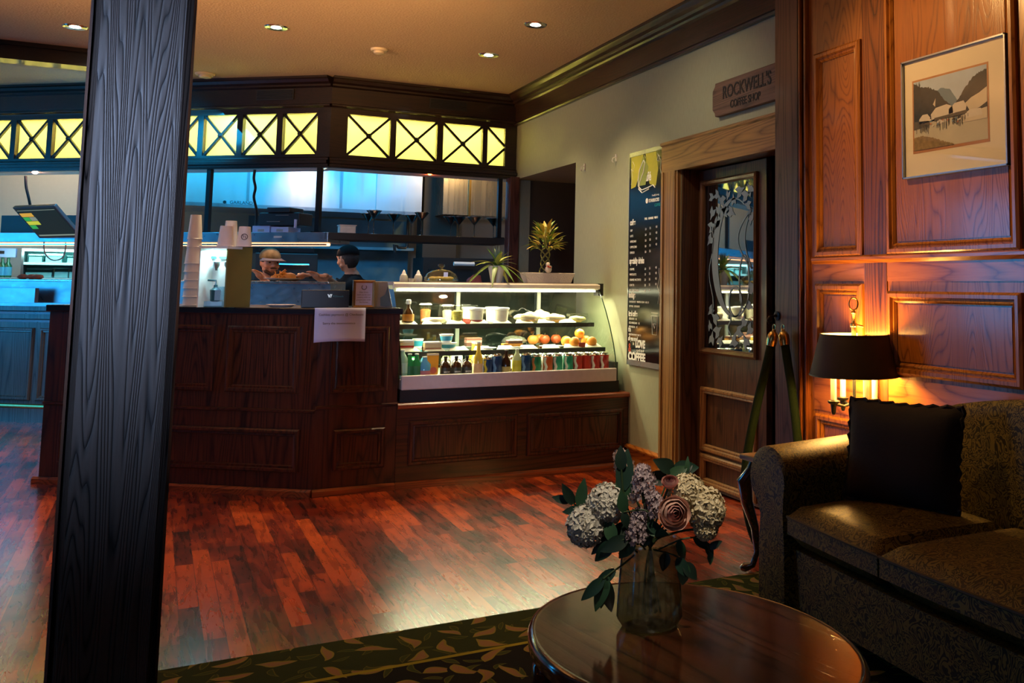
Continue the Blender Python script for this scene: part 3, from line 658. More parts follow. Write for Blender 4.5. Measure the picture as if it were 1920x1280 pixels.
def blockrows(v0, dv, names, ncol):
    for i, n_ in enumerate(names):
        mtx(n_, .021, .025, v0+dv*i, .78)
        for c_ in range(ncol if i < len(names)-1 else max(1, ncol-1)): mtx(['3.0','3.5','4.0'][c_], .021, (.25,.315,.405)[c_], v0+dv*i-.004*c_, .8)
blockrows(.545, .038, ['DRIP','LATTE','AMERICANO','CAPPUCCINO','ESPRESSO'], 3)
mtx('specialty drinks', .058, .020, .765, .62, bold=.002)
blockrows(.81, .036, ['CARAMEL','WHITE LATTE','CARAMEL MACCHIATO','CHAI TEA','HOT CHOCOLATE'], 3)
mtx('indulge', .055, .018, 1.005-.01, .62, bold=.002)
mtx('FLAVOUR SHOT   WHIPPED CREAM   ADD .75', .018, .025, 1.03, .8); mtx('SOY MILK   EXTRA SHOT', .018, .025, 1.06, .8)
mtx('iced coffee', .05, .018, 1.12, .62, bold=.002)
for i, n_ in enumerate(['ICED LATTE','ICED AMERICANO','ICED MOCHA']): mtx(n_+'    4.5', .019, .025, 1.145+.027*i, .8)
f = MB()
def ln(pts, r=.002): f.tube([MO+MU*u+ZV*(mh-v)+V((-.001,0,0))-mt.location for u, v in pts], r, 4)
ln([(.36,1.09),(.45,1.09)]); ln([(.355,1.11),(.455,1.11)]); ln([(.365,1.115),(.375,1.23),(.435,1.23),(.445,1.115)]); ln([(.385,1.16),(.425,1.16),(.405,1.19),(.385,1.16)]); f.build('cup_drawing', WINK, mt)
mtx('tea', .045, .018, 1.235-.01, .62, bold=.002); mtx('SELECTION OF HOT TEAS  2.5', .017, .025, 1.25, .8)
mtx('all you need', .042, .018, 1.255+.03, .7, bold=.001); mtx('is', .03, .09, 1.312, .7); mtx('LOVE', .068, .13, 1.325, .85, bold=.004)
RED = plain('red print', (.6,.07,.03), .5); mtx('&', .085, .02, 1.362, .8, mat=RED); mtx('a good cup of', .026, .14, 1.352, .8)
mtx('COFFEE', .075, .02, 1.415, .98, bold=.004)
# two little wall hooks
for px, py, lab in ((1097,314,'small white picture hook on the wall nearer the alcove'),(1156,297,'small white picture hook on the wall nearer the menu board')):
    q = onX(px, py, XW); t = thing('wall_hook', lab, 'hook', q)
    f = MB(); f.box(-.008,0,-.008,.008,-.02,.03); f.build('plate', WHT, t); f = MB(); f.tube([(-.008,0,.01),(-.03,0,0),(-.035,0,-.02),(-.025,0,-.03)], .004, 6); f.build('peg', WHT, t)
# carved sign
q = onX(1337, 190, XW-.03)
t = thing('carved_sign', 'brown carved wooden sign above the door reading ROCKWELL\'S COFFEE SHOP', 'sign', (XW, q.y, 2.318))
f = MB(); L_ = .90; pts = [(-.0,-.06),(-.025,-.085),(-.03,-.105),(-L_,-.105),(-L_,.095),(-.03,.095),(-.025,.075),(0,.05)]
vs = [(-.035,a,b) for a,b in pts]+[(0,a,b) for a,b in pts]; n = len(pts); f.add(vs, [tuple(range(n)), tuple(range(n,2*n))[::-1]]+[(i,n+i,n+(i+1)%n,(i+1)%n) for i in range(n)])
f.build('board', SIGNW, t, bevel=.004)
CARV = plain('carved dark letter', (.012,.008,.006), .7)
sy = q.y; text('sign_lettering', "ROCKWELL'S", .105, (XW-.036, sy-.115, 2.318-.012), -YV, ZV, CARV, t, .0015, sx=.80, bold=.001)
text('sign_lettering', 'COFFEE SHOP', .062, (XW-.036, sy-.20, 2.318-.078), -YV, ZV, CARV, t, .0015, sx=.80, bold=.001)
# alcove furnishings
t = thing('alcove_cabinet', 'dark red-brown cupboard door with long steel handle inside the alcove', 'cupboard', (XW+.12, 6.92, 0))
f = MB(); f.box(.0,.34,0,.035,.0,2.18); f.build('door', MAH, t)
f = MB(); f.tube([(.05,-.0,1.72),(.05,.075,1.70),(.05,.075,1.42),(.05,.0,1.40)], .010, 8); f.build('handle', STEEL, t)

# ================================================================== FRAMED WATERCOLOUR
pc = onX(1785, 207, 2.70)
fr = thing('framed_watercolour', 'framed watercolour of a misty mountain harbour on the panelled wall', 'picture', (XP, pc.y, pc.z))
PW, PH = .556, .492; f = MB(); u0, u1, v0, v1 = -PW/2, PW/2, -PH/2, PH/2
for a in ((u0,u1,v0,v0+.006),(u0,u1,v1-.006,v1),(u0,u0+.006,v0,v1),(u1-.006,u1,v0,v1)): f.box(-.030, -.004, *a)
f.box(-.006,-.004,u0,u1,v0,v1); f.build('frame', plain('thin silver frame', (.35,.37,.40), .3, metal=.8), fr)
f = MB(); f.box(-.016,-.006,u0+.006,u1-.006,v0+.006,v1-.006); f.build('mat_board', plain('cream mat', (.78,.70,.54), .7, var=.03), fr)
A0, A1, B0_, B1 = -.178, .216, -.135, .150    # picture opening (u to the left of view = +y)
f = MB(); f.box(-.0168,-.016,A0-.008,A1+.008,B0_-.012,B1+.008); f.build('inner_line', plain('gold line', (.45,.20,.06), .5), fr)
art = MB()
def art_mat(name, a, b, sc): return plain(name, [(x+y)/2 for x,y in zip(a,b)], .7, scale=sc, var=.35)
AMS = [plain('wash sky', (.42,.54,.70), .7, scale=14, var=.2), plain('wash dark hill', (.018,.028,.032), .7, scale=40, var=.8), plain('wash blue hill', (.12,.22,.32), .7, scale=18, var=.2),
       plain('wash mist', (.62,.56,.44), .7, scale=22, var=.18), plain('wash water', (.52,.49,.38), .7, scale=12, var=.15), plain('wash houses', (.66,.62,.55), .7, scale=30, var=.15), plain('wash piles', (.10,.085,.06), .7, scale=80, var=.6), plain('wash shore', (.26,.18,.08), .7, scale=60, var=.6), plain('wash rust', (.42,.15,.06), .7)]
def ap(mi, pts, lift=0):
    art.mi = mi; x = -.0172-lift*.0002
    art.add([(x, A1-(A1-A0)*u, B1-(B1-B0_)*v) for u, v in pts], [tuple(range(len(pts)))])
rr = random.Random(5)
def ridge(pts, base, mi, lift, jag=.012, n=40):
    out = []
    for i in range(n+1):
        t_ = i/n*(len(pts)-1); k = min(int(t_), len(pts)-2); f_ = t_-k; u = pts[k][0]*(1-f_)+pts[k+1][0]*f_; v = pts[k][1]*(1-f_)+pts[k+1][1]*f_; out.append((u, v+rr.uniform(-jag, jag)))
    ap(mi, out+[(pts[-1][0], base),(pts[0][0], base)], lift)
ap(0, [(0,0),(1,0),(1,.62),(0,.62)]); ap(4, [(0,.55),(1,.55),(1,1),(0,1)], 0)
ridge([(.28,.22),(.40,.17),(.52,.22),(.62,.40)], .5, 2, 1, .006)
ridge([(0,.02),(.10,.09),(.22,.12),(.34,.20),(.45,.36),(.55,.47)], .60, 1, 2)
ridge([(.58,.45),(.70,.28),(.82,.13),(.92,.08),(1,.06)], .62, 1, 3)
ap(3, [(.72,.46),(.80,.40),(.90,.36),(1,.30),(1,.50),(.9,.56),(.78,.58)], 4); ap(3, [(.28,.38),(.32,.30),(.31,.42)], 4)
ridge([(.70,.60),(1,.54)], .66, 1, 5); ap(3, [(.66,.62),(1,.57),(1,.72),(.66,.72)], 6)
for b in ([(.25,.52),(.32,.44),(.47,.42),(.55,.46),(.56,.56),(.26,.60)],[(.50,.50),(.58,.43),(.70,.42),(.74,.50),(.72,.58),(.50,.60)],[(.08,.56),(.13,.50),(.20,.50),(.24,.56),(.23,.62),(.08,.63)],[(.72,.60),(.78,.56),(.92,.57),(.94,.66),(.72,.67)],[(.33,.62),(.44,.60),(.48,.66),(.33,.68)]): ap(5, b, 7)
for i in range(70):
    u = rr.choice([rr.uniform(0,.26), rr.uniform(.30,.76), rr.uniform(.45,.72)]); v = .60+rr.uniform(0,.06); l_ = rr.uniform(.04,.14); ap(6, [(u,v),(u+.006,v),(u+.005,v+l_),(u,v+l_)], 8)
ap(6, [(0,.58),(.22,.60),(.24,.66),(0,.70)], 7); ap(6, [(.30,.58),(.74,.555),(.74,.60),(.30,.63)], 8)
for i in range(14): u = rr.uniform(.22,.66); v = rr.uniform(.58,.70); ap(rr.choice([8,5,2,7]), [(u,v),(u+.025,v-.004),(u+.02,v+.018),(u,v+.02)], 9)
ridge([(0,.82),(.12,.80),(.28,.86),(.42,.93),(.56,.985)], 1, 7, 9, .010)
for i in range(14): u = rr.uniform(.0,.12); v = rr.uniform(.0,.14); ap(1, [(u,v),(u+.006,v+.0),(.05+u*.3,v+.12)], 6)
art.build('painting', AMS, fr)
f = MB(); f.box(-.022,-.0215,u0+.006,u1-.006,v0+.006,v1-.006); f.build('glazing', thinglass('picture glazing', (.97,.97,.97), .10), fr)

# ================================================================== VELVET ROPE on a hook of the pilaster
hk = onX(1458, 592, XP-.02)
t = thing('rope_hook', 'small dark iron hook on the pilaster holding the velvet rope', 'hook', (XP-.02, hk.y, hk.z))
f = MB(); f.lathe([(.001,0),(.022,0),(.024,.006),(.008,.010),(.008,.020),(.001,.022)], (0,0,0), 14, axis=(-1,0,0)); f.build('plate', BLKM, t)
f = MB(); f.tube([(-.02,0,0),(-.05,0,-.005),(-.06,0,-.02),(-.05,0,-.035),(-.035,0,-.03)], .006, 8); f.build('peg', BLKM, t)
rp = thing('velvet_rope', 'dark green velvet barrier rope hanging folded from the hook beside the door', 'barrier rope', (XP-.06, hk.y, hk.z-.02))
def rpt(px, py, X): q = onX(px, py, X); return q-rp.location
GV = plain('green velvet', (.008,.016,.005), .85, scale=120, bump=.3, var=.4); GV.node_tree.nodes['Principled BSDF'].inputs['Specular IOR Level'].default_value = .1
P = [rpt(1447,640,2.60),rpt(1436,690,2.58),rpt(1419,760,2.54),rpt(1403,840,2.50),rpt(1397,900,2.47),rpt(1402,960,2.45),rpt(1416,1010,2.46),rpt(1438,1045,2.50),rpt(1465,1040,2.56),rpt(1490,980,2.62),rpt(1500,900,2.64),rpt(1496,830,2.65),rpt(1486,740,2.66),rpt(1477,680,2.66),rpt(1471,640,2.66)]
def cat(P, n=6):
    out = []
    for i in range(len(P)-1):
        p0, p1, p2, p3 = P[max(i-1,0)], P[i], P[i+1], P[min(i+2,len(P)-1)]
        for k in range(n):
            t_ = k/n; out.append(.5*((2*p1)+(p2-p0)*t_+(2*p0-5*p1+4*p2-p3)*t_*t_+(3*p1-p0-3*p2+p3)*t_**3))
    return out+[P[-1]]
f = MB(); f.tube(cat(P), .0215, 12); f.build('rope', GV, rp, smooth=True)
for a, b, lab in ((P[0], P[1], 'tarnished end cap'), (P[-1], P[-2], None)):
    f = MB(); d = (a-b).normalized(); f.lathe([(.024,-.02),(.026,.0),(.026,.03),(.018,.045),(.010,.05),(.008,.06),(.001,.062)], a, 16, axis=d); c = f.build('end_cap', BRASS, rp, smooth=True)
    f = MB(); f.tube([a+d*.055+V((0,.012*math.cos(k*.7),.014+.014*math.sin(k*.7))) for k in range(9)], .003, 6, closed=True); f.build('snap_ring', BRASS, c)

# ================================================================== RUG
def rug_mat():
    m, t, N, L, P = newmat('floral carpet'); P.inputs['Roughness'].default_value = .95; P.inputs['Specular IOR Level'].default_value = .1
    tc = N.new('ShaderNodeTexCoord')
    def mnode(op, a, b=None):
        x = N.new('ShaderNodeMath'); x.operation = op
        for i, q in enumerate((a, b)):
            if q is None: continue
            if isinstance(q, (int, float)): x.inputs[i].default_value = q
            else: L.new(q, x.inputs[i])
        return x.outputs[0]
    wv = N.new('ShaderNodeTexNoise'); wv.inputs['Scale'].default_value = 7; wv.inputs['Detail'].default_value = 1; L.new(tc.outputs['Object'], wv.inputs['Vector'])
    vm = N.new('ShaderNodeVectorMath'); vm.operation = 'MULTIPLY_ADD'; vm.inputs[1].default_value = (.10,.10,0); L.new(wv.outputs['Color'], vm.inputs[0]); L.new(tc.outputs['Object'], vm.inputs[2])
    masks = []
    for sc, seed, ln_, wd_ in ((7.5, 0, .46, .155), (10.5, 3.3, .42, .13)):
        mp = N.new('ShaderNodeMapping'); mp.inputs['Location'].default_value = (seed, seed*.7, 0); L.new(vm.outputs[0], mp.inputs['Vector'])
        vo = N.new('ShaderNodeTexVoronoi'); vo.voronoi_dimensions = '2D'; vo.inputs['Scale'].default_value = sc; vo.inputs['Randomness'].default_value = .8; L.new(mp.outputs[0], vo.inputs['Vector'])
        sb = N.new('ShaderNodeVectorMath'); sb.operation = 'SUBTRACT'; L.new(mp.outputs[0], sb.inputs[0]); L.new(vo.outputs['Position'], sb.inputs[1])
        ml = N.new('ShaderNodeVectorMath'); ml.operation = 'SCALE'; ml.inputs['Scale'].default_value = sc; L.new(sb.outputs[0], ml.inputs[0])
        sx = N.new('ShaderNodeSeparateXYZ'); L.new(ml.outputs[0], sx.inputs[0]); sc_ = N.new('ShaderNodeSeparateColor'); L.new(vo.outputs['Color'], sc_.inputs[0])
        an = mnode('MULTIPLY', sc_.outputs[0], 6.283); cs = mnode('COSINE', an); sn = mnode('SINE', an)
        u = mnode('ADD', mnode('MULTIPLY', sx.outputs['X'], cs), mnode('MULTIPLY', sx.outputs['Y'], sn))
        v = mnode('SUBTRACT', mnode('MULTIPLY', sx.outputs['Y'], cs), mnode('MULTIPLY', sx.outputs['X'], sn))
        v = mnode('ADD', v, mnode('MULTIPLY', mnode('MULTIPLY', u, u), .7))
        prof = mnode('SUBTRACT', 1.0, mnode('POWER', mnode('ABSOLUTE', mnode('DIVIDE', u, ln_)), 2))
        lim = mnode('MULTIPLY', prof, wd_); d = mnode('SUBTRACT', lim, mnode('ABSOLUTE', v))
        masks.append((mnode('GREATER_THAN', d, 0.0), mnode('GREATER_THAN', d, wd_*.32)))
    sp = N.new('ShaderNodeSeparateXYZ'); L.new(tc.outputs['Object'], sp.inputs[0]); Y = sp.outputs['Y']
    field = mnode('LESS_THAN', Y, 3.16); line = mnode('MULTIPLY', mnode('LESS_THAN', Y, 3.175), mnode('GREATER_THAN', Y, 3.155))
    def mix(fac, a, b):
        x = N.new('ShaderNodeMix'); x.data_type = 'RGBA'; L.new(fac, x.inputs['Factor'])
        for k, q in (('A', a), ('B', b)):
            if isinstance(q, tuple): x.inputs[k].default_value = q
            else: L.new(q, x.inputs[k])
        return x.outputs['Result']
    base = mix(field, (.028,.040,.008,1), (.008,.006,.005,1))
    base = mix(masks[1][0], base, (.10,.10,.012,1)); base = mix(masks[1][1], base, (.045,.06,.012,1))
    base = mix(masks[0][0], base, (.24,.20,.035,1)); base = mix(masks[0][1], base, (.26,.15,.07,1))
    base = mix(line, base, (.30,.27,.02,1)); L.new(base, P.inputs['Base Color'])
    n = N.new('ShaderNodeTexNoise'); n.inputs['Scale'].default_value = 400; L.new(tc.outputs['Object'], n.inputs['Vector'])
    b = N.new('ShaderNodeBump'); b.inputs['Strength'].default_value = .8; b.inputs['Distance'].default_value = .003; L.new(n.outputs['Fac'], b.inputs['Height']); L.new(b.outputs['Normal'], P.inputs['Normal'])
    return m
f = MB(); f.box(-.35, 2.69, -1.2, 3.475, .0, .012); tag(f.build('rug', rug_mat()), 'dark green rug with gold leaf pattern under the lounge furniture', 'rug')

# ================================================================== SOFA
def damask():
    m, t, N, L, P = newmat('olive damask'); P.inputs['Roughness'].default_value = .55; P.inputs['Specular IOR Level'].default_value = .35
    tc = N.new('ShaderNodeTexCoord'); n1 = N.new('ShaderNodeTexNoise'); n1.inputs['Scale'].default_value = 16; n1.inputs['Detail'].default_value = 1.2; n1.inputs['Distortion'].default_value = 2.6; L.new(tc.outputs['Object'], n1.inputs['Vector'])
    a = N.new('ShaderNodeMath'); a.operation = 'MULTIPLY'; a.inputs[1].default_value = 42; L.new(n1.outputs['Fac'], a.inputs[0]); s = N.new('ShaderNodeMath'); s.operation = 'SINE'; L.new(a.outputs[0], s.inputs[0])
    cr = N.new('ShaderNodeValToRGB'); e = cr.color_ramp.elements; e[0].position = .42; e[0].color = (.020,.015,.003,1); e[1].position = .56; e[1].color = (.17,.125,.024,1); L.new(s.outputs[0], cr.inputs['Fac']); 
    mr = N.new('ShaderNodeMapRange'); mr.inputs['From Min'].default_value = -1; L.new(s.outputs[0], mr.inputs['Value']); L.new(mr.outputs[0], cr.inputs['Fac'])
    L.new(cr.outputs['Color'], P.inputs['Base Color']); b = N.new('ShaderNodeBump'); b.inputs['Strength'].default_value = .5; b.inputs['Distance'].default_value = .002; L.new(cr.outputs['Color'], b.inputs['Height']); L.new(b.outputs['Normal'], P.inputs['Normal'])
    return m
DM = damask()
sofa = thing('sofa', 'olive damask sofa with rolled arm and camel back against the panelled wall', 'sofa', (.072,-.01,-.004))
# far rolled arm: outline in the (y,z) plane, extruded along x
def arm(yc, mir, x0=1.93, x1=2.60):
    pts = []
    for k in range(15):
        a = R(-55+255*k/14); pts.append((.030*1+.118*math.cos(a), .535+.105*math.sin(a)))
    pr = [( .085,.02)] + [(.085,.28),(.075,.40)] + pts + [(-.075,.42),(-.085,.28),(-.085,.02)]
    f = MB(); n = len(pr); xs = [(x0,.94),(x0+.012,1.0),(x1-.02,1.0),(x1,.97)]
    vs = [(x, yc+mir*y*s, .30+(z-.30)*s+ (x-x0)*.045*(1 if z>.35 else 0)) for x, s in xs for y, z in pr]
    f.add(vs, [tuple(range(n)), tuple(range(3*n,4*n))[::-1]]+[(k*n+i, (k+1)*n+i, (k+1)*n+(i+1)%n, k*n+(i+1)%n) for k in range(3) for i in range(n)])
    return f
arm(2.925, 1).build('arm', DM, sofa, smooth=True); arm(.62, -1).build('arm', DM, sofa, smooth=True)
# base and front apron
f = MB(); ys = [2.84-.0-(2.84-.70)*i/16 for i in range(17)]
def bow(y): t_ = (2.84-y)/(2.84-.70); return -.065*math.sin(math.pi*t_)
vs = []
for y in ys: vs += [(1.975+bow(y), y, .10),(1.965+bow(y), y, .30),(2.60, y, .30),(2.60, y, .10)]
f.add(vs, [(i*4+k, i*4+(k+1)%4, i*4+4+(k+1)%4, i*4+4+k) for i in range(16) for k in range(4)]+[(0,1,2,3),(67,66,65,64)]); f.build('seat_base', DM, sofa, smooth=True)
# seat cushions
def cushion(y0, y1):
    f = MB(); nx, ny = 14, 16; prof = []
    for s in (1,-1):
        vs = []
        for j in range(ny+1):
            y = y0+(y1-y0)*j/ny
            for i in range(nx+1):
                xa = 1.935+bow(y); x = xa+(2.46-xa)*i/nx; u = min(i, nx-i)/nx; v = min(j, ny-j)/ny
                e = (1-(1-min(1,u/.09))**2)**.5 * (1-(1-min(1,v/.08))**2)**.5
                vs.append((x, y, .385 + s*(.030+.038*e) + (.018*math.sin(math.pi*i/nx)*math.sin(math.pi*j/ny) if s>0 else 0)))
        fs = [(j*(nx+1)+i, j*(nx+1)+i+1, (j+1)*(nx+1)+i+1, (j+1)*(nx+1)+i) for j in range(ny) for i in range(nx)]
        f.add(vs, fs if s > 0 else [q[::-1] for q in fs])
    per = [i for i in range(nx+1)]+[(j)*(nx+1)+nx for j in range(1,ny+1)]+[ny*(nx+1)+i for i in range(nx-1,-1,-1)]+[j*(nx+1) for j in range(ny-1,0,-1)]
    M_ = (nx+1)*(ny+1); f.add([], []); 
    for k in range(len(per)): f.f.append([per[k], per[(k+1)%len(per)], M_+per[(k+1)%len(per)], M_+per[k]]); f.m.append(0)
    c = f.build('seat_cushion', DM, sofa, smooth=True)
    g = MB(); g.tube([V(f.v[i]) for i in per], .006, 6, closed=True); g.build('piping', plain('dark piping', (.05,.038,.014), .7), c)
cushion(2.83, 2.30); cushion(2.29, 1.51); cushion(1.50, .72)
# camel back
f = MB(); vs = []; n = 32; secs = 10
for i in range(n+1):
    t_ = i/n; y = 2.86-(2.86-.66)*t_; top = .745+.135*(max(0, math.sin(math.pi*min(1, max(0, (t_-.06)/.88))))**.55)
    for k in range(secs+1):
        g_ = k/secs; a = math.pi*g_
        vs.append((2.50 - (.045)*math.sin(a)*1.0 + (.14*g_), y, .36 + (top-.36)*math.sin(min(a, math.pi)/1.0)**.32 if 0<k<secs else .34))
m_ = secs+1; f.add(vs, [(i*m_+k, i*m_+k+1, (i+1)*m_+k+1, (i+1)*m_+k) for i in range(n) for k in range(secs)]+[tuple(range(m_))[::-1], tuple(n*m_+k for k in range(m_))])
f.build('backrest', DM, sofa, smooth=True)
for x in (2.03, 2.52):
    for y in (2.92, .66): f = MB(); f.lathe([(.018,.018),(.03,.05),(.028,.11)], (x, y, .0), 10); f.build('foot', TABW, sofa)
# dark square cushion
pl = thing('throw_pillow', 'square black throw pillow with ruffled edge leaning on the sofa back', 'pillow', (2.33, 2.60, .458), R(24))
f = MB(); n = 18
for s in (1,-1):
    vs = []
    for j in range(n+1):
        for i in range(n+1):
            u = i/n*2-1; v = j/n*2-1; e = max(0,(1-abs(u)**3)*(1-abs(v)**3))**.55; k = 1-.045*(1-abs(u))*(abs(v))-.0*abs(u); kk = 1-.045*(1-abs(v))*abs(u)
            vs.append((s*(.07*e+.002), u*.215*kk*1.0, .178+.178*v*k))
    fs = [(j*(n+1)+i, j*(n+1)+i+1, (j+1)*(n+1)+i+1, (j+1)*(n+1)+i) for j in range(n) for i in range(n)]; f.add(vs, fs if s<0 else [q[::-1] for q in fs])
BV = plain('black brown velvet', (.010,.006,.005), .8, scale=60, bump=.3)
tilt = Matrix.Rotation(R(10), 4, 'Y')
f.v = [tilt@p for p in f.v]; f.build('cover', BV, pl, smooth=True)
g = MB(); per = [(u, v) for u, v in [(-1+2*i/24,-1) for i in range(24)]+[(1,-1+2*i/24) for i in range(24)]+[(1-2*i/24,1) for i in range(24)]+[(-1,1-2*i/24) for i in range(24)]]
g.tube([tilt@V((0.006*math.sin(i*1.9), u*.215*(1-.045*(1-abs(v))*abs(u))+.004*math.sin(i*2.3), .178+.178*v*(1-.045*(1-abs(u))*abs(v))+.004*math.cos(i*2.1))) for i, (u, v) in enumerate(per)], .008, 6, closed=True); g.build('ruffled_edge', BV, pl, smooth=True)

# ================================================================== END TABLE
et = thing('end_table', 'small dark wood end table with cabriole legs behind the sofa arm', 'side table', (2.48, 3.30, 0))
f = MB(); f.box(-.235,.235,-.215,.215,.482,.505); f.build('tabletop', wood('worn table top', (.05,.03,.02), (.20,.13,.08), 'Y', 9, rough=.3), et, bevel=.006)
f = MB(); f.box(-.20,.20,-.18,.18,.41,.482); f.build('apron', TABW, et)
for sx_ in (-1,1):
    for sy_ in (-1,1):
        f = MB(); d = V((sx_*.6, sy_*.6, 0)); c = V((sx_*.185, sy_*.165, 0))
        f.tube([c+V((0,0,.475)), c+V((0,0,.44))+d*.01, c+V((0,0,.39))+d*.055, c+V((0,0,.30))+d*.040, c+V((0,0,.20))+d*-.0, c+V((0,0,.10))-d*.012, c+V((0,0,.045))+d*.01, c+V((0,0,.032))+d*.05, c+V((0,0,.026))+d*.07], [.026,.030,.034,.026,.018,.013,.014,.020,.012], 10); f.build('leg', TABW, et, smooth=True)

# ================================================================== LAMP
lp = thing('table_lamp', 'candelabra table lamp with dark brown shade glowing on the end table', 'lamp', (2.60, 3.17, .505))
LZ = -.505
f = MB(); f.lathe([(.001,0),(.075,0),(.078,.010),(.05,.018),(.018,.030),(.012,.05)], (0,0,0), 24); f.build('base', BRASS, lp, smooth=True)
DB = plain('dark bronze', (.03,.035,.03), .35, metal=.7)
f = MB(); f.lathe([(.010,.03),(.010,.16),(.016,.17),(.010,.185),(.007,.20),(.007,.60)], (0,0,0), 12); f.build('stem', DB, lp, smooth=True)
shz0, shz1, r0_, r1_ = .855+LZ, 1.025+LZ, .188, .143
f = MB(); f.lathe([(r0_,shz0),(r1_,shz1)], (0,0,0), 48, cap=False); sh = f.build('lamp_shade', plain('brown shade card', (.035,.020,.012), .6, spec=.3), lp, smooth=True)
f = MB(); f.lathe([(r0_-.0035,shz0+.001),(r1_-.0035,shz1-.001)], (0,0,0), 48, cap=False); f.build('shade_lining', plain('cream lining', (.85,.78,.62), .7, var=.02), sh, smooth=True)
f = MB(); f.tube([(r0_*math.cos(k*.1309), r0_*math.sin(k*.1309), shz0) for k in range(48)], .0028, 6, closed=True); f.tube([(r1_*math.cos(k*.1309), r1_*math.sin(k*.1309), shz1) for k in range(48)], .0028, 6, closed=True); f.build('rim', DB, sh)
f = MB()
for k in range(3): a = k*2.094+.4; f.tube([(0,0,shz1-.02),(r1_*math.cos(a),r1_*math.sin(a),shz1-.004)], .002, 5)
f.build('spider', DB, sh)
f = MB(); f.lathe([(.011,shz1-.045),(.011,shz1+.03),(.016,shz1+.034),(.016,shz1+.044),(.009,shz1+.05),(.009,shz1+.085),(.013,shz1+.09),(.006,shz1+.10),(.001,shz1+.104)], (0,0,0), 14); f.tube([(.012,0,shz1+.038),(.04,-.012,shz1+.032)], .006, 8)
f.build('key_collar', BRASS, lp, smooth=True)
f = MB(); f.tube([(.019*math.cos(k*.4488)*.87, -.019*math.cos(k*.4488)*.48, shz1+.128+.026*math.sin(k*.4488)) for k in range(14)], .0035, 8, closed=True); f.build('ring_finial', BRASS, lp, smooth=True)
CND = plain('cream candle tube', (.86,.78,.58), .5, var=.03)
for k in range(4):
    a = R(-28+90*k+18); d = V((math.cos(a), math.sin(a), 0))*.098
    f = MB(); f.tube([V((0,0,.235)), d*.5+V((0,0,.222)), d+V((0,0,.235))], .006, 8); arm_ = f.build('candle_arm', DB, lp, smooth=True)
    f = MB(); f.lathe([(.006,.19),(.010,.20),(.013,.232),(.024,.238),(.026,.246),(.012,.250)], d, 14); f.build('socket', DB, arm_, smooth=True)
    f = MB(); f.lathe([(.0125,.248),(.0125,.375),(.001,.376)], d, 14); f.build('candle_tube', CND, arm_, smooth=True)
    f = MB(); f.lathe([(.008,.376),(.013,.395),(.013,.41),(.006,.435),(.001,.445)], d, 12); f.build('bulb', emis('warm bulb', (1,.70,.32), 25), arm_, smooth=True)
    point('lamp_glow', lp.location+d*.62+V((0,0,.405)), 8.0, (1,.52,.13), .022)

# ================================================================== COFFEE TABLE
ct = thing('coffee_table', 'oval glossy dark wood coffee table in the foreground', 'table', (1.076, 1.884, 0), R(8.8))
f = MB(); prof = [(1.0-.03,.405),(.995,.412),(1.0,.425),(1.0,.436),(.990,.444),(.972,.447),(.965,.4455),(.95,.4455)]
n = 72; vs = []
for s, z in prof:
    for i in range(n): a = 2*math.pi*i/n; vs.append((.325*(s)*math.cos(a), .436*(s)*math.sin(a), z+.003))
m_ = len(prof); f.add(vs, [(k*n+i, k*n+(i+1)%n, (k+1)*n+(i+1)%n, (k+1)*n+i) for k in range(m_-1) for i in range(n)]+[tuple(range(n))[::-1], tuple((m_-1)*n+i for i in range(n))])
f.build('tabletop', TABW, ct, smooth=True)
f = MB(); vs = []
for s, z in ((.86,.34),(.86,.41)):
    for i in range(n): a = 2*math.pi*i/n; vs.append((.325*s*math.cos(a), .436*s*math.sin(a), z))
f.add(vs, [(i,(i+1)%n,n+(i+1)%n,n+i) for i in range(n)]+[tuple(range(n))[::-1], tuple(n+i for i in range(n))]); f.build('apron', TABW, ct)
for sx_ in (-1,1):
    for sy_ in (-1,1):
        f = MB(); d = V((sx_*.7, sy_*.7, 0)); c = V((sx_*.185, sy_*.25, 0))
        f.tube([c+V((0,0,.40)), c+V((0,0,.35))+d*.03, c+V((0,0,.27))+d*.035, c+V((0,0,.16)), c+V((0,0,.08))-d*.008, c+V((0,0,.025))+d*.015, c+V((0,0,.0135))+d*.045], [.028,.032,.028,.017,.014,.016,.010], 10); f.build('leg', TABW, ct, smooth=True)

# ================================================================== KITCHEN PASS
BLS = steel('blue grey steel', (.40,.43,.47), .3, (.05,1,1))
sh = thing('pass_shelf', 'long steel shelf over the angled pass carrying the printer', 'shelf')
f = MB(); f.obox(KB, DA, NA, -.02, 4.4, -.36, 0, 1.56, 1.645); f.build('board', BLS, sh, bevel=.004)
f = MB(); f.obox(KB, DA, NA, .40, .475, .0, .001, 1.598, 1.614); f.build('maker_plate', WHT, sh)
f = MB(); f.tube([KB+DA*.02-NA*.10+ZV*1.545, KB+DA*4.3-NA*.10+ZV*1.545], .012, 8); hs = f.build('heat_strip', emis('heat strip', (1,.42,.16), 5), sh)
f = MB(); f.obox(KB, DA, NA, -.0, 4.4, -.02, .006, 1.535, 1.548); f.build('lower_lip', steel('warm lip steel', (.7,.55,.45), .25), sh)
area('heat_glow', KB+DA*1.0-NA*.2+ZV*1.53, KB+DA*1.0-NA*.2, 2.0, .1, 4.5, (1,.50,.22))
sh2 = thing('glass_shelf', 'black shelf in the kitchen opening lined with martini glasses', 'shelf')
f = MB(); f.box(1.215, 2.765, 8.30, 8.62, 1.585, 1.645); f.build('board', BLK, sh2, bevel=.004)
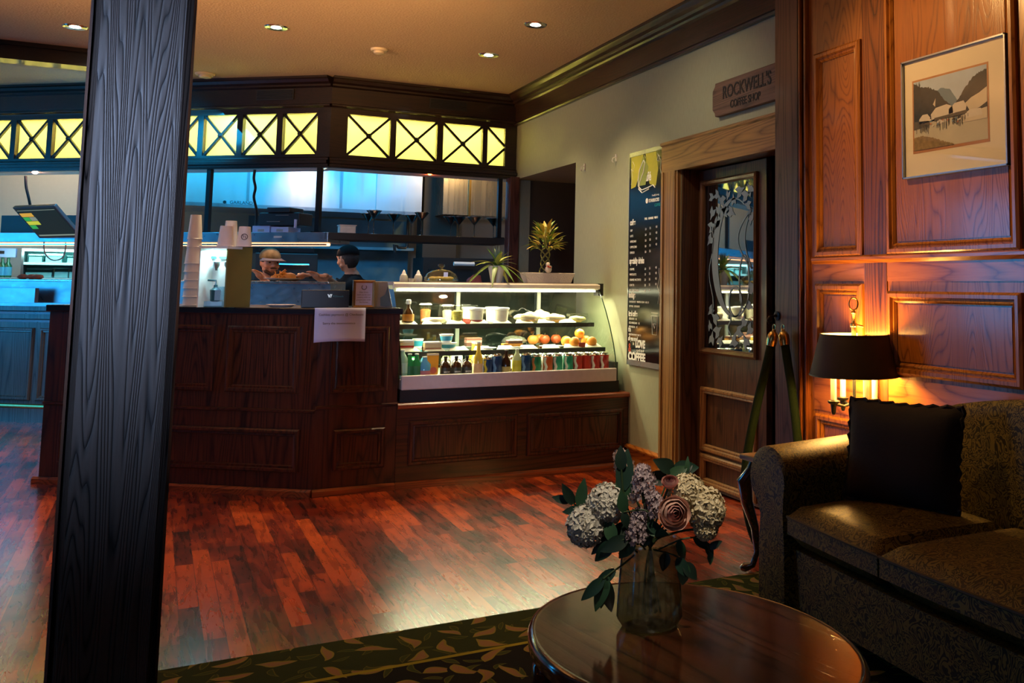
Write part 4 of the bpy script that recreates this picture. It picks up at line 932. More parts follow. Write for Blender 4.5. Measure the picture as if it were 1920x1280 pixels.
for (O, U, N, u, lab) in ((KB, DA, NA, 1.13, 'black hanging rod of the pass beside the wooden post'), (KB, DA, NA, .10, 'black hanging rod at the corner of the kitchen opening'), (KB, XV, -YV, 1.50, 'black hanging rod at the right end of the martini shelf')):
    f = MB(); f.obox(O, U, N, u-.019, u+.019, -.06, -.02, 1.645, 2.19); r_ = thing('hanging_rod', lab, 'rod', group='rods of the kitchen opening'); f.build('rod', BLKM, r_); f = MB(); f.obox(O, U, N, u-.04, u+.04, -.08, -.0, 1.645, 1.652); f.build('flange', BLKM, r_)
ps = thing('pass_counter', 'kitchen pass counter with steel top and blue lit wood panelled front', 'counter')
f = MB(); f.obox(KB, DA, NA, -.05, 4.4, -.30, -.0, .0, 1.0); f.build('body', wood('pass oak', (.06,.055,.05), (.16,.15,.14), 'Z', 9), ps)
f = MB(); f.obox(KB, DA, NA, -.03, 4.4, -.30, -.06, 1.03, 1.215); f.build('steel_riser', BLS, ps)
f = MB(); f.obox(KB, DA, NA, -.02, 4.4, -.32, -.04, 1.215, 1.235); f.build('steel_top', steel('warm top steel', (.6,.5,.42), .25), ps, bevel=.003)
f = MB(); f.obox(KB, DA, NA, -.03, 4.4, -.30, .03, 1.0, 1.03); f.build('ledge', BLS, ps)
f = MB(); f.sweep([(0,0),(.012,0),(.02,.02),(0,.03)], KB+ZV*.93, KB+DA*4.4+ZV*.93, out=NA); f.sweep([(0,0),(.012,0),(.02,.02),(0,.03)], KB+ZV*.86, KB+DA*4.4+ZV*.86, out=NA)
f.build('rail_moulding', BLS, ps)
for k in range(5):
    g = MB(); g.mould(KB, DA, ZV, NA, .15+.86*k, .92+.86*k, .20, .80, MPROF); g.build('panel', wood('pass oak', (.06,.055,.05), (.16,.15,.14), 'Z', 9), ps)
f = MB(); f.tube([KB+NA*.12+ZV*.157, KB+DA*4.4+NA*.12+ZV*.157], .02, 10)
fr_ = tag(f.build('foot_rail', BRASS, smooth=True), 'brass foot rail in front of the panelled kitchen pass', 'rail')
bc = thing('back_counter', 'dark low counter below the martini glass shelf behind the pastry case', 'counter')
f = MB(); f.box(1.62, 2.76, 8.32, 8.80, 0, 1.0); f.build('body', MAH, bc); f = MB(); f.box(1.61, 2.77, 8.30, 8.82, 1.0, 1.03); f.build('worktop', STEELD, bc)

# food and small things on the pass
def at(px, py, back, z=None):
    if z is not None: d = ray(px, py); return CAM+d*((z-CAM.z)/d.z)
    return onK(px, py, back)
# plate of fries
c = onK(530, 522, .20); pl_ = thing('plate', 'white oval plate heaped with fries on the pass', 'plate', (c.x, c.y, 1.235))
f = MB(); f.lathe([(.001,.004),(.08,.006),(.10,.010),(.15,.024),(.151,.027),(.10,.014),(.001,.010)], (0,0,0), 28); f.build('dish', plain('china', (.8,.78,.74), .2, coat=.4), pl_, smooth=True)
fz = thing('fries', 'golden fries and burger piled on the white plate on the pass', 'food', (c.x, c.y, 1.249), kind=None)
rr = random.Random(11); f = MB()
for i in range(90):
    a = rr.uniform(0, 6.28); r_ = rr.uniform(0,.10); p = V((r_*math.cos(a), r_*math.sin(a), rr.uniform(.005, .075*(1-r_/.13)+.005))); d = V((rr.uniform(-1,1), rr.uniform(-1,1), rr.uniform(-.3,.6))).normalized()
    f.tube([p-d*.025, p+d*.03], .0052, 4)
o = f.build('fries_heap', plain('fry', (.72,.34,.05), .5, var=.3), fz); o['kind'] = 'stuff'
f = MB(); f.lathe([(.02,-.0),(.05,.01),(.052,.03),(.04,.05),(.001,.062)], (.055,-.02,.0), 16); f.build('bun', plain('bun', (.6,.30,.08), .5), fz, smooth=True)
# printer, cartons, white tray on the shelves
def cartons():
    p = onK(535, 430, .16); t = thing('receipt_printer', 'black receipt printer standing on white cartons on the pass shelf', 'printer', (p.x, p.y, 1.705), R(-38.7))
    f = MB(); f.box(-.19,.19,-.10,.10,0,.11); f.box(-.11,.11,-.115,.09,.11,.155); f.build('body', BLK, t, bevel=.008)
    f = MB(); f.box(-.10,.02,-.122,-.1155,.03,.036); f.box(-.02,.10,-.122,-.1155,.085,.089); f.build('paper_slot', plain('slot grey', (.25,.22,.2), .4), t)
    f = MB(); f.box(.16,.175,-.13,-.11,-.02,.05); f.build('paper_curl', PAPER, t)
    for k, (a, b, z0, z1, lab) in enumerate(((-.05,.12,1.645,1.70,'small white carton left under the receipt printer'),(.125,.30,1.645,1.69,'small white carton right under the receipt printer'))):
        t = thing('carton', lab, 'carton', (p.x+DA.x*(.12-a)*1, p.y+DA.y*(.12-a), 1.645), R(-38.7)); f = MB(); f.box(-.08,.08,-.09,.09,0,z1-z0+.004); f.build('box', PAPER, t); f = MB(); f.box(-.03,.03,-.0912,-.09,.01,.03); f.build('label_patch', plain('label grey', (.4,.38,.36), .6), t)
cartons()
q = onY(650, 432, 8.44); t = thing('white_tub', 'white square tub at the left end of the martini shelf', 'tub', (q.x, q.y, 1.645)); f = MB(); f.box(-.065,.065,-.06,.06,0,.065); f.build('tub', WHT, t, bevel=.006); f = MB(); f.box(-.07,.07,-.065,.065,.065,.073); f.build('lid', WHT, t)
def martini(px, Y, lab, h=.185):
    q = onY(px, 437, Y); t = thing('martini_glass', lab, 'glass', (q.x, Y, 1.6455), group='martini glasses on the black shelf')
    f = MB(); f.lathe([(.036,0),(.034,.003),(.006,.008),(.004,.02),(.0045,h-.076),(.007,h-.072),(.066,h),(.064,h),(.004,h-.066)], (0,0,0), 20, cap=False); f.build('glass', MGL, t, smooth=True)
    f = MB(); f.lathe([(.0675,h-.002),(.0675,h+.001),(.065,h+.001)], (0,0,0), 20, cap=False); f.build('rim', CHROME, t)
MGL = thinglass('martini glass', (.36,.37,.38), .5, .05)
for px, Y, lab in ((690,8.52,'martini glass at the far left of the row, standing behind its neighbour'),(700,8.40,'martini glass at the left end of the row, in front of its neighbour'),(737,8.46,'martini glass alone right of the leftmost pair'),(771,8.50,'martini glass tucked just left of the taller one'),(790,8.38,'taller martini glass in the middle before the dark gap'),
                   (845,8.50,'martini glass just right of the dark kitchen column'),(860,8.42,'martini glass second right of the dark kitchen column'),(889,8.38,'martini glass in front of the warm lit steel'),(925,8.44,'left one of the last two martini glasses'),(931,8.50,'last martini glass beside the right hanging rod')):
    martini(px, Y, lab, .205 if px in (700,790) else .185)
# cables
f = MB(); P = [onK(478,318,.05), onK(476,335,.05), onK(479,352,.06), onK(476,370,.07), onK(481,395,.10), onK(480,425,.14)]; f.tube(cat(P), .011, 8); tag(f.build('cable', BLK, smooth=True), 'black cable hanging to the printer on the pass shelf', 'cable')
f = MB(); P = [onK(48,330,.05), onK(49,350,.05), onK(54,372,.06), onK(58,392,.10)]; f.tube(cat(P), .011, 8); tag(f.build('cable', BLK, smooth=True), 'black cable hanging to the tilted touch screen', 'cable')
f = MB(); P = [onK(83,440,.02), onK(83,470,.03), onK(92,484,.03), onK(104,488,.03), onK(118,482,.03), onK(123,465,.03), onK(123,455,.03)]; f.tube(cat(P), .006, 6); tag(f.build('cable', plain('grey cable', (.4,.36,.36), .5), smooth=True), 'thin grey cable looping below the tilted touch screen', 'cable')
# tilted touch screen
def tilt_screen():
    H = R_*.90-W_*.43; H.z = 0; H.normalize(); Bk = V((-H.y, H.x, 0))
    if Bk.dot(W_) < 0: Bk = -Bk
    T_ = R(44); Uv = ZV*math.cos(T_)-Bk*math.sin(T_); Nn = H.cross(Uv); Nn = -Nn if Nn.dot(W_) > 0 else Nn
    c = onK(87, 417, -.20); t = thing('touch_screen', 'tilted order touch screen with coloured buttons left of the wooden post', 'monitor', c)
    w2, h2 = .29, .175
    def q(f, u0,u1,v0,v1,n0,n1):
        P = lambda u,v,n: H*u+Uv*v+Nn*n
        f.add([P(u0,v0,n0),P(u1,v0,n0),P(u1,v1,n0),P(u0,v1,n0),P(u0,v0,n1),P(u1,v0,n1),P(u1,v1,n1),P(u0,v1,n1)], [(3,2,1,0),(4,5,6,7),(0,1,5,4),(1,2,6,5),(2,3,7,6),(3,0,4,7)])
    f = MB(); q(f, -w2,w2,-h2,h2,-.03,0); f.build('housing', STEELD, t, bevel=.004)
    f = MB(); q(f, -w2+.02,w2-.02,-h2+.02,h2-.02,0,.002); f.build('screen', emis('screen dark', (.02,.035,.035), .5, .01), t)
    f = MB(); cols = [emis('tile amber',(.9,.5,.05),.7,.05), emis('tile green',(.05,.6,.12),.6,.05), emis('tile yellow',(.75,.8,.05),.7,.05), emis('tile grey',(.4,.5,.4),.5,.05)]
    for mi, u, v, w_ in ((0,0,0,2),(1,0,1,1),(3,1,1,1),(2,0,2,2),(1,0,3,1)):
        f.mi = mi; q(f, -w2+.03+u*.09, -w2+.03+u*.09+.085*w_, h2-.06-.045*(v+1), h2-.06-.045*v-.005, .002,.003)
    f.mi = 3; q(f, -w2+.04,w2-.03,-h2+.028,-h2+.042,.002,.003); q(f,-w2+.03,w2-.03,h2-.04,h2-.035,.002,.003); f.build('screen_buttons', cols, t)
    f = MB(); f.tube([-Nn*.03, -Nn*.10, V((-NA.x*.25,-NA.y*.25,.03)), V((-NA.x*.33,-NA.y*.33,-.06))], .018, 8); f.build('bracket_arm', BLK, t)
    p = onK(20, 415, .25)
    t = thing('rear_plate', 'black bracket plate standing behind the tilted touch screen', 'bracket', (p.x, p.y, 1.646)); f = MB(); f.obox((0,0,0), DA, NA, -.8, .1, -.02, 0, 0, .17); f.build('plate', BLK, t); f = MB(); f.obox((0,0,0), DA, NA, -.8, .1, 0, .05, 0, .01); f.build('foot', BLK, t)
tilt_screen()
# steel tray unit with food, left
c = onK(35, 555, -.02); t = thing('food_tray', 'deep steel tray holding food at the left end of the pass', 'tray', (c.x, c.y, 1.031))
f = MB(); f.obox((0,0,0), DA, NA, -.20, .45, -.0, .04, 0, .125); f.build('tray', BLS, t)
for px, lab in ((42,'piece of pinkish food in the steel tray, leftmost'),(58,'piece of reddish food in the steel tray, middle'),(70,'piece of brown food in the steel tray, rightmost')):
    q = onK(px, 538, .0); f = MB(); f.ball((0,0,.01), (.045,.03,.022), 10, 7, lambda p: p*(1+.25*noise.noise(p*60+V((px,0,0))))); o = f.build('food_piece', plain('cooked meat', (.35,.12,.07), .5, var=.4), smooth=True); o.location = (q.x, q.y, 1.245); tag(o, lab, 'food', 'food pieces on the steel tray')
# ================================================================== KITCHEN BACK
YH = 10.35
def kbox(px0, py0, px1, py1, Y): a = onY(px0, py0, Y); b = onY(px1, py1, Y); return a.x, b.x, b.z, a.z
x0,x1,z0,z1 = kbox(250, 322, 790, 404, YH)
hd = thing('range_hood', 'wide brushed stainless range hood glowing blue over the cooking line', 'range hood', ((x0+x1)/2, YH, z0))
w_ = (x1-x0)/2; f = MB(); f.box(-w_, w_, .0, .85, .0, z1-z0+.35); f.build('canopy', STEEL, hd)
f = MB(); f.box(-w_-.005, w_+.005, -.012, .0, .0, .035)
f.build('drip_edge', STEELD, hd)
for px in (708, 345, 465, 640):
    q = onY(px, 360, YH); f = MB(); f.box(q.x-hd.location.x-.012, q.x-hd.location.x+.012, -.008, .0, .04, z1-z0+.3); f.build('seam_strip', STEELD if px != 708 else STEEL, hd)
q = onY(445, 397, YH-.002); f = MB(); f.obox((q.x-hd.location.x,-.012,0), XV, -YV, -.10, .10, 0, .003, .03, .065); f.build('badge', plain('badge', (.30,.50,.58), .4), hd)
text('badge_lettering', 'GARLAND', .045, (q.x-.075, YH-.016, z0+.034), XV, ZV, BLK, hd, .0006)
f = MB(); f.lathe([(.001,0),(.016,0),(.016,.001)], (q.x-hd.location.x-.12,-.0155,.048), 14, axis=(0,-1,0)); f.build('badge_ring', BLK, hd)
x0,x1,z0b,z1b = kbox(833, 322, 960, 407, YH)
h2_ = thing('steel_cabinet', 'stainless wall cabinet lit warm at the right end of the kitchen', 'cabinet', ((x0+x1)/2, YH, z0b)); w_ = (x1-x0)/2
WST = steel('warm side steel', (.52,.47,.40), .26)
f = MB(); f.box(-w_, -.30*w_-.0, .01,.6, 0, .95); f.build('left_door', WST, h2_); f = MB(); f.box(-.22*w_, w_, .0,.6, 0, .95); f.build('right_door', WST, h2_)
f = MB(); f.box(-.29*w_,-.23*w_,-.01,.5,-.01,.96); f.build('edge_strip', BRASS, h2_)
f = MB(); f.tube([(.5*w_+.10*math.cos(k*.5), -.012, .62+.10*math.sin(k*.5)) for k in range(3,12)], .006, 6); f.build('hanging_wire', BLK, h2_)
mbx = MB(); a, b, zz0, zz1 = kbox(790, 300, 835, 560, 10.9); mbx.box(a, b+.05, 10.7, 11.0, 0, ZC); struct('trim_kitchen_column', mbx, plain('dark column', (.05,.038,.028), .6))
# cooking line
a = onY(470,520,10.6).x; b = onY(788,520,10.6).x
st = thing('cooking_range', 'black cooking range with steel edge under the hood', 'stove', ((a+b)/2, 10.45, 0)); w_ = (b-a)/2
f = MB(); f.box(-w_, w_, 0, .8, 0, 1.10); f.build('body', BLKM, st); f = MB(); f.box(-w_, w_, -.04, .0, 1.02, 1.11); f.build('front_edge', STEEL, st)
f = MB(); f.box(-w_, w_, .78, .80, 1.10, 1.95); f.build('backsplash', plain('painted cyan light backsplash', (.10,.22,.27), .35, scale=6, var=.5), st)  # stainless backsplash with the cyan kitchen light painted into its colour
f = MB(); f.box(-w_, w_, .50, .78, 1.60, 1.63); f.build('overshelf', plain('painted cyan light overshelf', (.25,.38,.42), .35), st)  # same cyan light put into the shelf colour
for k in range(6):
    g = MB()
    for j in range(4): g.tube([(-w_+.2+k*w_/3.2+.06*j-.09, .15, 1.125),(-w_+.2+k*w_/3.2+.06*j-.09, .65, 1.125)], .008, 5)
    g.box(-w_+.2+k*w_/3.2-.11, -w_+.2+k*w_/3.2+.11, .15, .17, 1.11, 1.12); g.build('burner_grate', BLK, st)
def pan(px, lab, s=1.0, hd_=1):
    q = onY(px, 490, 10.75); t = thing('frying_pan', lab, 'pan', (q.x, q.y, 1.134))
    f = MB(); f.lathe([(.001,0),(.10*s,0),(.13*s,.05),(.135*s,.055),(.125*s,.052),(.095*s,.008),(.001,.006)], (0,0,0), 20); f.build('bowl', BLKM, t, smooth=True)
    f = MB(); f.tube([(-.12*s*hd_,0,.05),(-.22*s*hd_,-.02,.09),(-.33*s*hd_,-.03,.14)], .010, 6); f.build('handle', BLK, t, smooth=True)
pan(690, 'black frying pan left on the cooking range, handle raised'); pan(738, 'black frying pan right on the cooking range beside the dark column', 1.05); pan(545, 'black frying pan in the middle of the cooking range', .95, -1); pan(600, 'black frying pan right of the middle of the cooking range', 1.0)
t = thing('pot_filler', 'black swing-arm pot filler tap hanging over the cooking range', 'tap', onY(763, 465, 10.8)); zt = 2.2-t.location.z
f = MB(); f.tube([(0,0,zt),(0,0,.02),(-.02,-.01,0),(-.10,-.03,0),(-.115,-.03,.01)], .014, 8); f.build('pipe', BLK, t, smooth=True); f = MB(); f.tube([(-.11,-.03,.015),(-.15,-.04,.03),(-.14,-.04,-.05)], .016, 8); f.build('spout', BLK, t, smooth=True)
t = thing('steel_shelf_unit', 'teal lit shelf rack with glass tubs at the far left of the kitchen', 'shelf', (onY(98,500,10.9).x, 10.9, 0))
a,b,z0,z1 = kbox(46,468,165,524,10.9); cx_ = t.location.x; f = MB(); f.box(a-cx_, b-cx_, .30,.32, 0, z1); f.build('back_panel', plain('teal panel', (.12,.42,.42), .5), t)
for k, z in enumerate((z0, (z0+z1)/2+.01, z1)): f = MB(); f.box(a-cx_, b-cx_, 0, .32, z-.012, z+.012); f.build('shelf', plain('pale shelf', (.65,.80,.78), .4), t)
f = MB(); f.box(a-cx_-.02, a-cx_, 0, .32, 0, z1+.012); f.box(b-cx_, b-cx_+.02, 0, .32, 0, z1+.012); f.build('side', STEELD, t)
GT = thinglass('tub glass', (.75,.92,.92), .4)
zz = ((z0+z1)/2+.022, z0+.012)
for i, (px, lv, wd, hh, lab) in enumerate(((66,0,.13,.09,'clear storage tub upper left on the teal rack'),(100,0,.16,.10,'clear storage tub upper middle on the teal rack'),(135,0,.10,.08,'clear storage tub upper right on the teal rack'),(74,1,.26,.09,'long clear storage tub lower left on the teal rack'),(116,1,.14,.10,'clear storage tub lower middle on the teal rack'),(140,1,.10,.10,'clear storage tub lower right on the teal rack'))):
    q = onY(px, 500, 11.0); tt = thing('storage_tub', lab, 'container', (q.x, 11.02, zz[lv])); f = MB(); f.box(-wd/2,wd/2,-.06,.06,0,hh); f.build('tub', GT, tt, bevel=.01); f = MB(); f.box(-wd/2*.8,wd/2*.8,-.05,.05,.004,hh*.6); f.build('contents', plain('pale contents', (.55,.72,.72), .6), tt)
area('rack_light', (onY(98,460,10.8).x, 10.85, 1.5), (onY(98,460,10.8).x, 11.1, 1.2), .7, .1, 3, (.45,1,.95))
# bottles on a low counter at the far left
t = thing('low_cabinet', 'dark cabinet carrying green bottles at the left picture edge', 'cabinet', (onY(0,520,10.9).x, 10.95, 0)); zc_ = onY(0,520,10.9).z
f = MB(); f.box(-.5,.17,0,.5,0,zc_-.01); f.build('body', BLK, t); f = MB(); f.box(-.5,.17,-.01,.5,zc_-.01,zc_); f.build('top', plain('pale shelf', (.65,.80,.78), .4), t)
for px, lab in ((3,'green bottle with blue label at the left picture edge'),(14,'green bottle with blue label right of its twin')):
    q = onY(px, 505, 11.0); tt = thing('green_bottle', lab, 'bottle', (q.x, 11.02, zc_)); f = MB(); f.lathe([(.03,0),(.033,.01),(.033,.11),(.013,.15),(.013,.19)], (0,0,0), 14); f.build('glass', plain('bottle green', (.01,.10,.05), .15), tt, smooth=True); f = MB(); f.lathe([(.0335,.02),(.0335,.10)], (0,0,0), 14, cap=False); f.build('label_band', plain('blue label', (.08,.35,.55), .5), tt)
q = onY(10, 478, 10.95); t = thing('white_box', 'white box with dark printed mark above the green bottles', 'box', (q.x-.06, 11.05, zc_+.195)); f = MB(); f.box(-.14,.13,0,.1,0,.085); f.build('carton', PAPER, t); f = MB(); f.box(-.0,.04,-.001,0,.03,.06); f.build('mark', BLK, t)
# oven at the right
a,b,z0,z1 = kbox(800,462,945,540,9.9); t = thing('dark_oven', 'dark oven with pale towel bar right of the cooking line', 'oven', ((a+b)/2-.03, 9.9, 0)); w_=(b-a)/2
f = MB(); f.box(-w_,w_,0,.45,0,1.50); f.build('body', BLK, t); f = MB(); f.box(-w_+.05,w_-.05,-.01,0,.95,1.38); f.build('oven_door', plain('oven glass', (.015,.017,.02), .1, coat=.5), t)
hz = onY(865,495,9.95); f = MB(); f.tube([(hz.x-t.location.x-.11,-.05,hz.z),(hz.x-t.location.x+.11,-.05,hz.z)], .022, 8); f.build('handle_bar', WHT, t)
# blue bowl with a red and white cloth
q = onY(885, 522, 8.5); t = thing('blue_bowl', 'blue bowl on the back counter behind the pastry case', 'bowl', (q.x+.03, 8.5, 1.032)); f = MB(); f.lathe([(.05,0),(.06,.01),(.14,.16),(.145,.165),(.135,.16),(.05,.02),(.001,.018)], (0,0,0), 22); f.build('bowl', plain('blue enamel', (.03,.08,.16), .3), t, smooth=True); f = MB(); f.lathe([(.146,.160),(.149,.166),(.146,.172)], (0,0,0), 22, cap=False); f.build('rim', plain('blue rim', (.05,.25,.45), .3), t)
f = MB(); f.ball((0,0,.0), (.075,.05,.075), 14, 10, lambda p: p*(1+.3*noise.noise(p*22))); o = f.build('crumpled_cloth', plain('red pink cloth', (.42,.10,.09), .7, scale=18, var=.6), smooth=True); o.location = (t.location.x-.0, 8.5, 1.235); tag(o, 'crumpled red and pink cloth lying in the blue bowl', 'cloth')

# ================================================================== PEOPLE
def evalmesh(mb, name, mat, parent, voxel=.008, sm=6):
    o = mb.build(name, mat, None); o.modifiers.new('r','REMESH').mode = 'VOXEL'; o.modifiers['r'].voxel_size = voxel
    s = o.modifiers.new('s','SMOOTH'); s.iterations = sm; s.factor = .5
    dg = bpy.context.evaluated_depsgraph_get(); me = bpy.data.meshes.new_from_object(o.evaluated_get(dg)); bpy.data.objects.remove(o)
    for p in me.polygons: p.use_smooth = True
    o = bpy.data.objects.new(name, me); COL.objects.link(o); o.parent = parent; return o
SKIN = plain('skin', (.46,.23,.13), .5, var=.08)
def face_head(mb, c, fd, up, s=1.0):
    fd = V(fd).normalized(); up = V(up); up = (up-fd*up.dot(fd)).normalized(); rt = fd.cross(up)
    L = lambda x, y, z: c+(rt*x+fd*y+up*z)*s      # x right, y forward, z up
    def skull(p):
        x, y, z = p
        if z < -.02: k = max(.62, 1-(-.02-z)*3.2); x *= k; y *= (1-(-.02-z)*(.6 if y>0 else 2.6))
        return rt*x*s+fd*y*s+up*z*s
    mb.ball(c, (.076,.097,.115), 28, 20, skull)
    mb.ball(L(0,.050,-.083), (.030*s,.030*s,.024*s), 12, 8)                     # chin
    mb.caps(L(0,.092,.018), L(0,.112,-.018), .008*s, .013*s)                       # nose
    mb.ball(L(-.012,.098,-.022), .008*s, 8, 6); mb.ball(L(.012,.098,-.022), .008*s, 8, 6)
    mb.caps(L(-.020,.087,-.050), L(.020,.087,-.050), .0075*s, .0075*s); mb.caps(L(-.017,.085,-.060), L(.017,.085,-.060), .008*s, .008*s)
    mb.caps(L(-.045,.078,.032), L(.045,.078,.032), .012*s, .012*s)              # brow
    for sg in (-1,1):
        mb.ball(L(sg*.045,.060,-.028), .022*s, 10, 8)                            # cheek
        mb.caps(L(sg*.077,.0,.015), L(sg*.076,-.005,-.025), .013*s, .009*s)      # ear
        mb.caps(L(sg*.055,.02,-.06), L(0,.06,-.085), .018*s, .018*s)          # jaw
    return L, rt, fd, up
def hand(mb, w_, d, nrm, s=1.0, curl=.35):
    d = V(d).normalized(); nrm = V(nrm).normalized(); sd = d.cross(nrm).normalized()
    pc_ = w_+d*.045*s; mb.caps(w_, pc_, .026*s, .030*s)
    for k in range(4): mb.caps(w_+d*.03*s+sd*(-.026+.017*k)*s, w_+d*.085*s+sd*(-.030+.020*k)*s, .013*s, .011*s)
    for k in range(4):
        ln_ = (.068,.078,.072,.056)[k]*s; b0 = w_+d*.085*s+sd*(-.030+.020*k)*s; p1 = b0+d*ln_*.5-nrm*ln_*.5*curl; p2 = p1+d*ln_*.5*(1-curl)-nrm*ln_*.5*(curl+.2)
        mb.caps(b0, p1, .0095*s, .0085*s, 8); mb.caps(p1, p2, .0085*s, .007*s, 8)
    t0 = w_+d*.03*s-sd*.028*s; t1 = t0+(d*.7-sd*.7-nrm*.2).normalized()*.04*s; mb.caps(t0, t1, .012*s, .010*s, 8); mb.caps(t1, t1+(d*.95-sd*.2).normalized()*.03*s, .010*s, .008*s, 8)
def person(label, H, face, lean, hands, shirt, cap, capband, fwd_body, pitch=-.25, brim=True, mask=None):
    t = thing('person', label, 'person', (H.x, H.y, 0)); o = V((H.x, H.y, 0)); c = H-o
    fd = (V(face).normalized()+ZV*pitch).normalized(); bd = V(fwd_body).normalized(); sd = bd.cross(ZV).normalized()
    m = MB(); L, rt, fd, up = face_head(m, c, fd, ZV, 1.0)
    neck = c-ZV*.16-bd*.045; chest = neck-ZV*.16-bd*lean*.45; pel = V((chest.x, chest.y, 0))-bd*lean+ZV*min(.95, chest.z-.36)
    m.caps(c-up*.05-fd*.015, neck, .052, .056); m.caps(neck+ZV*.0, chest, .075, .135); m.caps(chest, pel, .13, .125)
    sh_ = []
    for sg, (hx, nrm) in zip((-1,1), hands):
        S = neck-ZV*.065+sd*sg*.17; m.caps(neck-ZV*.03, S, .055, .058); hw = V(hx)-o
        v = hw-S; ln_ = min(v.length, .54); mid = S+v*.5; drop = math.sqrt(max(0, (.275**2)-(ln_/2)**2)); E_ = mid+(-ZV*.8+sd*sg*.5).normalized()*drop
        m.caps(S, E_, .052, .040); m.caps(E_, hw, .038, .026); hand(m, hw, (hw-E_)+V((0,0,.02)), nrm); sh_.append((S, E_, hw))
    for sg in (-1,1):
        hp = pel+sd*sg*.09; kn = V((hp.x, hp.y, .50))+bd*.03; an = V((hp.x, hp.y, .09)); m.caps(hp, kn, .085, .058); m.caps(kn, an, .055, .038); m.caps(V((an.x,an.y,.035)), V((an.x,an.y,.03))+bd*.15, .036, .03)
    body = evalmesh(m, 'body', SKIN, t, .0075, 5)
    # shirt
    m = MB(); m.caps(neck-ZV*.045, chest, .100, .155); m.caps(chest, pel, .15, .145)
    for sg, (S, E_, hw) in zip((-1,1), sh_): m.caps(neck-ZV*.05, S, .068, .070); m.caps(S, E_+(S-E_)*.12, .064, .055)
    evalmesh(m, 'shirt', shirt, t, .012, 6)
    m = MB()
    for sg in (-1,1):
        hp = pel+sd*sg*.09; m.caps(pel, hp, .12, .11); m.caps(hp, V((hp.x,hp.y,.5))+bd*.03, .10, .075); m.caps(V((hp.x,hp.y,.5))+bd*.03, V((hp.x,hp.y,.12)), .073, .06)
    evalmesh(m, 'trousers', plain('dark trousers', (.012,.012,.014), .8), t, .012, 5)
    # hair and cap
    m = MB()
    def hair(p): x,y,z = p; return rt*x+fd*(y-.012)+up*(z+.006)
    m.ball(c, (.082,.098,.108), 24, 16, lambda p: hair(p) if p[2] > .0 or p[1] < -.02 else hair(V((p[0]*.8,p[1]*.5,p[2]*.5))))
    m.build('hair', plain('dark hair', (.012,.009,.007), .7, scale=150, bump=.4), t, smooth=True)
    m = MB(); m.ball(c+up*.045, (.089,.110,.088), 24, 14, lambda p: rt*p[0]+fd*(p[1]-.008)+up*(max(p[2],-.01)))
    cp = m.build('cap', cap, t, smooth=True)
    if brim:
        m = MB(); vs = []
        for j in range(4):
            for i in range(9): a = R(-65+130*i/8); rr_ = .100+.023*j*math.cos(R(-65+130*i/8))**.6; vs.append(c+up*(.045-.004*j-.006*(i-4)**2/16*j)+rt*(rr_*.9*math.sin(a))+fd*(rr_*math.cos(a)))
        m.add(vs, [(j*9+i,j*9+i+1,(j+1)*9+i+1,(j+1)*9+i) for j in range(3) for i in range(8)]); m.build('brim', capband, cp, smooth=True, solid=.004)
    # eyes, brows, beard
    for sg in (-1,1):
        m = MB(); m.ball(L(sg*.031,.083,.010), (.012,.008,.008), 10, 8); m.build('eye', plain('dark eye', (.02,.015,.012), .2), t, smooth=True)
        m = MB(); m.caps(L(sg*.016,.098,.030), L(sg*.048,.084,.032), .004, .003, 6); m.build('eyebrow', plain('dark hair', (.012,.009,.007), .7), t, smooth=True)
    if mask:
        m = MB(); m.caps(L(-.024,.098,-.041), L(.024,.098,-.041), .005, .005, 8); m.caps(L(-.05,.055,-.072), L(0,.076,-.098), .015, .017, 8); m.caps(L(.05,.055,-.072), L(0,.076,-.098), .015, .017, 8); m.build('beard', plain('stubble', (.05,.028,.018), .8), t, smooth=True)
    # v-neck trim
    m = MB(); k0 = neck-ZV*.02; m.tube([k0-sd*.085+ZV*.005, k0-sd*.06+bd*.075-ZV*.06, k0+bd*.125-ZV*.15, k0+sd*.06+bd*.075-ZV*.06, k0+sd*.085+ZV*.005], .007, 6)
    m.build('collar_trim', mask or plain('black trim', (.01,.01,.01), .7), t, smooth=True)
    return t
H1 = onK(506, 492, .50); fw = V((W_.x, W_.y, 0)).normalized()
camo = plain('camouflage cloth', (.085,.068,.038), .9, scale=22, var=.85, spec=.1)
ORT = plain('orange trim', (.35,.10,.03), .6)
hl, hr = onK(560, 520, .28), onK(492, 524, .26)
hl.z = 1.27; hr.z = 1.26
person('cook in camouflage cap and black v-neck shirt leaning over the pass', H1, R_*.60-fw*.62, .22, ((hr, ZV), (hl, ZV)), plain('black shirt', (.006,.006,.006), .9, spec=.1), camo, plain('dark brim', (.05,.03,.025), .7), -fw*.9+R_*.3, -.14, True, ORT)
H2 = onY(652, 486, 9.05); h2a, h2b = onK(598, 522, .20), onK(612, 526, .30); h2a.z = 1.262; h2b.z = 1.27
person('person in black cap and black shirt reaching left across the pass', H2, -R_*.85+fw*.42, .10, ((h2a, ZV), (h2b, ZV)), plain('black shirt', (.006,.006,.006), .9, spec=.1), plain('black cap', (.005,.005,.005), .9, spec=.1), plain('black cap', (.005,.005,.005), .9, spec=.1), -R_*.8-fw*.5, -.10, False, None)

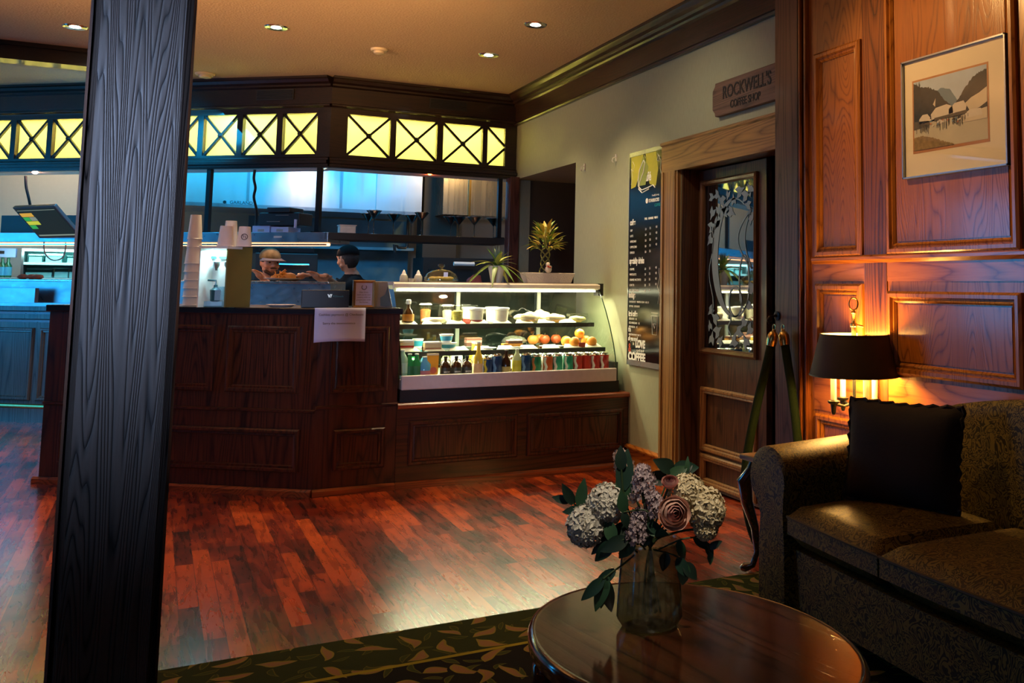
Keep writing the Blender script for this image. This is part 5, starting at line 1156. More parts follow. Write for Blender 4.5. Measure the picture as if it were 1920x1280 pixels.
# ================================================================== ON THE BAR COUNTER
ZT = 1.0755
def cup(loc, inv, lab, h=.115, r0=.031, r1=.043, logo=None, group=None, mat=None):
    t = thing('paper_cup', lab, 'cup', loc, group=group)
    pr = [(r0,0),(r1,h),(r1+.003,h+.001),(r1+.003,h+.005),(r1-.001,h+.005),(r0-.002,.004),(.001,.004)]
    if inv: pr = [(r, h+.005-z) for r, z in pr]
    f = MB(); f.lathe(pr, (0,0,0), 24, cap=False); 
    if inv: f.lathe([(.001,h+.004),(r0,h+.005)], (0,0,0), 24, cap=False)
    f.build('cup_wall', mat or CUPW, t, smooth=True)
    if logo:
        d = V((-loc[0], -loc[1], 0)).normalized(); s_ = d.cross(ZV); rm = (r0+r1)/2+.0005
        g = MB(); P = [d*(rm+.0015)+s_*(.017*math.cos(a*.3927))*1+V((0,0,h*.5+.017*math.sin(a*.3927))) for a in range(16)]
        g.tube(P, .0022, 5, closed=True); g.tube([d*(rm+.002)+s_*x+V((0,0,h*.5+z)) for x, z in ((-.009,-.01),(-.002,.006),(.004,-.004),(.009,.011))], .002, 5); g.build('printed_emblem', plain('grey print', (.12,.12,.12), .7), t)
    return t
def zt(px, py, Z): q = onZ(px, py, Z); return q
# tall nested stack of upturned cups
c = zt(358, 572, ZT); first = None; k = 0; z = ZT
base_stack = V((c.x, c.y, ZT))
for k in range(9):
    lc = (c.x-.004*0, c.y, ZT+.052*k)
    if first is None: first = cup(lc, True, 'upturned paper cup at the bottom of the tall stack left of the dispenser', h=.150, r0=.036, r1=.050, group='nested cup stack'); 
    else: 
        d = dup(first, lc, label='upturned paper cup, '+('second','third','fourth','fifth','sixth','seventh','eighth','topmost')[k-1]+' from the bottom of the tall cup stack' if k < 8 else 'upturned paper cup, topmost of the tall cup stack left of the dispenser')
        if k > 5: d.scale = (.86,.86,1)
ms = onZ(422, 576, ZT)    # nearest corner of the dispenser
mc = thing('drink_dispenser', 'lit drink dispenser with white front and olive steel side on the bar counter', 'dispenser', (ms.x, ms.y, ZT))
F1 = V((-.93,.37,0)).normalized(); F2 = V((.80,.60,0)).normalized(); O0 = V((0,0,0)); HM = .355
n1 = V((-F1.y, F1.x, 0)); n1 = n1 if n1.dot(W_) < 0 else -n1
OL = plain('olive steel', (.20,.17,.06), .35, metal=.4, scale=3, var=.5)
f = MB(); W1, W2 = .158, .175
def pt(u, v, z): return F1*u+F2*v+V((0,0,z))
f.add([pt(0,0,0),pt(0,W2,0),pt(W1*.0,W2,0),pt(0,0,HM),pt(0,W2,HM),pt(0,W2,HM)], [(0,1,4,3)])
vs = [pt(0,0,0),pt(0,W2,0),pt(W1,W2,0),pt(W1,.10,0),pt(0.008,.10,0),pt(.008,0,0)]; f = MB(); f.prism([(p.x,p.y) for p in vs], 0, HM); f.build('housing', OL, mc)
WF = plain('white lit enamel', (.80,.85,.85), .35)
f = MB(); f.add([pt(.008,.09,.0),pt(W1,.09,.0),pt(W1,.09,HM-.01),pt(.008,.09,HM-.01)], [(0,1,2,3)]); f.prism([(p.x,p.y) for p in (pt(.0,-.004,0),pt(W1,-.004,0),pt(W1,.10,0),pt(0,.10,0))], HM-.012, HM+.002); f.prism([(p.x,p.y) for p in (pt(W1-.006,-.0,0),pt(W1,0,0),pt(W1,.10,0),pt(W1-.006,.10,0))], 0, HM)
f.build('lit_front', WF, mc, solid=.002)
f = MB(); f.obox(pt(0,0,0), F1, n1, .02, .070, -.085, -.06, .285, .300); f.obox(pt(0,0,0), F1, n1, .085, .14, -.085, -.06, .285, .300); f.build('label_strip', plain('teal strip', (.05,.20,.22), .5), mc)
for u in (.045, .110): g = MB(); g.lathe([(.020,.265),(.020,.245),(.008,.225),(.007,.215)][::-1], pt(u,.06,0), 12); g.build('nozzle', STEELD, mc, smooth=True)
f = MB(); f.lathe([(.012,.03),(.026,.035),(.030,.10),(.012,.115),(.010,.13)], pt(.095,.045,0), 16); f.tube([pt(.095,.045,.13), pt(.095,.045,.155), pt(.13,.03,.158)], .006, 6); f.build('soap_pump', plain('dark teal bottle', (.03,.12,.16), .2), mc, smooth=True)
f = MB(); f.obox(pt(0,0,0), F1, n1, .018, .065, -.06, -.01, .04, .12); f.obox(pt(0,0,0), F1, n1, .02, .12, -.05, .0, .0, .035); f.build('drip_tray', thinglass('tray glass', (.55,.8,.85), .5), mc)
ll = area('dispenser_light', mc.location+pt(W1/2,.045,HM-.02), mc.location+pt(W1/2,.05,0), .12, .04, 1.5, (.55,.95,1))
# cups on the dispenser
top = mc.location.z+HM+.003
for (u, v, h, lab, lg) in ((.095,.13,.150,'tall white paper cup upside down at the back of the dispenser top',None),(.055,.045,.115,'white paper cup upside down in the middle of the dispenser top',None),(-.020,.085,.115,'white paper cup with round emblem upside down at the right of the dispenser top',1)):
    p = mc.location+pt(u, v, 0); cup((p.x, p.y, top), True, lab, h=h, logo=lg)
p = onZ(440, 573, ZT); t = thing('card_reader', 'small black gadget at the foot of the dispenser', 'gadget', (p.x-.02, p.y-.12, ZT)); f = MB(); f.box(-.03,.03,-.02,.02,0,.025); f.box(-.025,-.0,-.02,.02,.025,.04); f.build('body', BLK, t, bevel=.003)
p = onZ(527, 575, ZT); t = thing('white_tray', 'shallow pinkish white tray lying on the bar counter', 'tray', (p.x, p.y, ZT)); f = MB(); f.lathe([(.06,0),(.085,.012),(.087,.014),(.06,.004),(.001,.003)], (0,0,0), 24); f.build('tray', plain('pinkish tray', (.65,.5,.48), .4), t, smooth=True)
# till back
a = onZ(565,577,ZT); b = onZ(655,577,ZT); t = thing('till_screen', 'black back of a till screen with small white emblem on the bar counter', 'monitor', ((a.x+b.x)/2, (a.y+b.y)/2+.02, ZT), math.atan2(b.y-a.y, b.x-a.x)); w2 = (b-a).length/2
f = MB(); f.box(-w2, w2, 0, .03, .0, .105); f.build('screen_back', BLK, t, bevel=.004); f = MB(); f.box(-w2*.6, w2*.6, .03, .12, 0, .02); f.build('stand', BLK, t)
EM = emis('lit emblem', (.7,.9,1), .6); text('emblem', 'V/', .026, t.location+V((.012,-.004,.062)), (b-a), ZV, EM, t, .0008, bold=.001); text('emblem_word', 'POSitouch', .014, t.location+V((.040,-.008,.064)), (b-a), ZV, plain('teal word', (.06,.25,.28), .6), t, .0006)
# framed certificate
a = onZ(659,577,ZT-.0); b = onZ(696,577,ZT); U = (b-a).normalized(); t = thing('framed_card', 'small gold framed card on the bar counter above the paper notice', 'picture frame', ((a.x+b.x)/2, (a.y+b.y)/2-.06, ZT+.001), math.atan2(U.y,U.x)+.12)
w2, hh = .064, .165; GLD = plain('dull gold frame', (.28,.19,.09), .35, metal=.6)
f = MB(); f.mould(V((0,0,0)), XV, ZV, -YV, -w2, w2, 0, hh, [(0,-.012),(0,.004),(.006,.008),(.016,.004),(.018,-.002)]); f.box(-w2+.002,w2-.002,-.0,.010,.002,hh-.002); f.build('frame', GLD, t)
f = MB(); f.box(-w2+.016,w2-.016,-.002,.0,.016,hh-.016); f.build('card', PAPER, t)
f = MB(); f.tube([(.014*math.cos(k*.52+2.3)*1.0, -.003, hh-.042+.014*math.sin(k*.52+2.3)) for k in range(10)], .0022, 5); f.build('wreath_mark', INK, t)
RT = t.rotation_euler.to_matrix()
for i, s_ in enumerate(('Dear Guest,', 'thank you for your', 'patience while we', 'prepare your order', 'The Kitchen')): text('card_lettering', s_, .0105, t.location+RT@V((0,-.0035,hh-.075-.015*i)), RT@XV, ZV, INK, t, .0003, 'CENTER')
f = MB(); f.box(-.01,.01,.01,.05,.0,.08); f.build('easel_back', BLK, t)
# steel card terminal, tilted
a = onZ(700,577,ZT); t = thing('steel_till', 'blue lit steel till with slanted screen right of the gold framed card', 'till', (a.x+.05, a.y+.05, ZT), .0)
f = MB(); f.add([(-.07,0,0),(.075,0,0),(.075,.12,0),(-.07,.12,0),(-.07,.03,.16),(.045,.03,.16),(.045,.12,.16),(-.07,.12,.16)], [(3,2,1,0),(4,5,6,7),(0,1,5,4),(1,2,6,5),(2,3,7,6),(3,0,4,7)]); f.build('housing', BLS, t, bevel=.003)
f = MB(); f.add([(.0,-.003,.01),(.065,-.003,.01),(.045,.020,.13),(.03,.012,.08),(.0,.008,.06)], [(0,1,2,3,4)]); f.build('slanted_screen', plain('slate screen', (.06,.09,.13), .2), t, solid=.003)

# ================================================================== IN THE PASTRY CASE
Z1, Z2, Z3 = .967, .801, .6405
CL = thinglass('clear plastic', (.93,.95,.88), .35, .08)
def P_(px, Y, Z): q = onY(px, 600, Y); return (q.x, Y, Z)
def lathe_thing(name, lab, cat, loc, parts, group=None, n=18):
    t = thing(name, lab, cat, loc, group=group)
    for nm, mat, prof in parts: f = MB(); f.lathe(prof, (0,0,0), n, cap=True); f.build(nm, mat, t, smooth=True)
    return t
def blob(name, lab, cat, loc, r, mat, amp=.25, fr=30, group=None, part=None, extra=None, par=None):
    f = MB(); f.ball((0,0,r[2]*.9), r, 18, 12, lambda p: V((p.x,p.y,max(p.z,-r[2]*.88)))*(1+amp*noise.noise(p*fr+V(loc))))
    if par: return f.build(name, mat, par, smooth=True)
    t = thing(name, lab, cat, loc, group=group); f.build(part or name, mat, t, smooth=True); return t
# --- top shelf
lathe_thing('sauce_bottle', 'small amber bottle with oval orange label and white swing top in the pastry case', 'bottle', P_(765,6.17,Z1), [
 ('glass', plain('amber glass', (.06,.022,.006), .12), [(.026,0),(.034,.012),(.036,.06),(.026,.085),(.012,.10),(.011,.125)]), ('label_oval', plain('orange label', (.62,.26,.03), .5), [(.0365,.018),(.0372,.04),(.0372,.056),(.036,.062)]), ('swing_top', WHT, [(.013,.125),(.016,.128),(.016,.150),(.010,.156)])])
fruit = plain('fruit salad', (.45,.38,.06), .4, scale=70, var=.8); melon = plain('red melon mix', (.50,.16,.05), .4, scale=60, var=.6)
def tumbler(px, Y, Z, h, r, fill, lab, lid=True, ft=.7):
    t = thing('plastic_cup', lab, 'cup', P_(px, Y, Z)); f = MB(); f.lathe([(r*.75,0),(r,h)], (0,0,0), 20, cap=True); f.build('cup_wall', CL, t, smooth=True)
    f = MB(); f.lathe([(r*.73,.002),(r*(.75+.25*ft)-.002,h*ft),(r*.5,h*ft+.008),(.001,h*ft+.006)], (0,0,0), 20); f.build('contents', fill, t, smooth=True)
    if lid: f = MB(); f.lathe([(r+.003,h),(r+.003,h+.006),(r-.003,h+.008),(r-.004,h+.012),(.001,h+.012)], (0,0,0), 20); f.build('lid', WHT if fill is not fruit else CL, t, smooth=True)
tumbler(797,6.42,Z1,.115,.040,melon,'clear cup of mixed fruit at the back left of the top shelf')
tumbler(857,6.19,Z1,.110,.040,fruit,'clear cup of green and yellow fruit on the top shelf')
tumbler(838,6.45,Z1,.105,.038,plain('yogurt', (.62,.55,.45), .6),'frosted cup behind the green fruit cup')
def parfait(px, Y, lab, fillcol, w=.050):
    t = thing('parfait_tub', lab, 'tub', P_(px, Y, Z1)); f = MB(); f.lathe([(w*.8,0),(w*.83,.022)], (0,0,0), 20); f.build('fruit_layer', fillcol, t, smooth=True)
    f = MB(); f.lathe([(w*.83,.022),(w*.93,.085)], (0,0,0), 20); f.build('cream_layer', plain('cream', (.72,.66,.52), .5), t, smooth=True); f = MB(); f.lathe([(w,.085),(w*1.06,.088),(w*1.06,.098),(w*.96,.102),(.001,.102)], (0,0,0), 20); f.build('lid', WHT, t, smooth=True)
parfait(893,6.18,'white lidded tub with red berry layer on the top shelf', plain('berry', (.30,.03,.02), .4, scale=50, var=.6)); parfait(878,6.40,'white lidded tub behind the berry tub', plain('berry', (.30,.03,.02), .4, scale=50, var=.6), .045)
parfait(940,6.18,'white lidded tub right of the berry tub', plain('cream', (.72,.66,.52), .5)); parfait(922,6.38,'white lidded tub at the back centre of the top shelf', plain('cream', (.72,.66,.52), .5), .046)
WRP = plain('wrapped bread', (.68,.60,.38), .25, scale=25, var=.35, bump=.6, coat=.6)
for px, Y, r, lab in ((815,6.20,(.075,.05,.022),'plastic wrapped pastry at the left of the top shelf'),(990,6.20,(.085,.06,.036),'plastic wrapped yellow bun right of the white tubs'),(1037,6.20,(.085,.055,.030),'plastic wrapped flat sandwich in the middle of the top shelf'),(1010,6.45,(.08,.05,.04),'plastic wrapped loaf at the back of the top shelf')):
    t = blob('wrapped_sandwich', lab, 'sandwich', P_(px, Y, Z1), r, WRP, .35, 22, part='wrapping'); blob('filling', None, None, (0,0,.004), (r[0]*.7,r[1]*1.02,r[2]*.45), plain('filling', (.55,.30,.10), .6, scale=60, var=.7), .3, 30, par=t)
t = thing('clamshell_box', 'clear clamshell box with pale rolls at the right of the top shelf', 'box', P_(1082,6.22,Z1)); f = MB(); f.prism([(-.075,-.05),(.075,-.05),(.08,.05),(-.08,.05)], 0, .03); f.prism([(-.07,-.045),(.07,-.045),(.065,.045),(-.065,.045)], .032, .058); f.build('clear_shell', CL, t, bevel=.008); blob('rolls', None, None, (0,0,.004), (.062,.04,.022), plain('pale roll', (.62,.58,.36), .6, var=.3), .25, 40, par=t)
# --- middle shelf
for px, Y, lab in ((762,6.10,'red and white layered cake slice at the left of the middle shelf'),):
    t = thing('cake_slice', lab, 'cake', P_(px, Y, Z2)); 
    for z0, z1, mt_ in ((0,.022,plain('pale sponge', (.66,.50,.32), .7)),(.022,.034,plain('red jam', (.42,.03,.02), .3)),(.034,.054,plain('pale sponge', (.66,.50,.32), .7)),(.054,.068,plain('whipped cream', (.80,.74,.66), .5))):
        f = MB(); f.prism([(-.05,-.035),(.045,-.035),(.05,.035),(-.05,.035)], z0, z1); f.build('layer', mt_, t, bevel=.003)
t = thing('cake_slice', 'tan cream cake slice next to the yogurt cups on the middle shelf', 'cake', P_(812,6.08,Z2))
for z0, z1, mt_ in ((0,.018,plain('brown base', (.35,.15,.08), .7)),(.018,.045,plain('tan sponge', (.62,.46,.26), .7)),(.045,.056,plain('whipped cream', (.80,.74,.66), .5))): f = MB(); f.prism([(-.055,-.035),(.052,-.035),(.05,.03),(-.052,.03)], z0, z1); f.build('layer', mt_, t, bevel=.004)
BLU = plain('blue yogurt print', (.02,.30,.48), .4); TLB = plain('teal yogurt print', (.02,.22,.25), .4)
def yog(loc, lab, r=.038, h=.055, colr=BLU):
    t = thing('yogurt_cup', lab, 'yogurt', loc); f = MB(); f.lathe([(r*.72,0),(r*.76,.012)], (0,0,0), 20); f.build('cup_base', WHT, t, smooth=True); f = MB(); f.lathe([(r*.77,.012),(r*.93,h*.78)], (0,0,0), 20, cap=False); f.build('printed_band', colr, t, smooth=True); f = MB(); f.lathe([(r*.93,h*.78),(r,h*.95),(r*1.05,h),(.001,h+.001)], (0,0,0), 20); f.build('rim_lid', WHT, t, smooth=True)
x = P_(842,6.10,Z2); yog(x, 'wide teal and white yogurt cup, lower one of the stack', .052, .046, TLB); x2 = P_(838,6.10,Z2+.0475); yog(x2, 'blue and white yogurt cup on top of the teal one', .044, .052); yog(P_(785,6.36,Z2), 'blue yogurt cup at the back left of the middle shelf', .036, .06)
t = thing('cake_slice', 'dark red chocolate cake slice behind on the middle shelf', 'cake', P_(888,6.30,Z2+.008)); 
for z0, z1, mt_ in ((0,.022,plain('choc base', (.10,.035,.02), .6)),(.022,.040,plain('pink sponge', (.45,.22,.18), .7)),(.040,.056,plain('choc top', (.22,.09,.06), .4))): f = MB(); f.prism([(-.055,-.035),(.052,-.035),(.05,.03),(-.052,.03)], z0, z1); f.build('layer', mt_, t, bevel=.003)
def plate(px, Y, Z, r, lab): return lathe_thing('small_plate', lab, 'plate', P_(px, Y, Z), [('dish', plain('china', (.8,.78,.74), .2, coat=.4), [(r*.6,0),(r,.007),(r,.009),(r*.6,.003),(.001,.003)])], n=26)
plate(888,6.30,Z2-.001,.075,'small plate under the dark chocolate cake slice')
t = thing('chocolate_bar_tray', 'chocolate caramel slice with striped icing on the middle shelf', 'cake', P_(962,6.12,Z2+.01)); f = MB(); f.box(-.07,.065,-.03,.03,0,.022); f.build('caramel_base', plain('caramel', (.50,.22,.03), .5, scale=60, var=.6), t, bevel=.004); f = MB(); f.box(-.04,.062,-.028,.028,.022,.040); f.build('chocolate_top', plain('choc base', (.10,.035,.02), .6), t, bevel=.004); f = MB()
for k in range(7): f.box(-.035+.014*k, -.030+.014*k, -.029,.029,.0395,.0425)
f.build('icing_stripes', WHT, t)
plate(962,6.12,Z2,.092,'small plate under the striped chocolate slice'); plate(1035,6.13,Z2,.085,'small pale plate between the chocolate slice and the oranges'); plate(912,6.10,Z2,.072,'small pale plate with crumbs beside the case upright')
t = thing('wrapped_pastry', 'clear wrapped pastry bump behind the chocolate slice', 'pastry', P_(965,6.42,Z2)); f = MB(); f.ball((0,0,.03), (.085,.06,.036), 18, 12, lambda p: V((p.x,p.y,max(p.z,-.028)))*(1+.2*noise.noise(p*30))); f.build('wrapping', plain('dark wrapped', (.12,.11,.09), .2, scale=30, var=.6, coat=.6), t, smooth=True)
ORG = plain('orange peel', (.78,.30,.025), .4, scale=120, bump=.3, var=.12); APL = plain('red apple skin', (.40,.06,.015), .25, scale=9, var=.6); APO = plain('orange apple skin', (.60,.18,.03), .3, scale=9, var=.5)
def fruitball(kind, px, Y, Z, r, mat, lab, grp):
    t = thing(kind, lab, 'fruit', P_(px, Y, Z), group=grp); f = MB()
    if kind == 'orange': f.ball((0,0,r*.96), (r,r,r*.96), 18, 12)
    else: f.ball((0,0,r*.93), (r,r,r*.93), 18, 12, lambda p: V((p.x,p.y,p.z-.22*r*max(0,1-(p.x**2+p.y**2)**.5/(.5*r))*(1 if p.z>0 else -.4))))
    f.build('skin', mat, t, smooth=True); g = MB()
    if kind == 'orange': g.lathe([(.001,0),(.005,.001),(.001,.003)], (0,0,r*1.915), 8); g.build('button', plain('stem brown', (.10,.07,.03), .8), t)
    else: g.tube([(0,0,r*1.6),(.003,0,r*2.1)], .0018, 5); g.build('stem', plain('stem brown', (.10,.07,.03), .8), t)
for px, Y, Z, r, lab in ((1063,6.13,Z2,.037,'orange at the left end of the orange heap'),(1078,6.07,Z2,.036,'orange in front, second from the left of the heap'),(1099,6.14,Z2,.037,'orange at the back of the heap'),(1110,6.07,Z2,.036,'orange at the right end of the heap'),(1087,6.15,Z2+.055,.034,'orange lying on top of the heap'),(1062,6.20,Z2+.002,.035,'orange behind the left end of the heap')):
    fruitball('orange', px, Y, Z, r, ORG, lab, 'oranges on the middle shelf')
for px, Y, lab, m_ in ((1000,6.40,'orange red apple, leftmost of the back row',APO),(1022,6.42,'dark apple in the middle of the back row',APL),(1043,6.44,'red apple, rightmost of the back row',APL),(1013,6.50,'apple behind the left pair of the back row',APO)):
    fruitball('apple', px, Y, Z2, .038, m_, lab, 'apples at the back of the middle shelf')
f_ = thing('fruit_label_block', 'small red carton in front of the oranges', 'carton', P_(1092,6.035,Z2)); g = MB(); g.box(-.02,.02,-.008,.008,0,.032); g.build('box', plain('red carton', (.42,.06,.03), .5), f_)
# --- bottom deck: bottles and cans
def bottle(px, Y, h, r, glass, label, capm, lab, neck=.35, l0=.15, l1=.5, txt=None):
    pr = [(r*.9,0),(r,.008),(r,h*(1-neck)*.92),(r*.45,h*(1-neck)+h*.12),(r*.36,h*.97)]
    t = lathe_thing('bottle', lab, 'bottle', P_(px, Y, Z3), [('glass', glass, pr), ('label_band', label, [(r*1.012,h*l0),(r*1.012,h*l1)]), ('bottle_cap', capm, [(r*.42,h*.955),(r*.42,h),(.001,h+.001)])])
    return t
YB = 5.985
G1 = plain('pale green glass', (.30,.50,.38), .15); G2 = plain('green glass', (.02,.24,.07), .12); DKB = plain('brown glass', (.035,.012,.005), .1); BL_ = plain('black label', (.02,.022,.02), .5)
bottle(757,YB,.175,.034,G1,plain('pale teal label', (.40,.62,.55), .5),WHT,'tall pale green bottle at the left end of the bottom row',.25,.2,.55)
bottle(771,YB+.01,.150,.030,G2,plain('dark green label', (.03,.16,.06), .5),WHT,'green soda bottle, left one of the pair'); bottle(784,YB-.0,.150,.030,G2,plain('dark green label', (.03,.16,.06), .5),WHT,'green soda bottle, right one of the pair')
bottle(799,YB,.130,.038,plain('clear blue water', (.10,.34,.58), .12),plain('white red label', (.55,.16,.18), .5),WHT,'squat water bottle with blue and red label',.3,.0,.35)
t = thing('juice_pouch', 'orange juice pouch with red fruit print in the bottom row', 'pouch', P_(814,YB,Z3)); f = MB(); f.add([(-.028,-.022,0),(.028,-.022,0),(.028,.022,0),(-.028,.022,0),(-.037,-.004,.145),(.037,-.004,.145),(.037,.004,.145),(-.037,.004,.145)], [(3,2,1,0),(4,5,6,7),(0,1,5,4),(1,2,6,5),(2,3,7,6),(3,0,4,7)]); f.build('pouch', plain('orange foil', (.80,.34,.03), .3, scale=20, var=.2), t); f = MB(); f.box(-.036,.036,-.006,.006,.136,.148); f.build('seal_strip', plain('cream seal', (.75,.6,.4), .5), t); f = MB(); f.lathe([(.001,0),(.021,0),(.021,.002)], (0,-.0215,.045), 14, axis=(0,-1,0.1)); f.build('fruit_print', plain('red print fruit', (.55,.10,.06), .5), t)
for px, lab in ((838,'brown jug bottle with black label, left of three'),(858,'brown jug bottle with black label, middle of three'),(878,'brown jug bottle with black label, right of three')):
    t = lathe_thing('jug_bottle', lab, 'bottle', P_(px, YB, Z3), [('glass', DKB, [(.030,0),(.033,.008),(.033,.066),(.026,.085),(.010,.098),(.010,.120)]), ('label_band', BL_, [(.0335,.012),(.0335,.058)]), ('bottle_cap', BLK, [(.012,.114),(.012,.128),(.001,.129)])])
    f = MB(); f.tube([(-.011,-.004,.108),(-.026,-.010,.100),(-.030,-.012,.086),(-.026,-.018,.074)], .0035, 6); f.tube([(.011,-.004,.108),(.026,-.010,.100),(.030,-.012,.086),(.026,-.018,.074)], .0035, 6); f.build('white_handle_tag', WHT, t)
    text('bottle_lettering', 'BREW', .014, V(t.location)+V((-.018,-.034,.028)), XV, ZV, WINK, t, .0004)
GOLD = plain('golden glass', (.62,.40,.05), .12); CRL = plain('cream label', (.65,.40,.22), .5)
for px, Y, lab in ((899,YB,'tall golden soda bottle, front one with cream label'),(893,YB+.12,'tall golden soda bottle in the second row'),(889,YB+.24,'tall golden soda bottle in the third row')): bottle(px, Y, .215 if Y<6.0 else .2, .029, GOLD, CRL, WHT, lab, .42, .05, .36)
def can(px, Y, body, lab, h=.122, r=.033, top=None, name='drink_can', txt=None, group=None, alt=None):
    t = thing(name, lab, 'can', P_(px, Y, Z3), group=group)
    f = MB(); f.lathe([(r*.82,0),(r,.008),(r,h-.012)], (0,0,0), 18); f.build('can_wall', body, t, smooth=True)
    f = MB(); f.lathe([(r,h-.012),(r*.84,h-.002),(r*.84,h),(r*.78,h-.003),(.001,h-.003)], (0,0,0), 18, cap=False); f.build('can_top', top or CHROME, t, smooth=True)
    if alt: f = MB(); a0 = math.radians(200); f.add([V(((r+.0006)*math.cos(a0+i*.2+ (.25 if j==1 else (-.15 if j==2 else 0))), (r+.0006)*math.sin(a0+i*.2+(.25 if j==1 else (-.15 if j==2 else 0))), .012+j*(h-.03)/3)) for j in range(4) for i in range(4)], [(j*4+i,j*4+i+1,(j+1)*4+i+1,(j+1)*4+i) for j in range(3) for i in range(3)]); f.build('swirl_print', alt, t, smooth=True)
    return t
NV = plain('navy can', (.012,.05,.15), .25, metal=.3); YC = plain('yellow label', (.60,.50,.04), .4); GS = plain('green can', (.02,.22,.10), .3, metal=.3); RS = plain('red can', (.50,.025,.02), .3, metal=.2); OS = plain('orange red can', (.52,.10,.02), .3, metal=.2); TG = plain('teal green can', (.02,.33,.20), .3, metal=.3); WC = plain('silver white print', (.72,.74,.72), .35, metal=.2)
can(917,YB,NV,'dark blue can with yellow label in the bottom row',.115,.030,alt=YC); can(934,YB,NV,'tall navy blue can, left of the two plain navy cans',.135,.034,alt=plain('pale blue print', (.12,.25,.45), .5))
bottle(951,YB,.165,.030,DKB,plain('gold label', (.50,.38,.12), .5),WHT,'brown bottle with gold label between the navy and yellow drinks',.42,.0,.32)
bottle(971,YB,.165,.030,plain('clear pale glass', (.45,.52,.30), .12),plain('yellow crown label', (.62,.56,.05), .5),WHT,'clear bottle with yellow label in the middle of the bottom row',.30,.02,.55)
can(988,YB,NV,'tall navy blue can, right of the two plain navy cans',.135,.034,alt=plain('pale blue print', (.12,.25,.45), .5))
can(1007,YB,GS,'dark green can with orange badge',alt=plain('orange badge', (.55,.20,.06), .5)); can(1029,YB,OS,'orange red can between the green cans',alt=WC); can(1047,YB,TG,'green and white can, left of the two green ones',alt=WC); can(1067,YB,TG,'green and white can, right of the two green ones',alt=WC)
can(1085,YB,RS,'red can with silver swirl, leftmost of the red cans',alt=WC); can(1101,YB,RS,'plain red can, second of the red cans'); can(1117,YB,RS,'red can with white swirl, third of the red cans',alt=WC); can(1134,YB,RS,'red can with white swirl at the right end of the row',alt=WC)
# rows behind
proto = {}
back = [(917,NV),(936,NV),(988,NV),(1007,GS),(1029,OS),(1047,TG),(1067,TG),(1085,RS),(1101,RS),(1117,RS),(1134,RS)]
ORD = ('second','third','fourth','fifth','sixth')
COLN = ('navy can behind the yellow label can','navy can behind the left plain navy can','navy can behind the right plain navy can','dark green can behind the orange badge can','orange can behind the front orange can','green can behind the left green can','green can behind the right green can','red can behind the leftmost red can','red can behind the plain red can','red can behind the third red can','red can behind the last red can')
for k, Y in enumerate((6.06,6.135,6.21,6.285,6.36)):
    for ci, (px, m_) in enumerate(back):
        lab_ = COLN[ci]+', '+ORD[k]+' row'
        x = onY(px, 690, YB).x
        if x > 2.70+.0: x -= .0
        key = m_.name
        if key not in proto: proto[key] = can(px, Y, m_, lab_, group='soda cans in the back rows', alt=WC if m_ is not NV else None); proto[key].location = (x, Y, Z3)
        else: dup(proto[key], (x, Y, Z3), label=lab_)
for px, lab, m_ in ((776,'green bottle in the back row behind the green pair',G2),(800,'blue topped bottle in the back row',plain('clear blue water', (.10,.34,.58), .12)),(838,'clear bottle in the back row behind the left jug bottle',plain('clear pale glass', (.45,.52,.30), .12)),(951,'brown bottle in the back row behind the gold label bottle',DKB),(960,'second brown bottle in the back row',DKB)):
    bottle(px, 6.16, .165, .029, m_, WC, WHT, lab)
t = thing('white_carton', 'pale milk carton behind the middle jug bottle', 'carton', P_(857,6.14,Z3)); f = MB(); f.box(-.035,.035,-.03,.03,0,.12); f.add([(-.035,-.03,.12),(.035,-.03,.12),(.035,.03,.12),(-.035,.03,.12),(-.03,0,.15),(.03,0,.15)], [(0,1,5,4),(2,3,4,5),(1,2,5),(3,0,4)]); f.build('box', plain('grey carton', (.45,.46,.40), .6), t)

# ================================================================== ON TOP OF THE PASTRY CASE
ZK = 1.2365
# glass cake dome
q = onY(827, 524, 6.46); t = thing('cake_dome', 'low glass cake dome over pastries on the pastry case', 'cake dome', (q.x, 6.46, ZK))
f = MB(); f.lathe([(.06,0),(.10,.006),(.118,.010),(.118,.013),(.06,.006),(.001,.006)], (0,0,0), 30); f.build('base_plate', thinglass('dome glass', (.86,.90,.82), .5), t, smooth=True)
f = MB(); f.lathe([(.112,.014),(.112,.03),(.095,.058),(.06,.078),(.02,.086),(.001,.087)], (0,0,0), 30, cap=False); f.build('dome', thinglass('dome glass', (.86,.90,.82), .5), t, smooth=True)
f = MB(); f.lathe([(.008,.086),(.010,.095),(.024,.108),(.022,.122),(.001,.124)], (0,0,0), 16); f.build('knob', thinglass('dome glass', (.86,.90,.82), .5), t, smooth=True)
f = MB(); f.box(-.014,.014,-.118,-.116,.035,.065); f.build('price_tag', PAPER, t)
for k in range(6):
    a = k*1.047; f = MB(); f.ball((.058*math.cos(a),.058*math.sin(a),.024), (.030,.024,.014), 12, 8); o = f.build('pastry', plain('glazed pastry', (.50,.36,.10), .35, scale=30, var=.5), smooth=True); o.location = t.location; tag(o, ('rightmost','back right','back left','leftmost','front left','front right')[k]+' glazed golden pastry of the ring under the glass dome', 'pastry', 'pastries under the dome')
for px, lab in ((757,'small white swirl ornament at the left end of the case top'),(784,'small white swirl ornament left of the cake dome')):
    q = onY(px, 524, 6.50); lathe_thing('white_pot', lab, 'ornament', (q.x, 6.50, ZK), [('pot', plain('translucent pot', (.42,.42,.34), .3), [(.024,0),(.028,.006),(.026,.035),(.020,.045)]), ('pointed_lid', WHT, [(.021,.045),(.012,.056),(.012,.062),(.004,.078),(.001,.08)])])
q = onY(771, 526, 6.42); lathe_thing('tea_light', 'tiny clear cup between the two white ornaments', 'cup', (q.x, 6.42, ZK), [('glass', plain('translucent pot', (.42,.42,.34), .3), [(.016,0),(.020,.022)])])
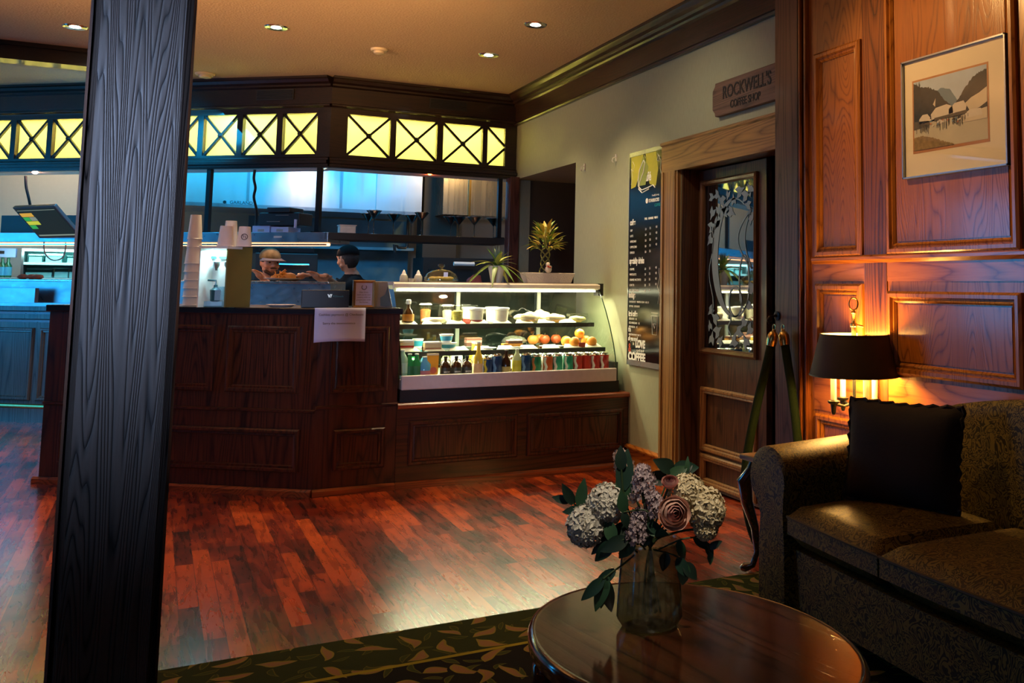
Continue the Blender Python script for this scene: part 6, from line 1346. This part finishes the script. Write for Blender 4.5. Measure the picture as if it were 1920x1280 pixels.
# bromeliad in a white pot
q = onY(930, 528, 6.36); t = thing('bromeliad', 'spiky green striped bromeliad in a tapered white pot on the case', 'potted plant', (q.x, 6.36, ZK))
f = MB(); f.lathe([(.034,0),(.036,.003),(.058,.115),(.055,.115),(.050,.100),(.001,.098)], (0,0,0), 26); f.build('pot', plain('cream pot', (.74,.70,.56), .4), t, smooth=True)
LG = plain('bromeliad green', (.10,.20,.03), .4, scale=10, var=.5); LG2 = plain('bromeliad yellow edge', (.42,.45,.08), .4, scale=10, var=.4); rr = random.Random(21)
for k in range(22):
    a = k*2.4+rr.uniform(-.2,.2); el = rr.uniform(.7, 1.4) if k > 7 else rr.uniform(.45,.7); L_ = rr.uniform(.12,.15) if k <= 7 or k%2 else rr.uniform(.10,.14)
    d = V((math.cos(a)*math.cos(el), math.sin(a)*math.cos(el), math.sin(el)))
    f = MB(); f.leaf(V((0,0,.105))+d*.01, d, ZV, L_, .036, (1.9 if k <= 7 else 1.1)*math.cos(el)+.05, 8, .2); f.build('leaf', LG if k%3 else LG2, t, smooth=True)
f = MB()
for k in range(9): a = k*.7; f.leaf((0,0,.14), (math.cos(a)*.35, math.sin(a)*.35, 1), V((math.cos(a),math.sin(a),.1)), .12, .016, .1, 5, .2)
f.build('grey_centre', plain('grey green', (.10,.16,.15), .5), t, smooth=True)
# trough planter with braided bamboo
q = onY(1026, 528, 6.40); xb = (onY(979,510,6.40).x, onY(1073,510,6.40).x); w1 = (xb[1]-xb[0])/2; xc = (xb[0]+xb[1])/2
t = thing('trough_planter', 'tapered ribbed cream trough planter holding the braided bamboo', 'planter', (xc, 6.40, ZK))
f = MB(); k_ = .86; f.add([(-w1*k_,-.045,0),(w1*k_,-.045,0),(w1*k_,.045,0),(-w1*k_,.045,0),(-w1,-.06,.072),(w1,-.06,.072),(w1,.06,.072),(-w1,.06,.072)], [(3,2,1,0),(4,5,6,7),(0,1,5,4),(1,2,6,5),(2,3,7,6),(3,0,4,7)]); f.build('trough', plain('cream ribbed ceramic', (.62,.55,.46), .6, scale=160, var=.25, bump=.5), t, bevel=.004)
f = MB(); f.box(-w1+.01,w1-.01,-.05,.05,.070,.075); f.build('pebbles', plain('pebbles', (.10,.08,.06), .8, scale=120, var=.6), t)
qb = onY(1022, 500, 6.40); t = thing('lucky_bamboo', 'yellow green lucky bamboo with braided lattice stems in the trough planter', 'potted plant', (qb.x, 6.40, ZK+.075))
ST = plain('bamboo stem', (.20,.20,.04), .4, scale=20, var=.4); rr = random.Random(9)
for k in range(8):
    sgn = 1 if k%2 else -1; f = MB(); P = []
    for i in range(22):
        z = i*.0085; a = k*.785+sgn*i*.24; rad = .040-.010*math.sin(z*16) if z < .16 else .040+(z-.16)*.9; P.append((rad*math.cos(a), rad*math.sin(a), z))
    last = V(P[-1]); out = V((last.x, last.y, 0)).normalized()
    for i in range(1,7): P.append(tuple(last+out*(.011*i)+ZV*(.012*i)))
    f.tube(P, .0042, 6); f.build('stem', ST, t, smooth=True)
LB = [plain('bamboo leaf yellow green', (.36,.40,.04), .45, scale=14, var=.35), plain('bamboo leaf green', (.14,.25,.03), .45, scale=14, var=.35), plain('bamboo leaf amber', (.50,.36,.06), .45, scale=14, var=.3)]
for k in range(96):
    a = rr.uniform(0, 6.28); hh = rr.uniform(0,1); rad = .03+.075*(1-hh)*rr.uniform(.3,1); base_ = V((rad*math.cos(a), rad*math.sin(a), .17+.14*hh)); up_ = .25+1.3*hh+rr.uniform(-.2,.3)
    d = V((math.cos(a), math.sin(a)*.8, up_)); f = MB(); f.leaf(base_, d, ZV, rr.uniform(.06,.10), .026, rr.uniform(.2,.7)*(1-hh*.6), 5, .2); f.build('leaf', rr.choice(LB), t, smooth=True)
f = MB(); f.tube([(0,0,.18),(0,0,.33)], .006, 6); f.build('leader_stem', ST, t)
t = thing('figurine', 'small white figurine with red bow at the foot of the bamboo', 'figurine', (qb.x, 6.335, ZK+.075)); f = MB(); f.ball((0,0,.022), (.026,.014,.026), 14, 10); f.ball((-.004,0,.056), (.016,.012,.018), 12, 8); f.ball((.014,0,.040), (.014,.008,.010), 10, 6); f.build('body', plain('white porcelain', (.75,.66,.52), .3), t, smooth=True); f = MB(); f.ball((-.006,-.014,.042), (.009,.004,.006), 8, 6); f.ball((.008,-.014,.036), (.009,.004,.006), 8, 6); f.build('red_bow', plain('red ribbon', (.5,.05,.02), .5), t, smooth=True)

# ================================================================== VASE AND FLOWERS
vc = V((1.030, 1.99, .4495)); t = thing('glass_vase', 'ribbed smoky glass vase on the coffee table', 'vase', vc)
f = MB(); n = 64; vs = []; prof = [(.050,0),(.064,.004),(.074,.022),(.073,.05),(.070,.10),(.066,.15),(.068,.185)]
for r_, z in prof:
    for i in range(n): a = 2*math.pi*i/n; rb = 1+.022*math.cos(32*a)*(1 if z > .01 else 0); vs.append((r_*rb*math.cos(a), r_*rb*math.sin(a), z))
f.add(vs, [(k*n+i, k*n+(i+1)%n, (k+1)*n+(i+1)%n, (k+1)*n+i) for k in range(len(prof)-1) for i in range(n)]+[tuple(range(n))[::-1]])
def mercury():
    m, t_, N, L, P = newmat('ribbed smoky glass'); tc = N.new('ShaderNodeTexCoord'); nz = N.new('ShaderNodeTexNoise'); nz.inputs['Scale'].default_value = 55; nz.inputs['Detail'].default_value = 6; L.new(tc.outputs['Object'], nz.inputs['Vector'])
    P.inputs['Base Color'].default_value = (.13,.12,.075,1); P.inputs['Roughness'].default_value = .12; P.inputs['Specular IOR Level'].default_value = .8
    tr = N.new('ShaderNodeBsdfTransparent'); tr.inputs[0].default_value = (.50,.50,.42,1); mx = N.new('ShaderNodeMixShader'); mr = N.new('ShaderNodeMapRange'); mr.inputs['From Min'].default_value = .35; mr.inputs['From Max'].default_value = .7; mr.inputs['To Min'].default_value = .12; mr.inputs['To Max'].default_value = .60
    L.new(nz.outputs['Fac'], mr.inputs['Value']); L.new(mr.outputs[0], mx.inputs[0]); L.new(tr.outputs[0], mx.inputs[1]); L.new(P.outputs[0], mx.inputs[2]); L.new(mx.outputs[0], N['Material Output'].inputs[0])
    b = N.new('ShaderNodeBump'); b.inputs['Strength'].default_value = .4; b.inputs['Distance'].default_value = .003; L.new(nz.outputs['Fac'], b.inputs['Height']); L.new(b.outputs['Normal'], P.inputs['Normal']); return m
f.build('vase_wall', mercury(), t, smooth=True)
f = MB(); f.lathe([(.0715,.19-.006),(.0715,.19),(.066,.19),(.066,.184)], (0,0,0), 40, cap=False); f.build('rim', thinglass('dome glass', (.86,.90,.82), .5), t, smooth=True)
NK = vc+V((0,0,.17)); WN = V((W_.x,W_.y,0)).normalized(); RN = V((R_.x,R_.y,0)).normalized()
def fpos(px, py, dep):   # point of the bouquet at a given offset towards the viewer from the vase axis
    d = ray(px, py); D = (vc-CAM).dot(WN)-dep; return CAM+d*(D/d.dot(WN))
STM = plain('flower stem green', (.03,.06,.02), .6)
def stem(t, p): f = MB(); b = vc-p+V((random.uniform(-.02,.02), random.uniform(-.02,.02), .03)); m_ = (NK-p); f.tube(cat([V((0,0,0)), m_*.55+V((0,0,.015)), m_, b]), .0028, 5); f.build('stem', STM, t, smooth=True)
def hydrangea(px, py, dep, r, col, lab, seed, squash=1.0):
    p = fpos(px, py, dep); t = thing('hydrangea', lab, 'flower', p); rr = random.Random(seed); f = MB(); cnt_ = 130
    for i in range(cnt_):
        z = 1-2*(i+.5)/cnt_; a = i*2.399963; d = V((math.sqrt(1-z*z)*math.cos(a), math.sqrt(1-z*z)*math.sin(a), z)); d = (d+V((rr.uniform(-.1,.1),)*3)).normalized()
        if d.dot(-WN) < -.35: continue
        c = V((d.x, d.y, d.z*squash))*r*rr.uniform(.86,1.04); u = d.orthogonal().normalized(); v = d.cross(u); a0 = rr.uniform(0,1.57)
        for k in range(4):
            a1 = a0+k*1.5708; e = u*math.cos(a1)+v*math.sin(a1); g = d.cross(e); s_ = r*.34*rr.uniform(.85,1.15)
            f.add([c+d*.001, c+e*s_*.45+g*s_*.38+d*.003, c+e*s_*.95+g*s_*.25+d*.0045, c+e*s_*1.05+d*.001, c+e*s_*.95-g*s_*.25+d*.0045, c+e*s_*.45-g*s_*.38+d*.003], [(0,1,2,3),(0,3,4,5)])
    f.build('petals', col, t, smooth=True); f = MB(); f.ball((0,0,0), r*.74, 12, 8); f.build('flower_core', plain('petal shade core', (.20,.20,.10), .8), t, smooth=True); stem(t, p)
CR1 = plain('cream petal', (.72,.62,.40), .6, scale=40, var=.15); CR2 = plain('white petal', (.68,.66,.58), .6, scale=40, var=.12)
hydrangea(1100,985,.05,.042,CR2,'white hydrangea low at the left of the bouquet',1); hydrangea(1137,945,.04,.042,CR2,'white hydrangea upper left beside the tall dark leaf',2)
hydrangea(1288,925,.02,.040,CR1,'cream hydrangea upper right above the rose',3); hydrangea(1324,955,.03,.040,CR1,'cream hydrangea at the right edge of the bouquet',4,1.15); hydrangea(1324,990,.04,.024,CR1,'small cream hydrangea tuft at the lower right of the bouquet',5)
def lilac(px, py, dep, L_, r, col, dirv, lab, seed, n=70):
    p = fpos(px, py, dep); t = thing('lilac', lab, 'flower', p); rr = random.Random(seed); f = MB(); dv = V(dirv).normalized(); o1 = dv.orthogonal().normalized(); o2 = dv.cross(o1)
    for i in range(n):
        s_ = rr.uniform(-.5,.5); a = rr.uniform(0,6.28); rad = r*(1-.6*max(0,s_*2))*rr.uniform(.5,1.05); c = dv*(L_*s_)+(o1*math.cos(a)+o2*math.sin(a))*rad; d = (c-dv*(L_*s_*.8)).normalized(); u = d.orthogonal().normalized(); v = d.cross(u)
        f.tube([c-d*.012, c], .0018, 4)
        for k in range(4): a1 = k*1.57+rr.uniform(0,1); e = u*math.cos(a1)+v*math.sin(a1); g = d.cross(e); q_ = .0095; f.add([c, c+e*q_*.5+g*q_*.35+d*.002, c+e*q_+d*.003, c+e*q_*.5-g*q_*.35+d*.002], [(0,1,2,3)])
    f.build('florets', col, t, smooth=True); f = MB(); f.tube([-dv*L_*.6, dv*L_*.45], .003, 5); f.build('spike', STM, t); stem(t, p)
LIL = plain('lilac petal', (.54,.43,.46), .6, scale=40, var=.25); LIP = plain('pink lilac petal', (.62,.42,.34), .6, scale=40, var=.25)
lilac(1206,905,.065,.075,.030,LIL,(0,0,1),'pale lilac spray in the middle of the bouquet',1,130); lilac(1196,985,.07,.070,.026,LIL,(0,0,1),'lilac spray drooping over the vase rim',2,100); lilac(1168,868,.01,.060,.024,LIP,ZV*1-RN*.4,'pinkish lilac spray at the top left of the bouquet',3,90); lilac(1198,893,-.0,.05,.020,LIP,RN*1+ZV*.1,'small pinkish lilac spray right of the top one',4,50); lilac(1228,945,.075,.05,.022,LIL,(0,0,1),'lilac spray touching the left of the rose',5,60)
def rose(px, py, dep, r, lab, tilt_, seed, cols):
    p = fpos(px, py, dep); t = thing('rose', lab, 'flower', p); ax = V(tilt_).normalized(); rr = random.Random(seed); o1 = ax.orthogonal().normalized(); o2 = ax.cross(o1)
    for ring, (rad, h, n, op) in enumerate(((1.0,.42,6,.25),(.88,.60,6,.10),(.72,.70,5,.0),(.56,.74,5,.0),(.38,.78,4,0),(.20,.80,3,0))):
        f = MB()
        for k in range(n):
            a0 = 2*math.pi*k/n+ring*.6+rr.uniform(-.1,.1); vs = []; W = 7; H_ = 5
            for j in range(H_+1):
                tt = j/H_
                for i in range(W+1):
                    a = a0+(i/W-.5)*2*math.pi/n*1.5; rr2 = r*rad*(.55+.45*math.sin(tt*(1.57 if ring < 1 else 2.1+.2*ring)))+r*op*tt*tt*.4; hh = r*(-.45+(h+.45)*tt*(1-.12*((i/W-.5)*2)**2)); rim = r*.03*math.sin(i*1.7+k)*tt
                    vs.append(o1*math.cos(a)*(rr2+rim)+o2*math.sin(a)*(rr2+rim)+ax*hh)
            f.add(vs, [(j*(W+1)+i, j*(W+1)+i+1, (j+1)*(W+1)+i+1, (j+1)*(W+1)+i) for j in range(H_) for i in range(W)])
        f.build('petal_ring', cols[min(ring//3, len(cols)-1)], t, smooth=True)
    f = MB(); f.ball(-ax*r*.35, r*.42, 12, 8); f.build('calyx', STM, t, smooth=True); stem(t, p)
RC = [plain('dusty rose petal', (.72,.45,.36), .6, scale=20, var=.15), plain('mauve rose petal', (.60,.30,.26), .6, scale=20, var=.2), plain('deep rose heart', (.36,.13,.13), .6)]
rose(1262,962,.085,.034,'large dusty pink rose in full bloom at the front of the bouquet',-WN*1+RN*.25+ZV*.25,1,RC); rose(1256,906,.05,.018,'small closed pink rose bud above the big rose',ZV*.8-WN*.5,2,RC[1:])
LFM = [plain('dark bouquet leaf', (.012,.045,.028), .5, scale=20, var=.3), plain('mid bouquet leaf', (.03,.09,.04), .5, scale=20, var=.3), plain('deep bouquet leaf', (.008,.026,.016), .5, scale=20, var=.3)]
def sprig(pts, leaves, lab, mats=0, L_=.06, W=.026, toneck=True):
    """pts: pixels with depth of the twig; leaves: (t along, pixel direction dx,dy)"""
    P = [fpos(*q) for q in pts]; p0 = P[0]; t = thing('leaf_sprig', lab, 'foliage', p0); f = MB(); path = cat([q-p0 for q in P]); f.tube(path, .0022, 5); f.build('twig', STM, t, smooth=True)
    for k, (tt, dx, dy, l_) in enumerate(leaves):
        q = path[min(int(tt*(len(path)-1)), len(path)-1)]; d = (RN*dx-ZV*dy+WN*random.uniform(-.25,.1)); f = MB(); f.leaf(q, d, -WN+ZV*.3, L_*l_, W*l_**.7, random.uniform(.05,.35), 7, .12, .9); f.build('leaf', LFM[(mats+k)%3], t, smooth=True)
nk = (1215,1030,.0)
sprig([(nk[0]-20,1035,.02),(1150,1000,.05),(1100,960,.04),(1068,940,.03)], [(.35,-1,.9,1.1),(.5,-.8,.7,1.0),(.6,-1,.35,1.0),(.75,-1,.1,.8),(.8,.15,-1,1.1),(.9,-.5,-.9,.9),(1,-.95,-.25,.7)], 'leafy sprig spreading to the left of the bouquet', 0)
sprig([(1190,1040,.03),(1165,1060,.06),(1148,1072,.07),(1132,1085,.075)], [(.6,-1,.75,.9),(.85,-.35,1,1.2),(.95,.2,1,1.2),(1,-.9,.8,1.0),(1,-.1,1,1.0)], 'leaf sprig hanging low in front of the vase on the left', 0, .068, .028)
sprig([(1200,1000,.02),(1172,940,.04),(1165,880,.04)], [(1,-.05,-1,.7),(.7,.1,-1,1.2),(.5,-.1,-1,1.1),(.2,-.6,.2,1.1)], 'tall dark upright leaves between the white and lilac blooms', 2, .075, .036)
sprig([(1215,1010,.02),(1240,930,.0),(1262,880,-.02)], [(1,-.3,-.2,1.0),(1,.9,-.1,1.1),(.8,.7,-.5,1.0),(.8,-1,-.2,1.0)], 'dark round leaves at the top centre of the bouquet', 2, .055, .035)
sprig([(1225,1020,.0),(1275,930,-.01),(1288,885,-.02)], [(1,.05,-1,.8),(.95,.5,-.8,.55),(.95,-.4,-.8,.5),(.7,.9,-.3,.7)], 'pale pointed sprig rising above the right cream hydrangea', 1, .045, .014)
sprig([(1235,1030,.03),(1280,1010,.04),(1318,1010,.03),(1332,1035,.03)], [(.3,.3,1,1.0),(.55,.9,.6,1.0),(.8,.4,1,.8),(1,.0,1,.55),(.9,.8,-.5,.7)], 'curved sprig drooping at the right of the bouquet', 1, .05, .022)
sprig([(1225,1030,.04),(1262,1040,.06),(1284,1055,.06)], [(.4,-.2,1,.8),(.7,.5,1,.9),(1,-.1,1,1.0),(1,.7,.9,.9)], 'dark leaves hanging over the vase rim on the right', 2, .05, .030)
sprig([(1210,1030,.05),(1190,1010,.075),(1150,1015,.075)], [(.2,.2,-1,1.2),(.5,-.5,.6,1.1),(.7,-1,.4,1.2),(1,-.9,.9,1.1),(1,-.3,-1,1.0)], 'broad dark leaves under the left white hydrangeas', 0, .055, .030)
sprig([(1205,1020,.06),(1215,960,.085),(1170,960,.08)], [(1,-.15,-1,1.1),(1,.2,.9,.8),(.4,.9,.8,1.0),(.3,1,.2,1.1)], 'oval green leaf standing in front of the upper left hydrangea', 1, .045, .024)

# heat lamps glowing under the bulkhead
for (q, lab, c) in ((onY(806,324,8.36), 'small glowing red heat lamp under the right bulkhead', (1,.16,.04)), (onK(66,322,.06), 'small glowing pinkish heat lamp under the bulkhead left of the post', (1,.5,.35))):
    t = thing('heat_lamp', lab, 'lamp', q); f = MB(); f.lathe([(.03,.03),(.045,.0),(.043,-.004),(.028,.026)], (0,0,0), 18, cap=False); f.build('shade', BLKM, t, smooth=True); f = MB(); f.ball((0,0,.0), (.026,.026,.02), 12, 8); f.build('bulb', emis('heat bulb %s' % lab[14:18], c, 30), t, smooth=True); point('heat_lamp_glow', q-ZV*.03, .6, c, .02)

# dark equipment behind the people
q0 = onY(478, 462, 10.1); q1 = onY(592, 520, 10.1); t = thing('countertop_grill', 'black countertop grill with steel lid behind the cook', 'grill', ((q0.x+q1.x)/2, 10.0, 0)); w_ = (q1.x-q0.x)/2
f = MB(); f.box(-w_, w_, 0, .35, 0, q0.z-.06); f.build('body', BLK, t, bevel=.01); f = MB(); f.prism([(-w_*.9,.02),(w_*.9,.02),(w_*.8,.33),(-w_*.8,.33)], q0.z-.06, q0.z); f.build('lid', BLKM, t, bevel=.01)
f = MB(); f.tube([(-w_*.7,-.03,1.40),(w_*.7,-.03,1.40)], .012, 8); f.build('handle', CHROME, t)
f = MB()
for k in range(5): f.lathe([(.001,0),(.022,.0),(.020,.02),(.001,.022)], (-w_*.8+k*w_*.4,-.0,1.30), 12, axis=(0,-1,0))
f.mi = 0; f.build('control_knobs', CHROME, t)
